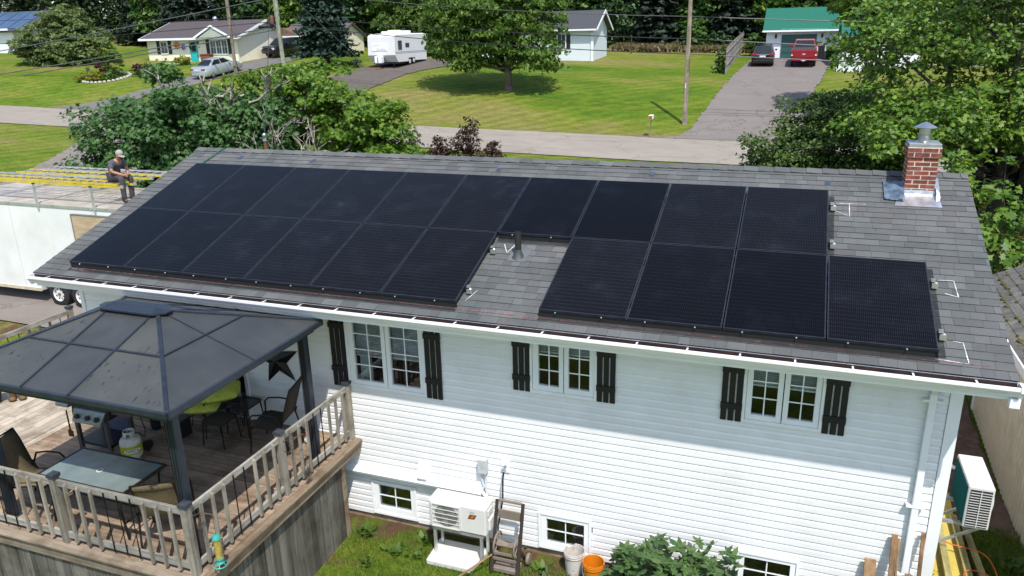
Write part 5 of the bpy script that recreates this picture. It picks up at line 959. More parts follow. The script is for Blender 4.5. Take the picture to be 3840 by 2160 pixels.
for x_ in (-8.05, -7.21):
    for y_ in (TY0+.12, TY1-.12):
        b = MB(); b.lathe([(.20, -.1), (.32, -.105), (.355, -.08), (.36, 0), (.355, .08), (.32, .105), (.20, .1)], (0, 0, 0), 30, closed=False); b.xf(Matrix.Translation((x_, y_, TG+.36)) @ Matrix.Rotation(pi/2, 4, 'X')); wh = b.build('wheel', M_rub, t, True)
        sg = -1 if y_ < 7 else 1; b = MB(); N = 24; v = []; f = []
        for q, dy in ((.205, .10), (.185, .085), (.175, .05), (.14, .05), (.075, .065), (.0, .065)):
            for k in range(N): v.append((x_+q*cos(2*pi*k/N), y_+sg*dy, TG+.36+q*sin(2*pi*k/N)))
        for i in range(5):
            for k in range(N): f.append((i*N+k, i*N+(k+1) % N, (i+1)*N+(k+1) % N, (i+1)*N+k))
        b.add(v, f); b.build('rim', M_rim, wh, True)
        for k in range(8):
            a = 2*pi*(k+.5)/8; b = MB(); c = Vector((x_+.135*cos(a), y_+sg*.066, TG+.36+.135*sin(a))); u = Vector((cos(a), 0, sin(a)))*.032; w = Vector((-sin(a), 0, cos(a)))*.030; b.add([c+u-w, c+u+w, c-u*.9], [(0, 1, 2)]); b.build('rim_hole', M_dark, wh, fixn=False)
        b = MB(); b.lathe([(.045, 0), (.04, .03), (.02, .05)], (0, 0, 0), 14); b.xf(Matrix.Translation((x_, y_+sg*.064, TG+.36)) @ Matrix.Rotation(-sg*pi/2, 4, 'X')); b.build('hub', mat('rusty hub', (.16, .09, .05), .7), wh, True)
b = MB(); b.box(TX0+.3, TX1-.3, TY0+.3, TY1-.3, TZ0-.15, TZ0-.01); b.build('chassis', M_dark, t)
# ladder rack
for x_ in (-10.05, -8.05, -6.05):
    for y_ in (TY0+.0, TY1):
        b = MB(); b.box(x_-.025, x_+.025, y_-.045, y_-.005 if y_ < 7 else y_+.04, TZ1-.1, 3.98); b.build('rack_post', M_alu, t); b = MB(); b.box(x_-.032, x_+.032, y_-.05, y_+.0, 3.981, 4.01); b.build('rack_cap', M_dark, t)
        b = MB(); b.box(x_-.07, x_+.07, y_-.03, y_-.022, TZ1-.02, TZ1+.05); b.build('rack_foot', M_alu, t)
    b = MB(); b.bar((x_, TY0-.02, 3.89), (x_, TY1+.02, 3.89), .045, .06); b.build('rack_bar', M_alu, t)
b = MB(); b.box(-6.86, -5.6, TY0-.075, TY0-.05, 1.95, 3.22); o = b.build('plywood_sheet', mat('plywood', (.46, .35, .22), .7, var=.12, vscale=3, stretch=(1, 1, 6))); b = MB(); pb = thing('plywood_panel', (-6.2, 5.88, 1.95), 'tan plywood panel in a dark frame against the trailer side', 'panel'); o.parent = pb; o.location = (6.2, -5.88, -1.95); o.name = 'sheet'
for r in ((-6.89, -6.86, 1.93, 3.24), (-5.6, -5.57, 1.93, 3.24), (-6.86, -5.6, 3.22, 3.25), (-6.86, -5.6, 1.92, 1.95)):
    b = MB(); b.box(r[0], r[1], TY0-.085, TY0-.035, r[2], r[3]); b.build('frame', mat('grey frame', (.18, .18, .17), .5), pb)
M_ly = mat('yellow fibreglass', (.56, .43, .03), .5, var=.12, vscale=3, dirt=(.33, .27, .1), dscale=4, damt=.3); M_la = mat('ladder aluminium', (.62, .63, .63), .35, metal=.6, var=.1)
def ladder(x0, x1, y0, y1, z, rm, label, double=True):
    t = thing('ladder', ((x0+x1)/2, (y0+y1)/2, z), label, 'ladder', 'ladders on the trailer rack')
    for lv in range(2 if double else 1):
        zz = z+lv*.06; ins = lv*.035
        for y_ in (y0+ins, y1-ins):
            b = MB(); b.box(x0+lv*.2, x1-lv*.12, y_-.012, y_+.012, zz, zz+.05); b.build('side_rail', rm, t)
        x_ = x0+.2+lv*.15
        while x_ < x1-.15:
            b = MB(); b.tube([(x_, y0+ins+.015, zz+.03), (x_, y1-ins-.015, zz+.03)], .02, 8); b.build('rung', M_la, t, True); x_ += .305
    for y_ in (y0, y1):
        b = MB(); b.box(x1, x1+.09, y_-.02, y_+.02, z+.005, z+.08); b.build('foot', M_la, t)
ladder(-13.5, -5.35, 6.22, 6.66, 3.925, M_ly, 'yellow extension ladder nearest the camera on the trailer rack'); ladder(-13.2, -6.35, 6.82, 7.24, 3.925, M_la, 'second ladder from the near side of the trailer rack', False)
ladder(-10.6, -5.55, 7.45, 7.90, 3.925, M_ly, 'third ladder on the rack, yellow, running behind the seated person', False); ladder(-10.3, -5.0, 8.05, 8.48, 3.925, M_la, 'bare aluminium ladder farthest back on the rack', False)
# ---- person sitting on the ladder end
import bmesh
def skin(name, joints, edges, m, parent=None, M=None, sub=2, root=0):
    me = bpy.data.meshes.new(name); bm = bmesh.new(); ly = bm.verts.layers.skin.verify(); vs_ = []
    for (x, y, z, r) in joints:
        v = bm.verts.new(M @ Vector((x, y, z)) if M else (x, y, z)); rr = r if hasattr(r, '__len__') else (r, r); v[ly].radius = rr; vs_.append(v)
    vs_[root][ly].use_root = True
    for a, c in edges: bm.edges.new((vs_[a], vs_[c]))
    bm.to_mesh(me); bm.free(); me.materials.append(m); o = bpy.data.objects.new(name, me); COL.objects.link(o)
    md = o.modifiers.new('skin', 'SKIN'); md.use_smooth_shade = True; sb = o.modifiers.new('sub', 'SUBSURF'); sb.levels = sub; sb.render_levels = sub
    if parent is not None: o.parent = parent
    return o
M_skin = mat('skin', (.40, .19, .115), .55, var=.08); M_shirt = mat('charcoal t-shirt', (.075, .085, .10), .85, var=.12, vscale=12, bumps=.2); M_trs = mat('dark work trousers', (.052, .046, .050), .85, var=.15, vscale=10, bumps=.2); M_cap = mat('pale grey cap', (.33, .29, .28), .8, var=.06); M_boot = mat('black boot', (.015, .014, .014), .6); M_hair = mat('dark beard', (.055, .03, .02), .8)
MP = Matrix.Translation((-5.93, 6.62, 4.075)) @ Matrix.Rotation(radians(-92), 4, 'Z') @ Matrix.Scale(.95, 4)    # faces local +Y, here towards the house and the camera
J = [(0, 0, .10, .125), (0, .03, .26, .125), (0, .11, .41, (.15, .12)), (0, .20, .50, (.11, .09)), (0, .27, .565, .055), (0, .325, .615, .082), (0, .352, .69, .092), (0, .345, .745, .07),
     (-.19, .18, .475, .062), (-.265, .235, .26, .046), (-.10, .43, .155, .034), (.19, .18, .475, .062), (.265, .245, .26, .046), (.10, .44, .155, .034),
     (-.10, .02, .07, .095), (-.155, .43, .07, .066), (-.15, .40, -.22, .055), (-.145, .37, -.52, .038), (-.155, .50, -.565, .035), (.10, .02, .07, .095), (.165, .45, .09, .066), (.165, .44, -.2, .055), (.16, .42, -.50, .038), (.17, .55, -.565, .035),
     (-.035, .47, .135, .030), (.04, .475, .13, .030)]
E_ = [(0, 1), (1, 2), (2, 3), (3, 4), (4, 5), (5, 6), (6, 7), (3, 8), (8, 9), (9, 10), (3, 11), (11, 12), (12, 13), (0, 14), (14, 15), (15, 16), (16, 17), (17, 18), (0, 19), (19, 20), (20, 21), (21, 22), (22, 23), (10, 24), (13, 25)]
for s, base in ((1, 24), (-1, 25)):      # interlaced fingers curling over the other hand
    for k, ln in enumerate((.9, 1.0, .95, .8)):
        i0 = len(J); z0 = .158-.018*k; x0 = -.035 if s == 1 else .04
        J += [(x0+s*.028, .505-.004*k, z0, .010), (x0+s*.058*ln, .508, z0-.006, .0095), (x0+s*.078*ln, .488, z0-.014, .0085)]; E_ += [(base, i0), (i0, i0+1), (i0+1, i0+2)]
    i0 = len(J); J += [((-.035 if s == 1 else .04)+s*.01, .47, .172, .011), ((-.035 if s == 1 else .04)+s*.04, .49, .188, .0095)]; E_ += [(base, i0), (i0, i0+1)]
per = skin('person', J, E_, M_skin, None, MP, 2); tag(per, 'person in grey t-shirt, dark trousers and pale cap sitting on the ladders with hands clasped', 'person')
skin('t_shirt', [(0, 0.0, .13, .152), (0, .04, .27, .155), (0, .11, .41, (.185, .145)), (0, .19, .50, (.14, .11)), (0, .24, .54, .075), (-.19, .18, .47, .085), (-.25, .22, .32, .066), (.19, .18, .47, .085), (.25, .23, .32, .066)], [(0, 1), (1, 2), (2, 3), (3, 4), (3, 5), (5, 6), (3, 7), (7, 8)], M_shirt, per, MP)
skin('trousers', [(0, 0, .085, .135), (-.105, .05, .075, .108), (-.155, .43, .075, .086), (-.15, .41, -.2, .078), (-.145, .38, -.575, .066), (.105, .05, .075, .108), (.165, .45, .095, .086), (.165, .45, -.18, .078), (.16, .43, -.575, .066)], [(0, 1), (1, 2), (2, 3), (3, 4), (0, 5), (5, 6), (6, 7), (7, 8)], M_trs, per, MP)
for x_, y_ in ((-.145, .37), (.16, .42)): skin('boot', [(x_, y_, -.50, .05), (x_, y_-.01, -.565, .05), (x_, y_+.10, -.58, .045), (x_, y_+.19, -.59, .038)], [(0, 1), (1, 2), (2, 3)], M_boot, per, MP)
b = MB(); hc = Vector((0, .343, .71)); R_h = Matrix.Translation(hc) @ Matrix.Rotation(radians(-24), 4, 'X')
b.lathe([(.098, 0), (.101, .03), (.092, .07), (.062, .105), (.02, .12), (.0, .121)], (0, 0, 0), 22); N0 = len(b.v); N = 14
b.add([(.092*sin(pi*(k/N-.5)), .035+.06*cos(pi*(k/N-.5)), .008) for k in range(N+1)]+[(.088*sin(pi*(k/N-.5)), .055+.125*cos(pi*(k/N-.5)), -.012+.0*k) for k in range(N+1)], [(k, k+1, k+N+2, k+N+1) for k in range(N)]); b.xf(MP @ R_h); o = b.build('cap', M_cap, per, True, fixn=False)
b = MB(); b.sphere((0, .398, .612), .066, .045, .05, 14, 8); b.xf(MP); b.build('beard', M_hair, per, True)
b = MB(); b.sphere((0, .44, .675), .014, .018, .022, 8, 6); b.xf(MP); b.build('nose', M_skin, per, True)
for s in (-1, 1):
    b = MB(); b.sphere((s*.088, .34, .68), .012, .022, .032, 8, 6); b.xf(MP); b.build('ear', M_skin, per, True); b = MB(); b.sphere((s*.032, .424, .695), .010, .008, .008, 8, 6); b.xf(MP); b.build('eye', M_dark, per, True)
# ------------------------------------------------------------------ houses across the street
def lap_mat(name, c, sc=9.0):
    if name in MATS: return MATS[name]
    m, n, l, b = nt(name); g = n.new('ShaderNodeNewGeometry'); s = n.new('ShaderNodeSeparateXYZ'); l.new(g.outputs['Position'], s.inputs[0]); k = n.new('ShaderNodeMath'); k.operation = 'MULTIPLY'; k.inputs[1].default_value = sc; l.new(s.outputs[2], k.inputs[0]); f = n.new('ShaderNodeMath'); f.operation = 'FRACT'; l.new(k.outputs[0], f.inputs[0])
    t = noise(n, l, 1.2, 4, g.outputs['Position']); r = ramp(n, [(.3, tuple(x*.94 for x in c)), (.7, c)]); l.new(t.outputs[0], r.inputs[0]); rl = ramp(n, [(0, (.78, .78, .78)), (.10, (1, 1, 1))]); l.new(f.outputs[0], rl.inputs[0]); mx = n.new('ShaderNodeMix'); mx.data_type = 'RGBA'; mx.blend_type = 'MULTIPLY'; mx.inputs[0].default_value = 1; l.new(r.outputs[0], mx.inputs[6]); l.new(rl.outputs[0], mx.inputs[7]); l.new(mx.outputs[2], b.inputs['Base Color']); b.inputs['Roughness'].default_value = .5
    return m
def gable(b, x0, x1, y0, y1, ze, zr, ov=.35, th=.12):     # ridge along X
    ym = (y0+y1)/2; ya, yb = y0-ov, y1+ov; dz = (zr-ze)/(ym-y0)*ov; z0 = ze-dz
    b.add([(x0, ya, z0), (x1, ya, z0), (x1, ym, zr), (x0, ym, zr), (x0, yb, z0), (x1, yb, z0), (x0, ya, z0-th), (x1, ya, z0-th), (x1, ym, zr-th), (x0, ym, zr-th), (x0, yb, z0-th), (x1, yb, z0-th)],
          [(0, 1, 2, 3), (3, 2, 5, 4), (6, 9, 8, 7), (9, 10, 11, 8), (0, 6, 7, 1), (4, 5, 11, 10), (0, 3, 9, 6), (3, 4, 10, 9), (1, 7, 8, 2), (2, 8, 11, 5)]); return b
def walls(h, m, x0, x1, y0, y1, z0, ze, zr, nm='wall'):
    ym = (y0+y1)/2; b = MB(); b.add([(x0, y0, z0), (x1, y0, z0), (x1, y1, z0), (x0, y1, z0), (x0, y0, ze), (x1, y0, ze), (x1, y1, ze), (x0, y1, ze), (x0, ym, zr-.13), (x1, ym, zr-.13)], [(0, 1, 5, 4), (2, 3, 7, 6), (1, 2, 6, 9, 5), (3, 0, 4, 8, 7)]); return b.build(nm, m, h)
def win(h, x0, x1, z0, z1, y, cols=1, rows=2, curtain=True):
    b = MB()
    for r in ((x0-.08, x0, z0-.08, z1+.08), (x1, x1+.08, z0-.08, z1+.08), (x0, x1, z1, z1+.08), (x0, x1, z0-.1, z0)): b.box(r[0], r[1], y-.06, y+.02, r[2], r[3])
    w = b.build('window', M_trim, h); b = MB(); b.box(x0, x1, y-.025, y-.015, z0, z1); b.build('pane', mat('far glass', (.06, .085, .095), .08, spec=.8, var=.4, vscale=3), w)
    for c in range(cols):
        xa, xb = x0+(x1-x0)*c/cols, x0+(x1-x0)*(c+1)/cols
        if c: b = MB(); b.box(xa-.05, xa+.05, y-.055, y-.026, z0, z1); b.build('mullion', M_trim, w)
        b = MB(); b.box((xa+xb)/2-.012, (xa+xb)/2+.012, y-.035, y-.026, z0, z1)
        for r in range(1, rows): zz = z0+(z1-z0)*r/rows; b.box(xa, xb, y-.034, y-.0265, zz-.012, zz+.012)
        b.build('muntin', M_trim, w)
    return w
def shut(h, x0, x1, z0, z1, y, m):
    b = MB(); b.box(x0, x1, y-.05, y-.01, z0, z1); b.build('shutter', m, h)
M_cream = lap_mat('cream siding', (.84, .79, .62)); M_wlap = lap_mat('white siding far', (.80, .81, .82)); M_blue = lap_mat('pale blue siding', (.68, .74, .78)); M_dsh = mat('far black shutter', (.012, .012, .014), .6)
def ribbed(name, c, ax=0, sc=3.6):
    if name in MATS: return MATS[name]
    return mat(name, c, .38, metal=.3, var=.06, vscale=1.0)
# cream bungalow
h = thing('bungalow', (-41, 53, 5.7), 'cream bungalow with brown metal roof and turquoise door', 'house'); X0, X1, Y0, Y1, ZB, ZE, ZR = -46.1, -36.0, 49.7, 57.3, 5.3, 7.95, 9.27
walls(h, M_cream, X0, X1, Y0, Y1, ZB, ZE, ZR); b = MB(); gable(b, X0-.35, X1+.5, Y0, Y1, ZE, ZR, .5); rf = b.build('roof', mat('brown metal roof', (.135, .112, .110), .45, metal=.25, var=.08), h)
k_ = X0-.2
while k_ < X1+.4:
    b = MB(); z0_ = ZE-(ZR-ZE)/3.8*.5; b.bar((k_, Y0-.5, z0_+.012), (k_, 53.5, ZR+.012), .035, .03); b.build('roof_rib', MATS['brown metal roof'], rf); k_ += .3
b = MB(); b.box(X0-.4, X1+.55, Y0-.62, Y0-.51, 7.60, 7.78); b.build('gutter', M_trim, h)
for sx_ in (X0-.37, X1+.52):
    b = MB(); b.bar((sx_, Y0-.5, 7.69), (sx_, 53.5, 9.17), .04, .2); b.build('rake_board', M_trim, h)
b = MB(); b.add([(-39.9, 48.9, 7.82), (-36.1, 48.9, 7.82), (-38.0, 48.9, 8.75), (-38.0, 52.2, 8.75), (-39.9, 49.6, 7.85), (-36.1, 49.6, 7.85)], [(0, 2, 3, 4), (1, 5, 3, 2)]); b.build('porch_roof', MATS['brown metal roof'], rf, fixn=False)
b = MB(); b.add([(-39.5, 48.93, 7.78), (-36.5, 48.93, 7.78), (-38.0, 48.93, 8.6)], [(0, 1, 2)]); b.build('porch_gable', mat('grey green gable', (.42, .44, .38), .6), h, fixn=False)
for a, c in (((-39.95, 48.88, 7.76), (-38.0, 48.88, 8.72)), ((-36.05, 48.88, 7.76), (-38.0, 48.88, 8.72))):
    b = MB(); b.bar(a, c, .06, .16); b.build('rake_board', M_trim, h)
b = MB(); b.box(-41.25, -40.4, Y0-.05, Y0-.005, 5.68, 7.5); d_ = b.build('door', mat('turquoise door', (.02, .42, .40), .45), h); b = MB(); b.box(-40.98, -40.55, Y0-.065, Y0-.051, 6.6, 7.38); b.build('pane', M_dsh, d_); b = MB(); pts = [(-40.98+.0+.19*cos(2*pi*k/16), Y0-.09, 7.02+.22*sin(2*pi*k/16)) for k in range(17)]; b.tube(pts, .08, 6, False); b.build('wreath', mat('wreath', (.02, .06, .025), .9, var=.4, bumps=.6), d_, True)
win(h, -44.5, -43.8, 6.5, 7.45, Y0); shut(h, -44.98, -44.62, 6.42, 7.58, Y0, M_dsh); shut(h, -43.66, -43.32, 6.42, 7.58, Y0, M_dsh); win(h, -38.9, -37.1, 6.4, 7.5, Y0, 3, 2); shut(h, -39.38, -39.0, 6.36, 7.58, Y0, M_dsh); shut(h, -37.0, -36.62, 6.36, 7.58, Y0, M_dsh)
b = MB(); b.box(-39.8, -38.75, 49.2, 49.66, 5.6, 6.32); pl = b.build('brick_planter', mat('far brick', (.24, .09, .055), .85, var=.3, vscale=12), h); b = MB(); b.box(-39.84, -38.7, 49.15, 49.68, 6.321, 6.39); b.build('planter_cap', mat('far brick', (.24, .09, .055)), pl)
b = MB(); b.box(-46.6, -40, 47.7, 49.69, 5.0, 5.66); b.build('front_step', mat('pale step', (.5, .47, .4), .8), h); b = MB(); b.box(-40.3, -40.2, Y0-.12, Y0-.01, 7.2, 7.45); b.build('porch_lamp', M_dsh, h); TV, TF = textmesh('24', .22); b = MB(); b.add([(-40.2+x_, Y0-.02, 6.95+y_) for x_, y_, q in TV], TF); b.build('house_number', M_dsh, h, fixn=False)
b = MB(); b.sphere((-41.8, 54.2, 9.45), .25, n=14, m=8); b.build('roof_turbine', M_galv, h, True)
for cx, cz, r, c, nm in ((-42.65, 7.16, .44, (.72, .18, .015), 'orange'), (-41.93, 7.0, .34, (.22, .12, .58), 'purple')):
    b = MB(); v = [(cx, Y0-.17, cz)]
    for k in range(16): a = 2*pi*k/16+.2; q = r if k % 2 == 0 else r*.5; v.append((cx+q*cos(a), Y0-.1, cz+q*sin(a)))
    b.add(v, [(0, 1+k, 1+(k+1) % 16) for k in range(16)]); t = thing('wall_flower', (cx, Y0-.1, cz), f'{nm} metal flower ornament on the cream bungalow wall', 'ornament', 'metal flowers on the bungalow wall'); b.build('petals', mat(nm+' petal', c, .5), t, fixn=False); b = MB(); b.sphere((cx, Y0-.12, cz), r*.2, n=8, m=6); b.build('centre', M_dsh, t, True)
# wing behind with turquoise side door
wg = thing('bungalow_wing', (-35, 58, 5.7), 'rear wing of the cream bungalow with a small brown porch roof', 'house'); walls(wg, M_cream, -36.9, -30.5, 57.35, 62, 5.3, 7.75, 8.9); b = MB(); gable(b, -37.1, -30.2, 57.35, 62, 7.75, 8.9, .4); b.build('roof', MATS['brown metal roof'], wg)
b = MB(); b.box(-36.6, -35.75, 57.28, 57.34, 5.8, 7.4); d_ = b.build('door', MATS['turquoise door'], wg); b = MB(); b.box(-36.45, -35.9, 57.26, 57.279, 6.5, 7.2); b.build('pane', M_dsh, d_)
b = MB(); b.prism([(-37.3, 7.75), (-33.5, 7.75), (-35.4, 8.5)], 55.6, 57.3, 'y'); b.build('porch_roof', mat('brown porch', (.16, .10, .07), .7), wg); b = MB(); b.box(-37.4, -33.4, 55.5, 55.59, 7.66, 7.76); b.build('fascia', M_trim, wg)
# white house with dark roof behind the lawn tree
h = thing('house', (-9, 57.7, 5.3), 'pale blue-white house with dark roof behind the lawn tree', 'house'); walls(h, M_blue, -15.5, -5.3, 55.2, 60.2, 4.7, 7.95, 9.25); b = MB(); gable(b, -15.8, -4.85, 55.2, 60.2, 7.95, 9.25, .4); b.build('roof', mat('slate dark shingle', (.055, .058, .066), .85, var=.15, vscale=12), h)
for a, c in (((-4.84, 54.78, 7.66), (-4.84, 57.7, 9.17)), ((-4.84, 60.62, 7.66), (-4.84, 57.7, 9.17))):
    b = MB(); b.bar(a, c, .04, .2); b.build('rake_board', M_trim, h)
b = MB(); b.box(-15.8, -4.87, 54.70, 54.79, 7.63, 7.76); b.build('gutter', M_trim, h); b = MB(); b.box(-5.42, -5.22, 55.1, 55.3, 4.8, 7.5); b.build('corner_trim', M_trim, h)
win(h, -8.25, -7.6, 6.3, 7.35, 55.2); shut(h, -7.52, -7.18, 6.25, 7.42, 55.2, M_dsh); shut(h, -8.68, -8.36, 6.25, 7.42, 55.2, M_dsh); b = MB(); b.box(-11.4, -10.5, 55.12, 55.18, 5.4, 7.35); b.build('door', M_trim, h)
b = MB(); b.box(-11.8, -9.0, 53.2, 55.15, 4.9, 5.45); b.build('front_step', mat('pale step', (.5, .47, .4), .8), h)
# shed with rusty roof behind the travel trailer, board fence
h = thing('garden_shed', (-17, 60.5, 5.6), 'small shed with reddish brown roof behind the travel trailer', 'shed'); walls(h, M_wlap, -19.6, -15.4, 59.2, 63, 5.2, 7.9, 9.3); b = MB(); gable(b, -19.9, -15.1, 59.2, 63, 7.9, 9.3, .3); b.build('roof', mat('rusty roof', (.20, .085, .06), .8, var=.12), h)
def board_fence(name, a, c, zt0, zt1, m, label, w=.15):
    t = thing(name, (a[0], a[1], g1(*a)), label, 'fence'); L = sqrt((c[0]-a[0])**2+(c[1]-a[1])**2); n_ = int(L/w); d = ((c[0]-a[0])/L, (c[1]-a[1])/L)
    for k in range(n_):
        u = (k+.5)/n_; x, y = a[0]+(c[0]-a[0])*u, a[1]+(c[1]-a[1])*u; z0 = g1(x, y)-.1; z1 = z0+.1+zt0+(zt1-zt0)*u+rnd.uniform(-.02, .02); b = MB(); hw = w*.47; b.bar((x, y, z0), (x, y, z1), .025, hw*2, (d[0], d[1], 0)) if False else b.add([(x-d[0]*hw-d[1]*.012, y-d[1]*hw+d[0]*.012, z0), (x+d[0]*hw-d[1]*.012, y+d[1]*hw+d[0]*.012, z0), (x+d[0]*hw+d[1]*.012, y+d[1]*hw-d[0]*.012, z0), (x-d[0]*hw+d[1]*.012, y-d[1]*hw-d[0]*.012, z0), (x-d[0]*hw-d[1]*.012, y-d[1]*hw+d[0]*.012, z1), (x+d[0]*hw-d[1]*.012, y+d[1]*hw+d[0]*.012, z1), (x+d[0]*hw+d[1]*.012, y+d[1]*hw-d[0]*.012, z1), (x-d[0]*hw+d[1]*.012, y-d[1]*hw-d[0]*.012, z1)], [(0, 3, 2, 1), (4, 5, 6, 7), (0, 1, 5, 4), (1, 2, 6, 5), (2, 3, 7, 6), (3, 0, 4, 7)]); b.build('fence_board', m, t)
    for hh in (.35, .85):
        b = MB(); b.bar((a[0]+d[1]*.05, a[1]-d[0]*.05, g1(*a)+zt0*hh), (c[0]+d[1]*.05, c[1]-d[0]*.05, g1(*c)+zt1*hh), .04, .08); b.build('fence_rail', m, t)
M_gw = grain('grey fence wood', (.30, .285, .26), (.17, .16, .145), 'z'); board_fence('board_fence', (5.9, 48.5), (5.75, 66), 1.75, 1.75, M_gw, 'grey vertical board fence beside the driveway of the green-roofed garage', .19); board_fence('board_fence', (-18.7, 56.2), (-16.2, 56.4), 1.5, 1.5, M_gw, 'short grey board fence behind the travel trailer', .2)
# garage with green metal roof
h = thing('garage', (10.7, 62, 5.1), 'white garage with green metal roof and dark green overhead door', 'garage'); walls(h, M_wlap, 8.0, 13.45, 59.0, 65.0, 4.8, 7.55, 9.05); b = MB(); gable(b, 7.72, 13.6, 59.0, 65.0, 7.55, 9.05, .45); M_grn = mat('green metal roof', (.022, .155, .095), .4, metal=.2, var=.05); rf = b.build('roof', M_grn, h)
k_ = 7.75
while k_ < 13.6:
    b = MB(); dz = (9.05-7.55)/3*.45; b.bar((k_, 58.55, 7.55-dz+.012), (k_, 62, 9.062), .03, .028); b.build('roof_rib', M_grn, rf); k_ += .235
b = MB(); b.box(7.7, 13.62, 58.45, 58.54, 7.2, 7.33); b.build('fascia', M_trim, h); b = MB(); b.bar((9.1, 58.62, 7.40), (12.5, 58.62, 7.40), .06, .05); b.build('snow_guard', mat('pale green bar', (.1, .42, .3), .4), rf)
b = MB(); b.box(9.18, 11.78, 58.93, 58.99, 5.15, 6.99); gd = b.build('overhead_door', mat('dark green door', (.028, .095, .085), .5, var=.06), h)
for k in range(1, 4):
    b = MB(); z_ = 5.15+k*.46; b.box(9.18, 11.78, 58.915, 58.929, z_-.012, z_+.012); b.build('door_seam', mat('door seam', (.015, .05, .045), .5), gd)
for k in range(4):
    for j in range(6): b = MB(); b.box(9.26+j*.42, 9.26+j*.42+.34, 58.918, 58.9295, 5.22+k*.46, 5.22+k*.46+.32); b.build('door_panel', MATS['dark green door'], gd)
for x_ in (8.73, 12.16): b = MB(); b.lathe([(.03, 0), (.07, .05), (.08, .25), (.03, .33), (.0, .36)], (x_, 58.88, 6.72), 10); b.build('wall_lamp', M_dsh, h, True)
h = thing('house', (16.5, 56, 4.7), 'white house with green roof beside the garage, mostly hidden by the oak', 'house'); walls(h, M_wlap, 13.5, 18.5, 52.6, 58.5, 4.3, 7.2, 8.5); b = MB(); gable(b, 13.3, 18.7, 52.6, 58.5, 7.2, 8.5, .4); b.build('roof', M_grn, h)
b = MB(); b.box(13.15, 15.6, 50.4, 52.55, 4.2, 4.75); b.build('porch_floor', M_wlap, h); b = MB(); b.box(13.15, 15.6, 50.4, 50.45, 4.751, 5.35)
b.build('porch_skirt', M_wlap, h); TV, TF = textmesh('46', .2); b = MB(); b.add([(14.0+x_, 52.58, 5.9+y_) for x_, y_, q in TV], TF); b.build('house_number', M_dsh, h, fixn=False); b = MB(); b.box(13.7, 14.2, 50.3, 50.39, 5.2, 5.35); b.build('window_box', M_dsh, h)
for x_ in (13.2, 15.55): b = MB(); b.box(x_-.05, x_+.05, 50.4, 50.5, 4.75, 7.0); b.build('porch_post', M_trim, h)
# house with solar panels at the far left
h = thing('house', (-73, 56, 5.8), 'white house with blue solar panels on its roof at the left edge', 'house'); walls(h, M_wlap, -80, -67.2, 53.2, 60, 5, 9.2, 10.9); b = MB(); gable(b, -80.3, -64.4, 53.2, 60, 9.2, 10.95, .5); b.build('roof', mat('slate dark shingle', (.055, .058, .066)), h); b = MB(); b.box(-80, -67.15, 52.55, 52.7, 8.95, 9.15); b.build('gutter', M_trim, h)
M_fpv = mat('far solar blue', (.05, .09, .17), .15, spec=.9, var=.15)
for i in range(7):
    for j in range(2): xa = -79+i*1.9; f0, f1 = .08+j*.44, .5+j*.44; b = MB(); b.add([(xa, 53.2-.5+3.9*f0, 8.96+1.99*f0+.04), (xa+1.8, 53.2-.5+3.9*f0, 8.96+1.99*f0+.04), (xa+1.8, 53.2-.5+3.9*f1, 8.96+1.99*f1+.04), (xa, 53.2-.5+3.9*f1, 8.96+1.99*f1+.04)], [(0, 1, 2, 3)]); b.build('solar_panel', M_fpv, h, fixn=False)
# ------------------------------------------------------------------ vehicles (local: rear at y=0, nose to +Y)
M_tyre = M_rub; M_alloy = mat('alloy rim', (.5, .5, .5), .3, metal=.7); M_cg = mat('car glass', (.015, .02, .024), .08, spec=.45); M_red = mat('tail lamp red', (.35, .008, .015), .2, coat=.5); M_clr = mat('clear lamp', (.7, .7, .68), .15); M_plate = mat('plate white', (.75, .75, .75), .5); M_blk = mat('black trim', (.012, .012, .013), .5)
def paint(name, c): return mat(name, c, .3, metal=.35, var=.03, coat=.8)
def ring(w, zb, zm, zt, wt): return [(-w*.92, zb), (-w, zb+.12), (-w, zm), (-wt, zt), (wt, zt), (w, zm), (w, zb+.12), (w*.92, zb)]
def loft(b, sts):
    n_ = len(sts[0][1]); v = []; f = []
    for y, r in sts: v += [(x, y, z) for x, z in r]
    for i in range(len(sts)-1):
        for k in range(n_): f.append((i*n_+k, i*n_+(k+1) % n_, (i+1)*n_+(k+1) % n_, (i+1)*n_+k))
    f += [tuple(range(n_)), tuple(range((len(sts)-1)*n_, len(sts)*n_))[::-1]]; return b.add(v, f)
def wheels(t, ys_, tr, r):
    for y in ys_:
        for s in (-1, 1):
            b = MB(); b.lathe([(r*.62, -.1), (r*.95, -.1), (r, -.06), (r, .06), (r*.95, .1), (r*.62, .1)], (0, 0, 0), 22, closed=False); b.xf(Matrix.Translation((s*tr, y, r)) @ Matrix.Rotation(pi/2, 4, 'Y')); w = b.build('wheel', M_tyre, t, True, local=True)
            b = MB(); b.lathe([(r*.64, 0), (r*.6, .02), (r*.2, .03), (0, .035)], (0, 0, 0), 16); b.xf(Matrix.Translation((s*(tr+.075), y, r)) @ Matrix.Rotation(s*pi/2, 4, 'Y')); b.build('rim', M_alloy, w, True, local=True)
            for k in range(5): a = 2*pi*k/5; b = MB(); c = Vector((s*(tr+.115), y+r*.38*cos(a), r+r*.38*sin(a))); u = Vector((0, cos(a), sin(a)))*r*.16; q = Vector((0, -sin(a), cos(a)))*r*.13; b.add([c-u*.6-q*.5, c+u-q, c+u+q, c-u*.6+q*.5], [(0, 1, 2, 3)]); b.build('rim_gap', M_dark, w, local=True, fixn=False)
def panel(t, pts, m, nm): b = MB(); b.add(pts, [tuple(range(len(pts)))]); return b.build(nm, m, t, local=True, fixn=False)
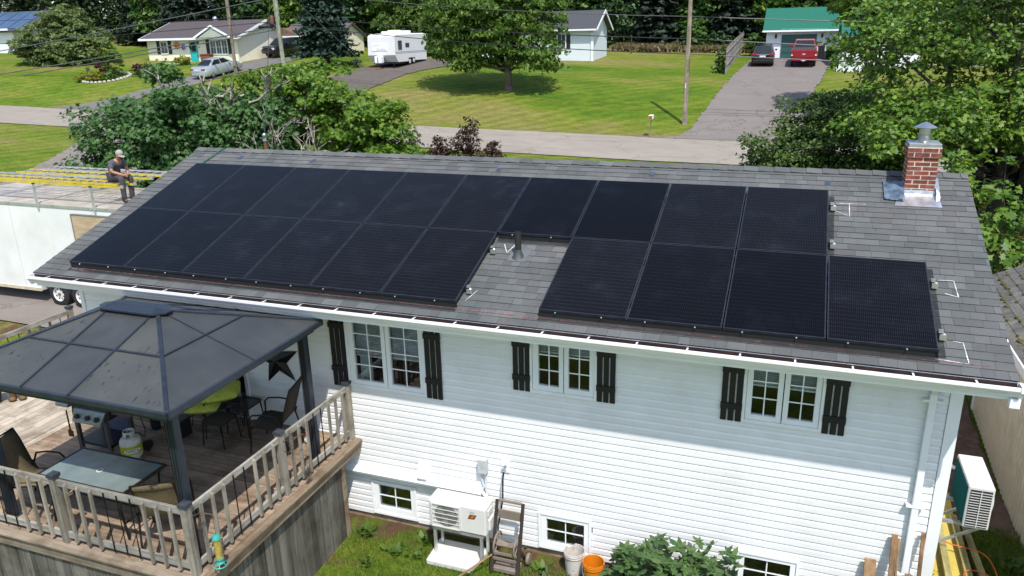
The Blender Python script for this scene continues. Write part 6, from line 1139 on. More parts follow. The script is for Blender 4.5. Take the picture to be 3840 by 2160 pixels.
def lbox(t, x0, x1, y0, y1, z0, z1, m, nm, bev=.01): b = MB(); b.box(x0, x1, y0, y1, z0, z1); return b.build(nm, m, t, local=True, bevel=bev)
def greenhouse(t, m, base, top, pil=.06):
    """base/top = (y0, y1, halfwidth, z); glass set on each face"""
    (b0, b1, bw, bz), (t0, t1, tw, tz) = base, top; B = [(-bw, b0, bz), (bw, b0, bz), (bw, b1, bz), (-bw, b1, bz)]; T = [(-tw, t0, tz), (tw, t0, tz), (tw, t1, tz), (-tw, t1, tz)]
    b = MB(); b.add(B+T, [(4, 5, 6, 7), (0, 1, 5, 4), (1, 2, 6, 5), (2, 3, 7, 6), (3, 0, 4, 7)]); b.build('cabin', m, t, local=True, bevel=.05)
    names = ['rear_window', 'side_window', 'windscreen', 'side_window']
    for k in range(4):
        q = [Vector(p) for p in (B[k], B[(k+1) % 4], T[(k+1) % 4], T[k])]; nn = (q[1]-q[0]).cross(q[3]-q[0]).normalized(); c = sum(q, Vector())/4
        if k in (0, 2): panel(t, [p+(c-p)*.13+nn*.014 for p in q], M_cg, names[k])
        else:
            for u0, u1 in ((.10, .49), (.53, .90)):
                bl = lambda u, w: (q[0]*(1-u)+q[1]*u)*(1-w)+(q[3]*(1-u)+q[2]*u)*w
                panel(t, [bl(u0, .12)+nn*.014, bl(u1, .12)+nn*.014, bl(u1, .86)+nn*.014, bl(u0, .86)+nn*.014], M_cg, names[k])
def on_ground(x, y, rz_, L, s=1.0):
    za = g1(x, y)+.06; xb, yb = x-sin(rz_)*L, y+cos(rz_)*L; zb = g1(xb, yb)+.06; return za, atan2(zb-za, L)
def vehicle(name, x, y, rz_, L, label, cat, sc):
    za, tl = on_ground(x, y, rz_, L*sc); t = thing(name, (x, y, za), label, cat, None, local=True); t.rotation_mode = 'XYZ'; t.rotation_euler = (tl, 0, rz_); t.scale = (sc, sc, sc); return t
# silver sedan
t = vehicle('parked_car', -33.2, 41.2, radians(-6), 4.5, 'silver sedan parked in front of the cream bungalow', 'car', .93); m = paint('silver paint', (.42, .47, .49))
b = MB(); loft(b, [(0, ring(.76, .3, .62, .78, .6)), (.08, ring(.84, .24, .72, .98, .70)), (.35, ring(.87, .22, .78, 1.03, .74)), (.9, ring(.88, .2, .8, 1.02, .78)), (2.2, ring(.88, .2, .82, .98, .8)), (3.3, ring(.88, .2, .78, .96, .76)), (4.1, ring(.85, .22, .66, .82, .68)), (4.42, ring(.75, .26, .55, .68, .55)), (4.5, ring(.66, .3, .5, .6, .45))]); b.build('body', m, t, True, local=True)
greenhouse(t, m, (.62, 3.4, .80, .95), (1.4, 2.55, .58, 1.43)); wheels(t, (.85, 3.45), .77, .31)
for s in (-1, 1): lbox(t, min(s*.46, s*.80), max(s*.46, s*.80), -.01, .16, .74, .88, M_red, 'tail_lamp', .02); lbox(t, min(s*.88, s*1.0), max(s*.88, s*1.0), 2.75, 2.9, .95, 1.06, m, 'mirror', .02); lbox(t, min(s*.45, s*.72), max(s*.45, s*.72), 4.25, 4.46, .55, .68, M_clr, 'headlamp', .02)
lbox(t, -.24, .24, -.02, .02, .70, .80, M_plate, 'number_plate', 0); lbox(t, -.7, .7, -.03, .05, .34, .5, m, 'bumper', .03)
# black suv
t = vehicle('parked_suv', 8.14, 52.35, radians(1), 4.7, 'black SUV parked beside the red pickup truck', 'car', .85); m = paint('black paint', (.010, .011, .014))
b = MB(); loft(b, [(0, ring(.80, .36, .8, 1.0, .72)), (.06, ring(.90, .3, .86, 1.06, .80)), (.5, ring(.94, .26, .9, 1.10, .86)), (2.5, ring(.95, .24, .9, 1.08, .87)), (3.5, ring(.94, .24, .86, 1.06, .82)), (4.4, ring(.88, .3, .74, .95, .7)), (4.7, ring(.72, .38, .62, .78, .5))]); b.build('body', m, t, True, local=True)
greenhouse(t, m, (.08, 3.7, .88, 1.06), (.55, 2.6, .66, 1.68)); wheels(t, (.95, 3.75), .82, .36)
for s in (-1, 1): lbox(t, min(s*.50, s*.93), max(s*.50, s*.93), -.03, .25, .93, 1.08, M_red, 'tail_lamp', .03); lbox(t, min(s*.93, s*1.10), max(s*.93, s*1.10), 2.9, 3.05, 1.08, 1.22, m, 'mirror', .02)
lbox(t, -.5, .5, -.035, .0, .98, 1.03, M_alloy, 'chrome_bar', .01); lbox(t, -.25, .25, -.03, .02, .82, .94, M_plate, 'number_plate', 0); lbox(t, -.8, .8, -.05, .05, .42, .58, M_blk, 'bumper', .03)
# pickups
def pickup(x, y, rz_, label, m, sc, tonneau=True):
    t = vehicle('pickup_truck', x, y, rz_, 5.8, label, 'truck', sc)
    b = MB(); loft(b, [(0, ring(.94, .58, .95, 1.30, .90)), (.05, ring(.98, .5, 1.0, 1.34, .94)), (2.0, ring(.99, .42, 1.0, 1.33, .95)), (4.2, ring(.99, .40, 1.0, 1.30, .93)), (5.4, ring(.97, .42, .95, 1.22, .86)), (5.75, ring(.90, .5, .85, 1.10, .75)), (5.8, ring(.84, .55, .8, 1.0, .7))]); b.build('body', m, t, True, local=True)
    greenhouse(t, m, (2.02, 4.5, .92, 1.28), (2.35, 3.6, .74, 1.92)); wheels(t, (1.1, 4.75), .84, .41)
    if tonneau: lbox(t, -.86, .86, .10, 1.98, 1.335, 1.375, mat('tonneau', (.045, .042, .042), .7), 'tonneau_cover', .02)
    lbox(t, -.78, .78, -.035, .02, .74, 1.30, m, 'tailgate', .02); lbox(t, -.92, .92, -.16, .0, .52, .66, m, 'bumper', .03); lbox(t, -.16, .16, -.175, -.161, .53, .65, M_plate, 'number_plate', 0); lbox(t, -.26, .26, -.172, -.163, .50, .53, M_blk, 'step', 0)
    b = MB(); N = 16; b.add([(.13*cos(2*pi*k/N), -.04, 1.02+.055*sin(2*pi*k/N)) for k in range(N)], [tuple(range(N))]); b.build('emblem', mat('emblem pale', (.55, .45, .45), .3), t, local=True, fixn=False)
    for s in (-1, 1): lbox(t, min(s*.80, s*.96), max(s*.80, s*.96), -.03, .06, .82, 1.27, M_red, 'tail_lamp', .02); lbox(t, min(s*.82, s*.95), max(s*.82, s*.95), -.034, -.02, .90, 1.0, M_clr, 'reverse_lamp', .01); lbox(t, min(s*.97, s*1.22), max(s*.97, s*1.22), 3.75, 3.9, 1.25, 1.45, m, 'mirror', .02); lbox(t, min(s*.55, s*.9), max(s*.55, s*.9), 5.6, 5.79, .85, 1.05, M_clr, 'headlamp', .02)
    b = MB(); b.tube([(0, -.16, .5), (0, -.26, .46)], .03, 8); b.build('hitch', M_alloy, t, True, local=True); lbox(t, -.6, .6, 5.78, 5.82, .72, 1.0, M_blk, 'grille', .02); return t
pickup(10.95, 52.1, radians(0), 'red pickup truck parked in front of the green garage door', paint('ruby red paint', (.30, .008, .02)), .90); pickup(-34.2, 57.2, radians(172), 'black pickup truck parked facing the street by the turquoise side door', paint('black paint', (.010, .011, .014)), .85)
# covered barbecue, bins
b = MB(); b.box(-36.0, -35.0, 54.2, 55.0, g1(-35.5, 54.5), g1(-35.5, 54.5)+.95); b.sphere((-35.5, 54.6, g1(-35.5, 54.5)+.95), .5, .4, .28, 12, 6); o = b.build('covered_grill', mat('grey cover', (.10, .10, .115), .7, var=.2), bevel=.06); tag(o, 'dark grey covered grill beside the bungalow wall', 'grill cover')
def bin_(x, y, m, label):
    t = thing('wheelie_bin', (x, y, g1(x, y)+.06), label, 'bin', 'bins beside the garage'); z = g1(x, y)+.06; b = MB(); b.add([(x-.2, y-.2, z+.06), (x+.2, y-.2, z+.06), (x+.2, y+.22, z+.06), (x-.2, y+.22, z+.06), (x-.26, y-.28, z+.95), (x+.26, y-.28, z+.95), (x+.26, y+.28, z+.95), (x-.26, y+.28, z+.95)], [(0, 3, 2, 1), (4, 5, 6, 7), (0, 1, 5, 4), (1, 2, 6, 5), (2, 3, 7, 6), (3, 0, 4, 7)]); b.build('body', m, t, bevel=.02)
    b = MB(); b.prism([(-.30, .951), (.30, .951), (.30, .98), (.1, 1.03), (-.30, .99)], x-.28, x+.28, 'x'); b.v = [(a_, y+b_, z+c_) for a_, b_, c_ in b.v]; b.build('lid', m, t, bevel=.01)
    for s in (-1, 1): b = MB(); b.lathe([(.09, -.02), (.09, .02)], (0, 0, 0), 12); b.xf(Matrix.Translation((x+s*.21, y+.2, z+.09)) @ Matrix.Rotation(pi/2, 4, 'Y')); b.build('wheel', M_blk, t, True)
bin_(12.2, 58.5, mat('black bin', (.02, .024, .026), .5), 'black wheelie bin beside the green one at the garage wall'); bin_(12.80, 58.5, mat('green bin', (.05, .13, .045), .5), 'green wheelie bin at the garage wall')
# ------------------------------------------------------------------ travel trailer
t = thing('travel_trailer', (-20.5, 50.3, 5.1), 'white travel trailer with dark side windows parked on the dark driveway', 'trailer'); M_rv = lap_mat('white trailer ribs', (.68, .68, .68), 7.0); RX0_, RX1_, RYF, RYR, RB, RTp = -21.7, -19.28, 47.5, 53.1, 5.58, 7.66
pr_ = [(RYF+.45, RB), (RYF, 6.12), (RYF+.08, 7.5), (RYF+.3, 7.64), (RYR, 7.70), (RYR, RB+.05), (50.95, RB+.05), (50.93, 5.86), (49.77, 5.86), (49.72, RB)]
b = MB(); b.prism(pr_, RX0_, RX1_, 'x'); b.build('body', M_rv, t); b = MB(); b.prism([(RX0_-.01, 7.62), (RX1_+.01, 7.62), (RX1_-.25, 7.74), (RX0_+.25, 7.74)], RYF+.3, RYR-.02, 'y'); b.build('roof', M_trim, t)
for z_ in (6.22, 6.32): b = MB(); b.box(RX1_+.001, RX1_+.006, RYF+.05, RYR-.02, z_, z_+.045); b.build('stripe', mat('grey stripe', (.30, .32, .36), .5), t)
for y0_, y1_, z0_, z1_ in ((48.05, 48.68, 6.52, 7.2), (49.3, 49.95, 6.68, 7.0)): b = MB(); b.box(RX1_+.001, RX1_+.03, y0_, y1_, z0_, z1_); b.build('window', mat('dark rv glass', (.03, .035, .045), .1, spec=.8), t, bevel=.04)
b = MB(); b.box(-21.35, -19.95, RYF-.02, RYF+.05, 6.42, 6.98); fp_ = b.build('front_panel', M_trim, t, bevel=.05); TV, TF = textmesh('Catalina', .26); b = MB(); b.add([(-20.52+x_*.95+y_*.25, RYF-.023, 6.55+y_) for x_, y_, q in TV], TF); b.build('lettering', mat('grey print far', (.25, .26, .28), .6), fp_, fixn=False)
for k in range(3):
    b = MB(); pts = [(-21.2+.9*u, RYF-.024, 6.75+.05*k+.10*sin(u*2.2+k*.3)) for u in [i/8 for i in range(9)]]; b.add([(x, y, z-.008*(1-i/8)) for i, (x, y, z) in enumerate(pts)]+[(x, y, z+.008*(1-i/8)) for i, (x, y, z) in enumerate(pts)], [(i, i+1, i+10, i+9) for i in range(8)]); b.build('swoosh', MATS['grey print far'], fp_, fixn=False)
for x_, y_, sx_, sy_, sz_ in ((-20.5, 48.6, .35, .35, .16), (-20.5, 49.9, .38, .55, .26), (-20.4, 50.9, .3, .3, .2), (-20.5, 51.8, .35, .35, .22)): b = MB(); b.box(x_-sx_, x_+sx_, y_-sy_, y_+sy_, 7.741, 7.741+sz_); b.build('roof_unit', M_trim, t, bevel=.08)
b = MB(); b.box(-20.95, -20.35, RYF-.42, RYF+.12, 5.5, 6.05); b.build('tank_cover', M_trim, t, bevel=.06); zg = g1(-20.5, 46.9)+.05
b = MB(); b.bar((-21.2, RYF+.5, 5.52), (-20.6, 46.9, 5.42), .08, .1); b.bar((-20.0, RYF+.5, 5.52), (-20.6, 46.9, 5.42), .08, .1); b.build('hitch_frame', M_blk, t); b = MB(); b.tube([(-20.6, 47.0, zg+.12), (-20.6, 47.0, 6.0)], .03, 8); b.build('jack', mat('rusty hub', (.16, .09, .05)), t, True); b = MB(); b.box(-20.8, -20.4, 46.8, 47.2, zg, zg+.14); b.build('block', mat('rust wood', (.25, .10, .06), .8), t)
for y_ in (50.0, 50.70):
    for x_, s in ((RX1_-.12, 1), (RX0_+.12, -1)):
        zc = g1(x_, y_)+.05+.30; b = MB(); b.lathe([(.17, -.1), (.28, -.1), (.31, 0), (.28, .1), (.17, .1)], (0, 0, 0), 20, closed=False); b.xf(Matrix.Translation((x_, y_, zc)) @ Matrix.Rotation(pi/2, 4, 'Y')); w = b.build('wheel', M_tyre, t, True); b = MB(); b.lathe([(.19, .02), (.17, .04), (.05, .03), (0, .05)], (0, 0, 0), 16); b.xf(Matrix.Translation((x_+s*.06, y_, zc)) @ Matrix.Rotation(s*pi/2, 4, 'Y')); b.build('rim', M_rim, w, True)
b = MB(); b.box(RX0_+.2, RX1_-.2, RYF+.5, RYR-.1, RB-.16, RB-.01); b.build('chassis', M_blk, t)
for x_, y_ in ((RX1_-.3, 47.7), (RX1_-.3, 52.6)): b = MB(); b.bar((x_, y_, RB-.1), (x_, y_+.1, g1(x_, y_)+.06), .05, .05); b.build('stabiliser', M_blk, t)
# mailbox
mx_, my_ = 3.4, 32.95+.45; mz = g1(mx_, my_)
t = thing('mailbox', (mx_, my_, mz), 'white roadside mailbox with rusty open front on a thin post', 'mailbox'); b = MB(); b.tube([(mx_+.02, my_, mz-.1), (mx_+.12, my_+.1, mz+.95)], .02, 8); b.build('post', mat('grey post', (.14, .16, .17), .6), t, True)
b = MB(); b.box(mx_-.02, mx_+.22, my_-.15, my_+.3, mz+.93, mz+1.16); b.build('box', mat('worn white', (.7, .65, .55), .6), t, bevel=.04); b = MB(); b.box(mx_+.01, mx_+.19, my_-.165, my_-.151, mz+.96, mz+1.12); b.build('door', mat('rust front', (.30, .09, .03), .8), t)
# wire fence post by the white house, small marker by the pole
for x_, y_, hh, nm, lab in ((-3.6, 62.5, 1.6, 'fence_post', 'thin dark post with pale tip right of the white house'),): b = MB(); b.tube([(x_, y_, g1(x_, y_)), (x_, y_, g1(x_, y_)+hh)], .05, 8); o = b.build(nm, mat('dark post', (.05, .045, .04), .8), None, True); tag(o, lab, 'post')
# ------------------------------------------------------------------ poles and wires
M_pole = grain('pole wood', (.235, .20, .155), (.13, .11, .085), 'z'); M_pole2 = grain('green pole wood', (.27, .29, .22), (.17, .18, .14), 'z'); M_wire = mat('black wire', (.02, .02, .021), .5); M_wireg = mat('pale wire', (.10, .10, .105), .45)
def pole(x, y, h, r, m, label, lean=(0, 0)):
    z = g1(x, y); t = thing('utility_pole', (x, y, z), label, 'utility pole', 'utility poles along the street'); b = MB(); b.tube([(x, y, z-.3), (x+lean[0]*.5, y, z+h*.5), (x+lean[0], y+lean[1], z+h)], [r, r*.86, r*.72], 14); b.build('shaft', m, t, True); return t, z
t, z = pole(4.95, 36.05, 8.4, .145, M_pole, 'bare wooden utility pole on the lawn by the right driveway'); b = MB(); b.box(4.90, 4.94, 36.05-.148, 36.05-.14, z+2.0, z+2.28); b.build('number_tag', M_plate, t)
t, z = pole(-31.5, 43.5, 8.5, .17, M_pole, 'brown utility pole standing beside the silver sedan')
t, z = pole(-25.25, 41.25, 9, .21, M_pole2, 'thick greenish utility pole carrying the service gear, right of the bungalow', (-.25, 0)); P2 = (-25.3, 41.2)
b = MB(); b.tube([(-27.2, 41.5, 8.35), (-26.0, 41.35, 8.4)], .16, 12); b.build('splice_case', M_dsh, t, True); b = MB(); b.lathe([(.12, 0), (.14, .1), (.14, .5), (.1, .6)], (-25.75, 41.1, 8.55), 12); b.build('insulator', mat('red brown insulator', (.16, .06, .05), .5), t, True)
for k, (dx, dz) in enumerate(((-.9, -.25), (-.6, .35), (-.4, -.1))): b = MB(); pts = [(-25.4+dx*u, 41.1, 8.7+dz*sin(pi*u)+.15*sin(6*u+k)) for u in [i/10 for i in range(11)]]; b.tube(pts, .02, 5); b.build('jumper_wire', M_wire, t, True)
def wire(a, c, sag, r, m, label):
    b = MB(); a = Vector(a); c = Vector(c); pts = [a*(1-u)+c*u-Vector((0, 0, sag*4*u*(1-u))) for u in [i/20 for i in range(21)]]; b.tube(pts, r, 5); o = b.build('overhead_wire', m, None, True); tag(o, label, 'wire', 'overhead wires along the street')
wire((P2[0], P2[1], 10.9), (4.95, 36.05, 8.2), .35, .020, M_wireg, 'highest wire from the thick pole across the lawn to the right pole'); wire((P2[0], P2[1], 9.2), (4.95, 36.05, 7.05), .25, .026, M_wire, 'middle wire from the thick pole across the lawn to the right pole'); wire((P2[0], P2[1], 8.6), (4.95, 36.05, 6.25), .3, .026, M_wire, 'lowest wire from the thick pole across the lawn to the right pole')
wire((4.95, 36.05, 8.2), (45, 35.5, 7.2), .4, .028, M_wireg, 'highest pale wire crossing in front of the green roof'); wire((4.95, 36.05, 7.05), (45, 35.5, 5.2), .25, .028, M_wireg, 'middle wire crossing in front of the red pickup truck'); wire((4.95, 36.05, 6.25), (45, 35.5, 4.6), .2, .028, M_wireg, 'lowest wire crossing in front of the black SUV')
for zl, zr_, r, m, lab in ((8.75, 9.2, .018, M_wire, 'thin wire passing over the bungalow roof to the left edge'), (7.35, 10.4, .026, M_wireg, 'pale wire rising steeply from the left edge to the top of the thick pole'), (7.85, 8.75, .018, M_wire, 'dark wire crossing the bungalow eaves'), (5.5, 8.4, .030, M_wireg, 'thick cable sloping across the bungalow windows'), (5.1, 8.2, .028, M_wireg, 'lowest thick cable sloping across the round tree at left')):
    wire((-54.0-26*.9, 41-.2, zl-(zr_-zl)*.9), (P2[0]-.1, P2[1]+.1, zr_), .2, r*1.4, m, lab)
wire((-.2, 5.6, 5.46), (-25.4, 41.1, 13.1), .5, .010, M_wire, 'service cable running from the roof mast up to the street pole'); wire((-25.3, 41.2, 11.5), (-21.2, 46.5, 5.2), 0, .014, M_wireg, 'guy wire slanting down from the thick pole'); wire((-31.4, 43.5, 11.5), (-36.5, 50.2, 8.6), .1, .014, M_wire, 'thin service wire from the brown pole to the bungalow')
b = MB(); b.tube([(-29.85, 39.5, 4.0), (-29.7, 39.9, 5.15)], .07, 8); o = b.build('guy_guard', mat('yellow guard', (.70, .52, .02), .5), None, True); tag(o, 'bright yellow guy wire guard tube standing in front of the silver sedan', 'guy guard')
# ------------------------------------------------------------------ foliage
STAR = np.array([(0, -.42), (.16, -.22), (.5, -.25), (.27, .02), (.42, .3), (.14, .2), (0, .56), (-.14, .2), (-.42, .3), (-.27, .02), (-.5, -.25), (-.16, -.22)]); OVAL = np.array([(0, -.5), (.27, -.12), (.2, .25), (0, .55), (-.2, .25), (-.27, -.12)]); CARD = np.array([(-.3, -.5), (.34, -.4), (.25, .5), (-.28, .42)])
OAKL = np.array([(0, -.5), (.12, -.3), (.32, -.26), (.16, -.05), (.36, .12), (.15, .22), (0, .58), (-.15, .22), (-.36, .12), (-.16, -.05), (-.32, -.26), (-.12, -.3)])
def leaves(C, size, shape, outward=None, up=.5, rng=nr, var=.3, droop=0.0):
    n = len(C); N = rng.normal(0, .55, (n, 3)); N[:, 2] += up
    if outward is not None: N += outward*.7
    N /= np.linalg.norm(N, axis=1, keepdims=True)+1e-9; A = rng.normal(0, 1, (n, 3)); A[:, 2] -= droop; A -= N*(A*N).sum(1, keepdims=True); A /= np.linalg.norm(A, axis=1, keepdims=True)+1e-9; B = np.cross(N, A); s = size*(1+rng.uniform(-var, var, (n, 1)))
    k = len(shape); V = C[:, None, :]+(shape[None, :, 0:1]*B[:, None, :]+shape[None, :, 1:2]*A[:, None, :])*s[:, None, :]; V += N[:, None, :]*(np.abs(shape[None, :, 0:1])*s[:, None, :]*-.25); return V.reshape(-1, 3), np.arange(n*k).reshape(n, k)
def crown_points(ells, total, clump=.42, per=26, rng=nr, shell=.55):
    vol = np.array([(e[3]*e[4]*e[5])**(2/3) for e in ells]); nc = np.maximum(4, (total/per*vol/vol.sum())).astype(int); P = []; O = []; CL = []
    for e, c in zip(ells, nc):
        d = rng.normal(0, 1, (c, 3)); d /= np.linalg.norm(d, axis=1, keepdims=True); lump = 1+.16*np.sin(d[:, :1]*5+e[0])*np.cos(d[:, 1:2]*4+e[1])+.12*np.sin(d[:, 2:]*7+e[2]); r = (shell+(1-shell)*rng.random((c, 1))**.6)*lump; cc = np.array(e[:3])+d*r*np.array(e[3:6]); CL.append(cc)
        dd = rng.normal(0, 1, (c, per, 3)); dd[..., 2] = np.abs(dd[..., 2])*.9-.25; dd /= np.linalg.norm(dd, axis=2, keepdims=True); kk = dd*(.55+.5*rng.random((c, per, 1)))*clump*rng.uniform(.6, 1.25, (c, 1, 1))*np.array([1, 1, .6]); q = cc[:, None, :]+kk; P.append(q.reshape(-1, 3)); o = (d[:, None, :]*.6+kk/(clump+1e-6)*.8); O.append(o.reshape(-1, 3))
    return np.concatenate(P), np.concatenate(O), np.concatenate(CL)
def limb(b, a, c, r0, r1, k=5, wob=.12, n=7):
    a = Vector(a); c = Vector(c); L = (c-a).length; pts = [a+(c-a)*(i/k)+Vector((rnd.gauss(0, wob), rnd.gauss(0, wob), rnd.gauss(0, wob*.6)))*(L*.25 if 0 < i < k else 0) for i in range(k+1)]; b.tube(pts, [r0+(r1-r0)*i/k for i in range(k+1)], n)
def tree(name, label, base, ells, total, size, shape, lm, bark, tr, cat='tree', group=None, clump=.42, per=26, up=.5, nl=14, fork=.45, droop=0., shell=.55, th=None):
    z = g1(*base) if len(base) == 2 else base[2]; t = thing(name, (base[0], base[1], z), label, cat, group); P, O, CL = crown_points(ells, total, clump, per, shell=shell); V, F = leaves(P, size, shape, O, up, droop=droop); V = V-np.array([base[0], base[1], z]); obj('crown', np_mesh('crown', V, F), lm, t)
    top = th or np.mean([e[2] for e in ells]); b = MB(); f = Vector((base[0], base[1], z+(top-z)*fork)); b.tube([(base[0], base[1], z-.2), (base[0]+rnd.uniform(-.05, .05)*tr*8, base[1], z+(f.z-z)*.5), f], [tr*1.25, tr, tr*.85], 12)
    sel = CL[nr.choice(len(CL), min(nl, len(CL)), replace=False)]
    for q in sel: limb(b, f-Vector((0, 0, rnd.uniform(0, .3)*(f.z-z))), Vector(q), tr*rnd.uniform(.3, .55), tr*.08)
    b.build('trunk', bark, t, True, fixn=False); return t
G_dark = [(.15, (0.014, 0.038, 0.014)), (.45, (0.030, 0.074, 0.019)), (.8, (0.057, 0.115, 0.027))]; G_mid = [(.15, (0.029, 0.067, 0.014)), (.45, (0.061, 0.131, 0.023)), (.8, (0.123, 0.210, 0.032))]; G_yel = [(.15, (.038, .095, .012)), (.45, (.090, .185, .018)), (.8, (.175, .260, .026))]; G_blue = [(.15, (0.010, 0.025, 0.018)), (.5, (0.022, 0.053, 0.033)), (.85, (0.048, 0.085, 0.053))]; G_will = [(.15, (0.051, 0.088, 0.027)), (.5, (0.115, 0.169, 0.047)), (.85, (0.203, 0.250, 0.081))]; G_red = [(.15, (0.024, 0.019, 0.014)), (.5, (0.060, 0.031, 0.024)), (.85, (0.102, 0.060, 0.038))]
L_maple = leafmat('maple leaf', [(.15, (.022, .062, .018)), (.45, (.048, .118, .030)), (.8, (.090, .175, .042))], .25); L_mapy = leafmat('pale maple leaf', G_yel, .35); L_oak = leafmat('oak leaf', [(.15, (.026, .072, .010)), (.42, (.072, .155, .016)), (.8, (.185, .270, .030))], .22); L_mid = leafmat('mid leaf', G_mid, .3); L_dark = leafmat('dark leaf', G_dark, .2); L_blue = leafmat('spruce needles', G_blue, .12, .6); L_will = leafmat('willow leaf', G_will, .3); L_red = leafmat('red leaf', G_red, .25); L_lil = leafmat('lilac leaf', [(.15, (.028, .066, .012)), (.5, (.070, .130, .022)), (.85, (.125, .160, .032))], .25)
M_bark = mat('grey bark', (.14, .115, .09), .9, var=.3, vscale=12, stretch=(1, 1, .3), bumps=.6); M_bark2 = mat('pale branch', (.31, .28, .23), .85, var=.25, vscale=10); M_barkd = mat('dark bark', (.06, .048, .038), .9, var=.3, vscale=12, bumps=.6)
# maples between the house and the road
ta = tree('maple_tree', 'dense dark green maple in front of the house, left of the roof', (-8.6, 11.6), [(-9.5, 11.2, 3.9, 2.3, 2.0, 1.9), (-7.6, 11.8, 4.3, 2.2, 1.9, 2.0), (-8.0, 12.2, 5.3, 1.2, 1.0, .8), (-8.75, 11.9, 6.35, .3, .3, .35), (-5.9, 12.6, 4.2, 1.6, 1.6, 1.8)], 42000, .155, STAR, L_maple, M_bark, .2, group='trees in the front yard', clump=.62, per=130, shell=.5, up=.9)
tb = tree('maple_tree', 'yellowing maple with bare grey limbs in front of the house', (-4.6, 13.2), [(-6.0, 14.0, 5.9, 1.4, 1.1, .75), (-4.4, 13.8, 5.8, 1.3, 1.2, .9), (-2.9, 13.4, 5.0, 1.3, 1.2, 1.1), (-1.5, 13.0, 4.4, 1.05, 1.1, 1.3), (-3.8, 14.3, 4.0, 2.3, 1.5, 1.4), (-.95, 12.8, 3.4, .9, 1, 1.0)], 23000, .15, STAR, L_mapy, M_bark2, .22, group='trees in the front yard', clump=.5, per=70, nl=18, up=.9)
def bare(b, p, d, L, r, depth):
    q = Vector(p)+Vector(d)*L; m_ = (Vector(p)+q)/2+Vector((rnd.gauss(0, .06), rnd.gauss(0, .06), rnd.gauss(0, .06)))*L; b.tube([p, m_, q], [r, r*.8, r*.6], 5, False)
    if depth == 0: return
    for _ in range(3 if depth > 1 else 4):
        nd = (Vector(d)+Vector((rnd.gauss(0, .55), rnd.gauss(0, .5), rnd.gauss(.02, .42)))).normalized(); bare(b, q if rnd.random() < .7 else m_, nd, L*rnd.uniform(.55, .8), r*.6, depth-1)
for p, d, L, r in (((-4.3, 11.6, 2.9), (.55, -.15, .55), 1.25, .06), ((-4.1, 11.5, 3.0), (.9, -.1, .42), 1.3, .06), ((-4.6, 11.6, 3.0), (.1, -.2, .9), 1.1, .05), ((-3.6, 11.2, 2.9), (.8, -.1, .15), 1.1, .055)):
    b = MB(); bare(b, Vector(p), Vector(d).normalized(), L, r, 3); b.build('bare_branch', M_bark2, tb, True, fixn=False)
for p, d, L, r in (((-6.3, 11.4, 4.9), (.5, 0, .8), .75, .085), ((-6.2, 11.4, 5.0), (-.5, 0, .8), .8, .08), ((-7.9, 11.4, 5.1), (-.5, 0, .85), .8, .06), ((-6.9, 11.3, 4.9), (.1, 0, 1), .7, .08), ((-5.4, 11.8, 5.6), (.9, 0, .45), .8, .07)):
    b = MB(); bare(b, Vector(p), Vector(d).normalized(), L, r, 2); b.build('bare_branch', M_bark2, ta, True, fixn=False)
# red-leaved shrubs showing above the ridge
for k, (x, y, h, w, lab) in enumerate(((-1.15, 19.0, 2.75, .75, 'tallest dark red shrub showing above the roof ridge'), (-2.3, 18.8, 1.95, .55, 'narrow dark red shrub left of the tallest one'), (-3.4, 18.6, 1.95, .5, 'leftmost dark red shrub behind the roof ridge'), (-.15, 19.2, 1.7, .6, 'low dark red shrub right of the tallest one'), (-4.9, 11.0, 2.6, .5, 'low red-brown shrub under the bare maple limbs'))):
    z = g1(x, y); tree('red_shrub', lab, (x, y), [(x, y, z+h*.4, w, w, h*.42), (x+.1, y, z+h*.75, w*.45, w*.45, h*.3)], 2400, .12, OVAL, L_red, M_barkd, .03, 'shrub', 'dark red shrubs in the front yard', clump=.25, per=14, nl=6)
# oak and shrubs on the right
tree('oak_tree', 'large bright green oak filling the right side behind the chimney', (16.6, 16.8), [(14.0, 18.6, 6.9, 2.4, 1.9, 2.3), (16.2, 17.0, 7.3, 2.8, 2.2, 2.9), (18.6, 16.5, 6.8, 2.6, 2.4, 3.2), (14.6, 15.2, 5.0, 1.9, 1.4, 1.1), (16.3, 15.4, 5.2, 1.8, 1.3, 1.2), (13.3, 14.0, 4.5, .9, .9, .6), (13.6, 17.2, 4.6, 1.8, 1.4, 1.3)], 27000, .155, OAKL, L_oak, M_barkd, .21, group='trees right of the house', clump=.55, per=44, nl=34, fork=.55, shell=.25, up=.9)
tree('oak_sapling', 'low leafy oak branches just right of the roof edge', (15.6, 10.4), [(15.1, 10.2, 3.6, .9, .9, .75), (15.0, 9.4, 2.7, .75, .8, .7), (15.6, 10.6, 2.3, .9, .9, .8), (14.9, 11.2, 4.3, .6, .7, .5)], 1700, .18, OAKL, L_oak, M_barkd, .05, group='trees right of the house', clump=.38, per=24, nl=12, up=.9)
tree('lilac_bush', 'broad dark olive bush at the foot of the right driveway', (11.9, 20.2), [(11.9, 20.4, 3.7, 1.8, 1.5, 1.7), (10.7, 19.8, 2.9, 1.6, 1.3, 1.5), (13.4, 20.0, 3.9, 1.7, 1.5, 1.9), (9.8, 19.4, 2.3, 1.0, .9, 1.0), (12.6, 19.0, 2.7, 2.4, 1.2, 1.5), (11.2, 19.0, 2.3, 1.7, 1.0, 1.2)], 44000, .125, OVAL, L_lil, M_barkd, .08, 'bush', clump=.40, per=48, nl=10, up=.8)
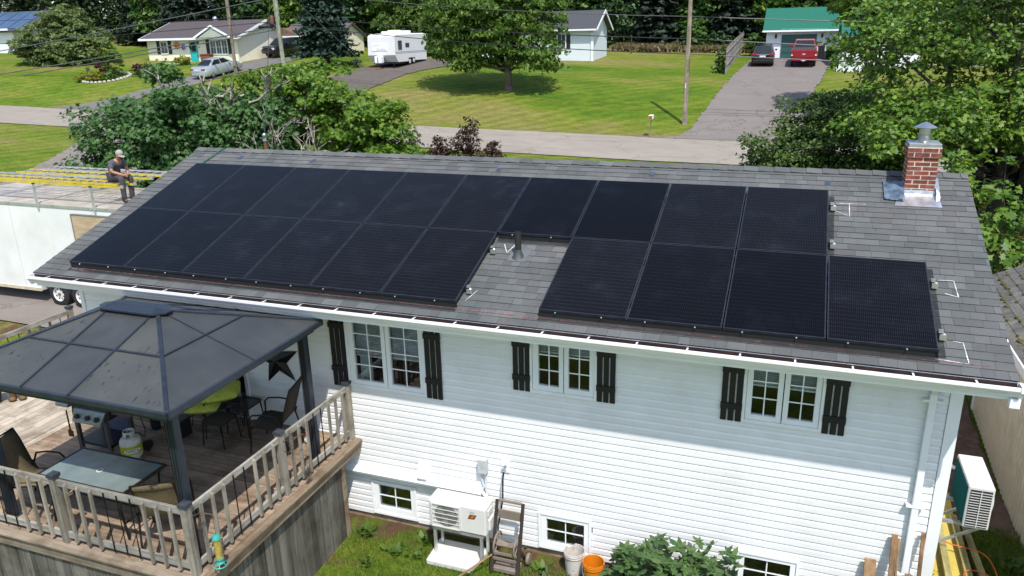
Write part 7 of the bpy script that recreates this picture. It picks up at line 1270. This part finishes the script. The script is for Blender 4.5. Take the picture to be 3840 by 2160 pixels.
tree('maple_tree', 'green maple right of the driveway, partly behind the oak', (14.4, 37.4), [(13.6, 37.3, 9.4, 1.8, 1.6, 2.2), (15.2, 37.0, 7.4, 1.9, 1.6, 1.8), (13.4, 36.6, 6.6, .9, .9, .7)], 8000, .24, STAR, L_oak, M_barkd, .18, group='trees right of the driveway', clump=.6, per=40, up=.8)
# ---- conifers
def conifer(name, label, x, y, h, r, lm, bark, group=None, dens=1.0, card=.30, skirt=.08, z=None):
    z = g1(x, y) if z is None else z; t = thing(name, (x, y, z), label, 'tree', group); C = []; O = []
    nlv = int(h/.36*dens)
    for i in range(nlv):
        f = skirt+(1-skirt)*i/nlv; rr = r*(1-f)**.85*(1+.15*sin(i*2.1)); nb = max(5, int(15*dens*(rr/r+.25)))
        for k in range(nb):
            a = 2*pi*(k+rnd.random()*.7)/nb+i; L = rr*rnd.uniform(.75, 1.1); m_ = max(3, int(L/.15))
            for j in range(m_):
                u = (j+.6)/m_; rad = L*u; dz = -.22*L*u*u+.10*L*u**4-.02; w = .09+.20*L*(1-u)*.6
                for _ in range(2): C.append((rad*cos(a)+rnd.gauss(0, w)*sin(a), rad*sin(a)-rnd.gauss(0, w)*cos(a), f*h+dz+rnd.gauss(0, .05))); O.append((cos(a)*.5, sin(a)*.5, .6))
    C = np.array(C); V, F = leaves(C, card, CARD*np.array([.75, 1.25]), np.array(O), .7); obj('crown', np_mesh('crown', V, F), lm, t); b = MB(); b.tube([(x, y, z-.2), (x, y, z+h*.5), (x, y, z+h*.98)], [r*.085+.05, r*.05+.03, .02], 9); b.build('trunk', bark, t, True, fixn=False); return t
conifer('spruce_tree', 'tall blue-green spruce between the bungalow and the travel trailer', -26.1, 48.3, 10.5, 2.9, L_blue, M_barkd, 'conifers across the street', 1.15, .34, .11)
for x, y, h, r, lab in ((19.2, 21.5, 9, 2.2, 'dark conifer behind the oak at the right edge'), (21.5, 16.5, 8.5, 2.4, 'dark conifer at the far right edge of the yard'), (18.9, 10.6, 10, 2.6, 'tall dark conifer beyond the shed at the right, shading its roof'), (17.6, 13.4, 4.2, 1.3, 'small blue-green conifer right of the roof beside the oak trunk'), (-55.5, 38.0, 2.2, .8, 'low dark conifer at the left edge of the far lawn'), (-23.3, 48.2, 1.0, .8, 'small dark round bush under the tall spruce')):
    conifer('conifer', lab, x, y, h, r, L_blue, M_barkd, 'conifers', 1.0, .22 if h < 5 else .3, .04)
conifer('cedar', 'small young cedar beside the grey board fence', 5.35, 49.3, 1.7, .55, L_mid, M_barkd, None, 1.0, .2, .02); conifer('cedar', 'small young cedar right behind the first one at the fence', 5.4, 51.5, 1.9, .6, L_mid, M_barkd, None, 1.0, .2, .02)
for x, y in ((16.4, 18.6), (17.3, 17.6), (15.2, 19.6)):
    b = MB(); z = g1(x, y); b.tube([(x, y, z-.2), (x+.1, y, z+3.5), (x+.2, y, z+6)], [.13, .1, .06], 10)
    t = thing('bare_trunk', (x, y, z), {16.4: 'slim dark tree trunk left of the oak trunk', 17.3: 'slim dark trunk right of the oak trunk', 15.2: 'slim dark trunk nearest the lilac bush'}[x], 'tree', 'slim trunks under the oak'); b.build('trunk', M_barkd, t, True, fixn=False)
    b = MB()
    for k in range(22): q = z+.6+k*.22; a = rnd.uniform(0, 2*pi); L = rnd.uniform(.5, 1.3); limb(b, (x+.03*k/5, y, q), (x+L*cos(a), y+L*sin(a), q+rnd.uniform(-.25, .1)), .018, .005, 3, .1, 4)
    b.build('dead_twigs', M_barkd, t, True, fixn=False)
# ---- trees across the street
tree('lawn_tree', 'broad drooping shade tree on the lawn across the street', (-7.5, 41.1), [(-8.6, 41.3, 9.2, 3.4, 3.0, 2.8), (-11.2, 41.0, 8.6, 2.2, 2.2, 2.4), (-5.6, 41.8, 8.4, 2.0, 2.2, 2.0), (-9.5, 40.4, 6.8, 2.6, 1.6, 1.2), (-6.2, 40.6, 6.3, 1.5, 1.4, .9), (-8.2, 41.3, 11.5, 3.0, 2.6, 1.5), (-11.6, 40.6, 6.9, 1.2, 1.3, 1.1), (-4.6, 41.0, 6.2, .8, .8, .9), (-10.0, 39.9, 5.9, 1.5, 1.2, .8), (-5.3, 40.3, 5.6, 1.1, 1.0, .8), (-8.2, 39.4, 7.6, 2.4, 1.2, 1.4)], 30000, .26, OVAL, leafmat('lawn tree leaf', [(.15, (.030, .075, .012)), (.45, (.075, .150, .020)), (.8, (.140, .215, .032))], .35), M_bark, .25, group='trees across the street', clump=.75, per=60, droop=.8, up=.25, nl=24, fork=.42, shell=.4)
tree('round_tree', 'big round pale green tree left of the bungalow', (-53.2, 47.0), [(-53.2, 47.0, 7.5, 3.5, 2.8, 2.3), (-56.0, 46.4, 7.1, 2.2, 2.0, 1.8), (-50.6, 47.4, 7.1, 2.1, 2.0, 1.9), (-53.0, 47.2, 9.1, 2.6, 2.2, 1.6), (-52.8, 46.0, 6.4, 3.5, 1.5, 1.0)], 24000, .28, OVAL, L_will, M_bark, .25, group='trees across the street', clump=.6, per=50, nl=8, up=.8)
tree('birch_tree', 'fresh green leafy tree right behind the travel trailer', (-23.2, 57.2), [(-23.2, 57.2, 9.0, 2.8, 2.2, 2.6), (-21.2, 57.4, 8.6, 1.8, 1.8, 1.8), (-22.5, 57, 7.0, 2.2, 1.6, 1.2)], 11000, .34, OVAL, leafmat('fresh leaf', [(.15, (.035, .075, .012)), (.5, (.075, .14, .02)), (.85, (.13, .20, .03))], .35), M_bark, .2, group='trees across the street', clump=.6, per=22)
def small(name, lab, x, y, h, w, n, sz, lm, cat='shrub', group=None): z = g1(x, y); return tree(name, lab, (x, y), [(x, y, z+h*.55, w, w, h*.5)], n, sz, OVAL, lm, M_barkd, .03, cat, group, clump=.22, per=14, nl=4)
small('shrub', 'small round shrub left of the garage', 6.9, 61.5, 1.9, .6, 900, .22, L_mid); small('shrub', 'yellow-green shrub by the bungalow step', -40.1, 47.3, .7, .6, 700, .2, leafmat('lime leaf', [(.2, (.10, .13, .01)), (.8, (.26, .26, .02))]))
small('shrub', 'young leafy bush in front of the woods right of the white house', 1.2, 66.5, 2.6, 1.1, 1500, .3, L_mid); small('shrub', 'dark low bush at the wood edge behind the lawn', 3.4, 67.5, 1.6, 1.3, 1400, .3, L_dark)
small('shrub', 'green bush beside the porch of the green-roofed house', 13.0, 58.0, .9, .35, 400, .18, L_mid)
# flower bed
t = thing('flower_bed', (-42.6, 41.2, g1(-42.6, 41.2)), 'stone-edged flower bed on the far lawn left of the bungalow drive', 'flower bed')
for k in range(34):
    a = 2*pi*k/34; x, y = -42.6+1.9*cos(a), 41.2+1.7*sin(a); b = MB(); z = g1(x, y); q = rnd.uniform(.13, .19); b.sphere((x, y, z+.06), q, q*.8, .12, 7, 5); b.build('edge_stone', mat('pale edging stone', (.42, .40, .35), .9, var=.15), t, True)
b = MB(); b.tube([(-43.6, 40.4, g1(-43.6, 40.4)-.1), (-43.6, 40.4, g1(-43.6, 40.4)+1.0)], .16, 10); b.build('stump', M_bark, t, True)
L_lime = MATS['lime leaf']; L_fresh = MATS['fresh leaf']
for x, y, h, w, n, lm, lab in ((-43.9, 39.9, .5, .5, 500, L_lime, 'yellow-green hosta at the left of the flower bed'), (-42.6, 40.1, .8, .7, 800, L_lime, 'large yellow-green hosta in the middle of the flower bed'), (-41.6, 40.6, .6, .5, 500, L_mid, 'low green plant at the right of the flower bed'), (-42.2, 41.8, 2.1, .75, 1200, L_fresh, 'tall fresh green shrub standing in the flower bed'), (-43.9, 42.2, 1.0, .7, 700, leafmat('burgundy leaf', [(.2, (.03, .006, .012)), (.8, (.10, .02, .03))]), 'burgundy shrub behind the left of the flower bed'), (-40.6, 43.0, .8, .8, 800, leafmat('burgundy leaf', []), 'burgundy shrub behind the right of the flower bed')): small('bed_plant', lab, x, y, h, w, n, .16, lm, 'plant', 'plants in the flower bed')
# ---- woods behind: front trees one by one, the mass behind as one body
decid = []
front = [(-62, 66, 'c'), (-57, 63, 'd'), (-52.5, 61, 'c'), (-49.5, 60.5, 'c'), (-46.5, 64, 'd'), (-42, 66, 'd'), (-37.5, 67, 'c'), (-33, 67.5, 'd'), (-29, 66, 'd'), (-26, 68, 'c'), (-19, 69, 'd'), (-14.5, 70, 'c'), (-10, 70.5, 'd'), (-6, 69.5, 'd'), (-2.5, 70, 'c'), (.8, 71, 'd'), (4, 70.5, 'c'), (7, 71.5, 'd'), (10.5, 72, 'd'), (14.5, 71, 'c'), (18.5, 72, 'd'), (23, 72, 'c')]
where = ['at the left edge', 'above the round tree', 'left of the bungalow', 'just left of the bungalow', 'behind the left end of the bungalow roof', 'behind the middle of the bungalow roof', 'behind the right end of the bungalow roof', 'behind the bungalow wing', 'left of the spruce', 'behind the spruce', 'behind the travel trailer', 'behind the small red-roofed shed', 'behind the lawn tree', 'behind the white house', 'just right of the white house gable', 'behind the lawn', 'behind the bare pole', 'left of the garage', 'behind the garage roof', 'right of the garage roof', 'behind the oak', 'at the far right']
pc = None; pd = []
for k, ((x, y, kd), wh) in enumerate(zip(front, where)):
    if kd == 'c':
        h = rnd.uniform(10, 14)
        if pc is None: pc = conifer('forest_conifer', 'x', x, y, 12, 3.0, leafmat('forest needles', [(.15, (.006, .014, .008)), (.5, (.014, .030, .016)), (.85, (.030, .050, .026))], .1, .6), M_barkd, 'front row of the woods', .8, .5, .02); o = pc
        else: o = copy_tree(pc); o.location = (x, y, g1(x, y)); o.scale = (rnd.uniform(.85, 1.15),)*2+(h/12,); o.rotation_euler = (0, 0, rnd.uniform(0, 6))
        o['label'] = 'dark conifer in the woods '+wh
    else:
        h = rnd.uniform(9, 12.5); z = g1(x, y)
        if len(pd) < 3:
            lm = (L_mid, L_dark, L_oak)[len(pd)]; hh = 11; o = tree('forest_tree', 'x', (x, y), [(x, y, z+hh*.62, 2.6, 2.3, hh*.34), (x+1.2, y-.3, z+hh*.45, 1.7, 1.6, hh*.22), (x-1.3, y-.2, z+hh*.42, 1.7, 1.6, hh*.24), (x, y-.6, z+hh*.22, 2.0, 1.3, hh*.17)], 7500, .42, OVAL, lm, M_barkd, .2, group='front row of the woods', clump=.7, per=18, nl=8); pd.append(o)
        else: o = copy_tree(pd[k % 3]); o.location = (x, y, z); o.scale = (rnd.uniform(.9, 1.2),)*2+(h/11,); o.rotation_euler = (0, 0, rnd.uniform(0, 6))
        o['label'] = 'leafy tree in the woods '+wh
C = []; O = []; S = []
for row in range(4):
    yy = 76+row*4.5
    for x in np.arange(-110, 60, 3.4):
        bx, by = x+rnd.uniform(-1.2, 1.2), (yy if x > -30 else yy-5+(-30-x)*-.05)+rnd.uniform(-1.5, 1.5); bz = g1(bx, by); h = rnd.uniform(10, 16); con = rnd.random() < .55; n_ = 900
        u = nr.random(n_)**.8; ang = nr.random(n_)*2*pi; rr = (2.6*(1-u)+.2 if con else 2.8*np.sqrt(np.clip(1-(2*u-1)**2, .05, 1)))*(.55+.45*nr.random(n_)); C.append(np.stack([bx+rr*np.cos(ang), by+rr*np.sin(ang), bz+.2+u*h], 1)); O.append(np.stack([np.cos(ang)*.5, np.sin(ang)*.5, np.full(n_, .4)], 1))
C = np.concatenate(C); V, F = leaves(C, .58, OVAL, np.concatenate(O), .5); fo = obj('forest', np_mesh('forest', V, F), leafmat('forest mass', [(.15, (.008, .018, .008)), (.5, (.022, .045, .014)), (.85, (.06, .085, .022))], .15)); tag(fo, 'dark mixed woods closing the view behind the houses', 'woods', kind='stuff')
# tall dry grass at the wood edge
n_ = 9000; x = nr.uniform(-6, 7.5, n_); y = nr.uniform(64.5, 69, n_); C = np.stack([x, y, gz(x, y)+.25], 1); V, F = leaves(C, .55, CARD*np.array([.35, 1.2]), None, .0, droop=-3); o = obj('tall_grass', np_mesh('tall_grass', V, F), leafmat('dry grass', [(.2, (.10, .11, .03)), (.5, (.20, .17, .07)), (.8, (.26, .18, .14))])); tag(o, 'strip of tall dry grass at the edge of the woods', 'grass', kind='stuff')
# ------------------------------------------------------------------ near plants: peonies, weeds, lawn blades
def peony(name, lab, x, y, r, h, n):
    z = g1(x, y); t = thing(name, (x, y, z), lab, 'plant', 'peony bushes by the wall'); d = nr.normal(0, 1, (n, 3)); d[:, 2] = np.abs(d[:, 2]); d /= np.linalg.norm(d, axis=1, keepdims=True); cc = np.array([x, y, z+.08])+d*(.3+.8*nr.random((n, 1))**.7)*np.array([r, r*.8, h])*(1+.25*np.sin(d[:, :1]*6+x*9)*np.cos(d[:, 1:2]*5)); st = np.repeat(cc, 7, 0); ang = np.tile(np.arange(7)*2*pi/7, n)+np.repeat(nr.random(n)*6, 7); A = np.stack([np.cos(ang), np.sin(ang), -.5+.9*nr.random(7*n)+np.repeat(nr.normal(0, .5, n), 7)*np.cos(ang)], 1); A /= np.linalg.norm(A, axis=1, keepdims=True); B = np.cross(A, np.array([0, 0, 1.0])); B /= np.linalg.norm(B, axis=1, keepdims=True); s = .125*(1+nr.uniform(-.4, .4, (7*n, 1))); sh = np.array([(0, 0), (.22, .3), (.2, .62), (0, 1), (-.2, .62), (-.22, .3)]); Nn = np.cross(B, A)
    V = st[:, None, :]+(sh[None, :, 0:1]*B[:, None, :]+sh[None, :, 1:2]*A[:, None, :])*s[:, None, :]-np.abs(sh[None, :, 0:1])*Nn[:, None, :]*s[:, None, :]*.5; V = V.reshape(-1, 3)-np.array([x, y, z]); obj('foliage', np_mesh('foliage', V, np.arange(len(V)).reshape(-1, 6)), leafmat('peony leaf', [(.15, (.032, .075, .028)), (.5, (.070, .135, .040)), (.85, (.125, .190, .060))], .25, .4), t)
    b = MB()
    for q in cc[::6]: limb(b, (x+rnd.uniform(-.08, .08), y+rnd.uniform(-.08, .08), z), Vector(q), .006, .004, 3, .05, 5)
    b.build('stems', mat('green stem', (.06, .09, .03), .6), t, True, fixn=False)['kind'] = 'stuff'
peony('peony_bush', 'left of the two green peony bushes against the lit siding', 9.50, .02, .55, .80, 260); peony('peony_bush', 'right of the two green peony bushes, nearer the right basement window', 10.28, .06, .54, .84, 270)
def weed(x, y, r, n, lab): # rosette of broad leaves
    z = g1(x, y); ang = nr.random(n)*2*pi; el = nr.uniform(.15, .9, n); A = np.stack([np.cos(ang)*np.cos(el), np.sin(ang)*np.cos(el), np.sin(el)], 1); B = np.cross(A, np.array([0, 0, 1.0])); B /= np.linalg.norm(B, axis=1, keepdims=True); sh = np.array([(0, 0), (.16, .25), (.24, .55), (.12, .85), (0, 1), (-.12, .85), (-.24, .55), (-.16, .25)]); s = r*(.6+.6*nr.random((n, 1))); st = np.stack([nr.normal(0, r*.35, n), nr.normal(0, r*.3, n), np.full(n, .01)], 1); V = st[:, None, :]+(sh[None, :, 0:1]*B[:, None, :]+sh[None, :, 1:2]*A[:, None, :])*s[:, None, :]; o = obj('weed', np_mesh('weed', V.reshape(-1, 3), np.arange(n*8).reshape(n, 8)), L_fresh); o.location = (x, y, z); tag(o, lab, 'weed', 'weeds by the foundation')
for k, (x, y, r, n) in enumerate(((5.05, .15, .17, 24), (5.75, -.12, .16, 26), (6.05, .25, .17, 34), (5.45, -.45, .14, 22), (7.95, .15, .15, 26), (8.1, -.05, .13, 18), (6.12, -.1, .14, 20), (13.25, .95, .16, 20), (13.6, .62, .14, 18), (14.35, 2.3, .22, 30), (14.4, 1.7, .2, 26))):
    weed(x, y, r, n, ['broad-leaved weed by the deck corner', 'broad-leaved weed on the soil between deck and heat pump', 'broad-leaved weed against the wall under the basement window', 'small weed in the grass in front of the basement window', 'weed left of the dirty white bucket', 'small weed in the grass in front of the buckets', 'weed beside the heat pump slab', 'weed growing through the yellow boards', 'weed at the near end of the lumber pile', 'tuft of weeds beside the shed wall', 'tuft of weeds in front of the side slab'][k])
def blades(name, n, x0, x1, y0, y1, h, lm, lab, keep=None):
    x = nr.uniform(x0, x1, n); y = nr.uniform(y0, y1, n)
    if keep is not None: k = keep(x, y); x, y = x[k], y[k]
    n = len(x); z = gz(x, y); a = nr.random(n)*2*pi; hh = h*(.5+nr.random(n)); le = nr.normal(0, .45, (n, 2)); w = .0045; V = np.zeros((n, 4, 3)); cx, sx_ = np.cos(a)*w, np.sin(a)*w
    V[:, 0] = np.stack([x-cx, y-sx_, z], 1); V[:, 1] = np.stack([x+cx, y+sx_, z], 1); V[:, 2] = np.stack([x+cx*.5+le[:, 0]*hh*.8, y+sx_*.5+le[:, 1]*hh*.8, z+hh], 1); V[:, 3] = np.stack([x-cx*.3+le[:, 0]*hh*.7, y-sx_*.3+le[:, 1]*hh*.7, z+hh*.95], 1)
    o = obj(name, np_mesh(name, V.reshape(-1, 3), np.arange(n*4).reshape(n, 4)), lm); tag(o, lab, 'grass', kind='stuff')
L_grass = leafmat('grass blade', [(.15, (.065, .140, .014)), (.5, (.130, .225, .026)), (.85, (.24, .28, .065))], .35)
def patchy(th): 
    def f(x, y): v = np.sin(x*2.1+1.3*np.sin(y*1.7))+np.cos(y*2.6+1.1*np.sin(x*1.3))+.6*np.sin(x*5.3+y*4.1); return v+nr.normal(0, .9, len(x))-np.clip(-y-3.5, 0, 9)*1.2 > th
    return f
blades('lawn_grass', 100000, 4.85, 13.2, -5.5, .25, .065, L_grass, 'mown grass in the back yard below the siding', patchy(-.6)); blades('lawn_grass', 16000, 13.1, 15.0, -.5, 3.2, .10, L_grass, 'rough grass in the passage between house and shed', patchy(-.9))
blades('lawn_grass', 5000, -6.5, -3.0, .6, 3.0, .32, leafmat('tall grass blade', [(.15, (.05, .09, .015)), (.5, (.11, .17, .03)), (.85, (.20, .24, .07))], .35), 'tall tufted grass beyond the deck railing at left', patchy(-.2))
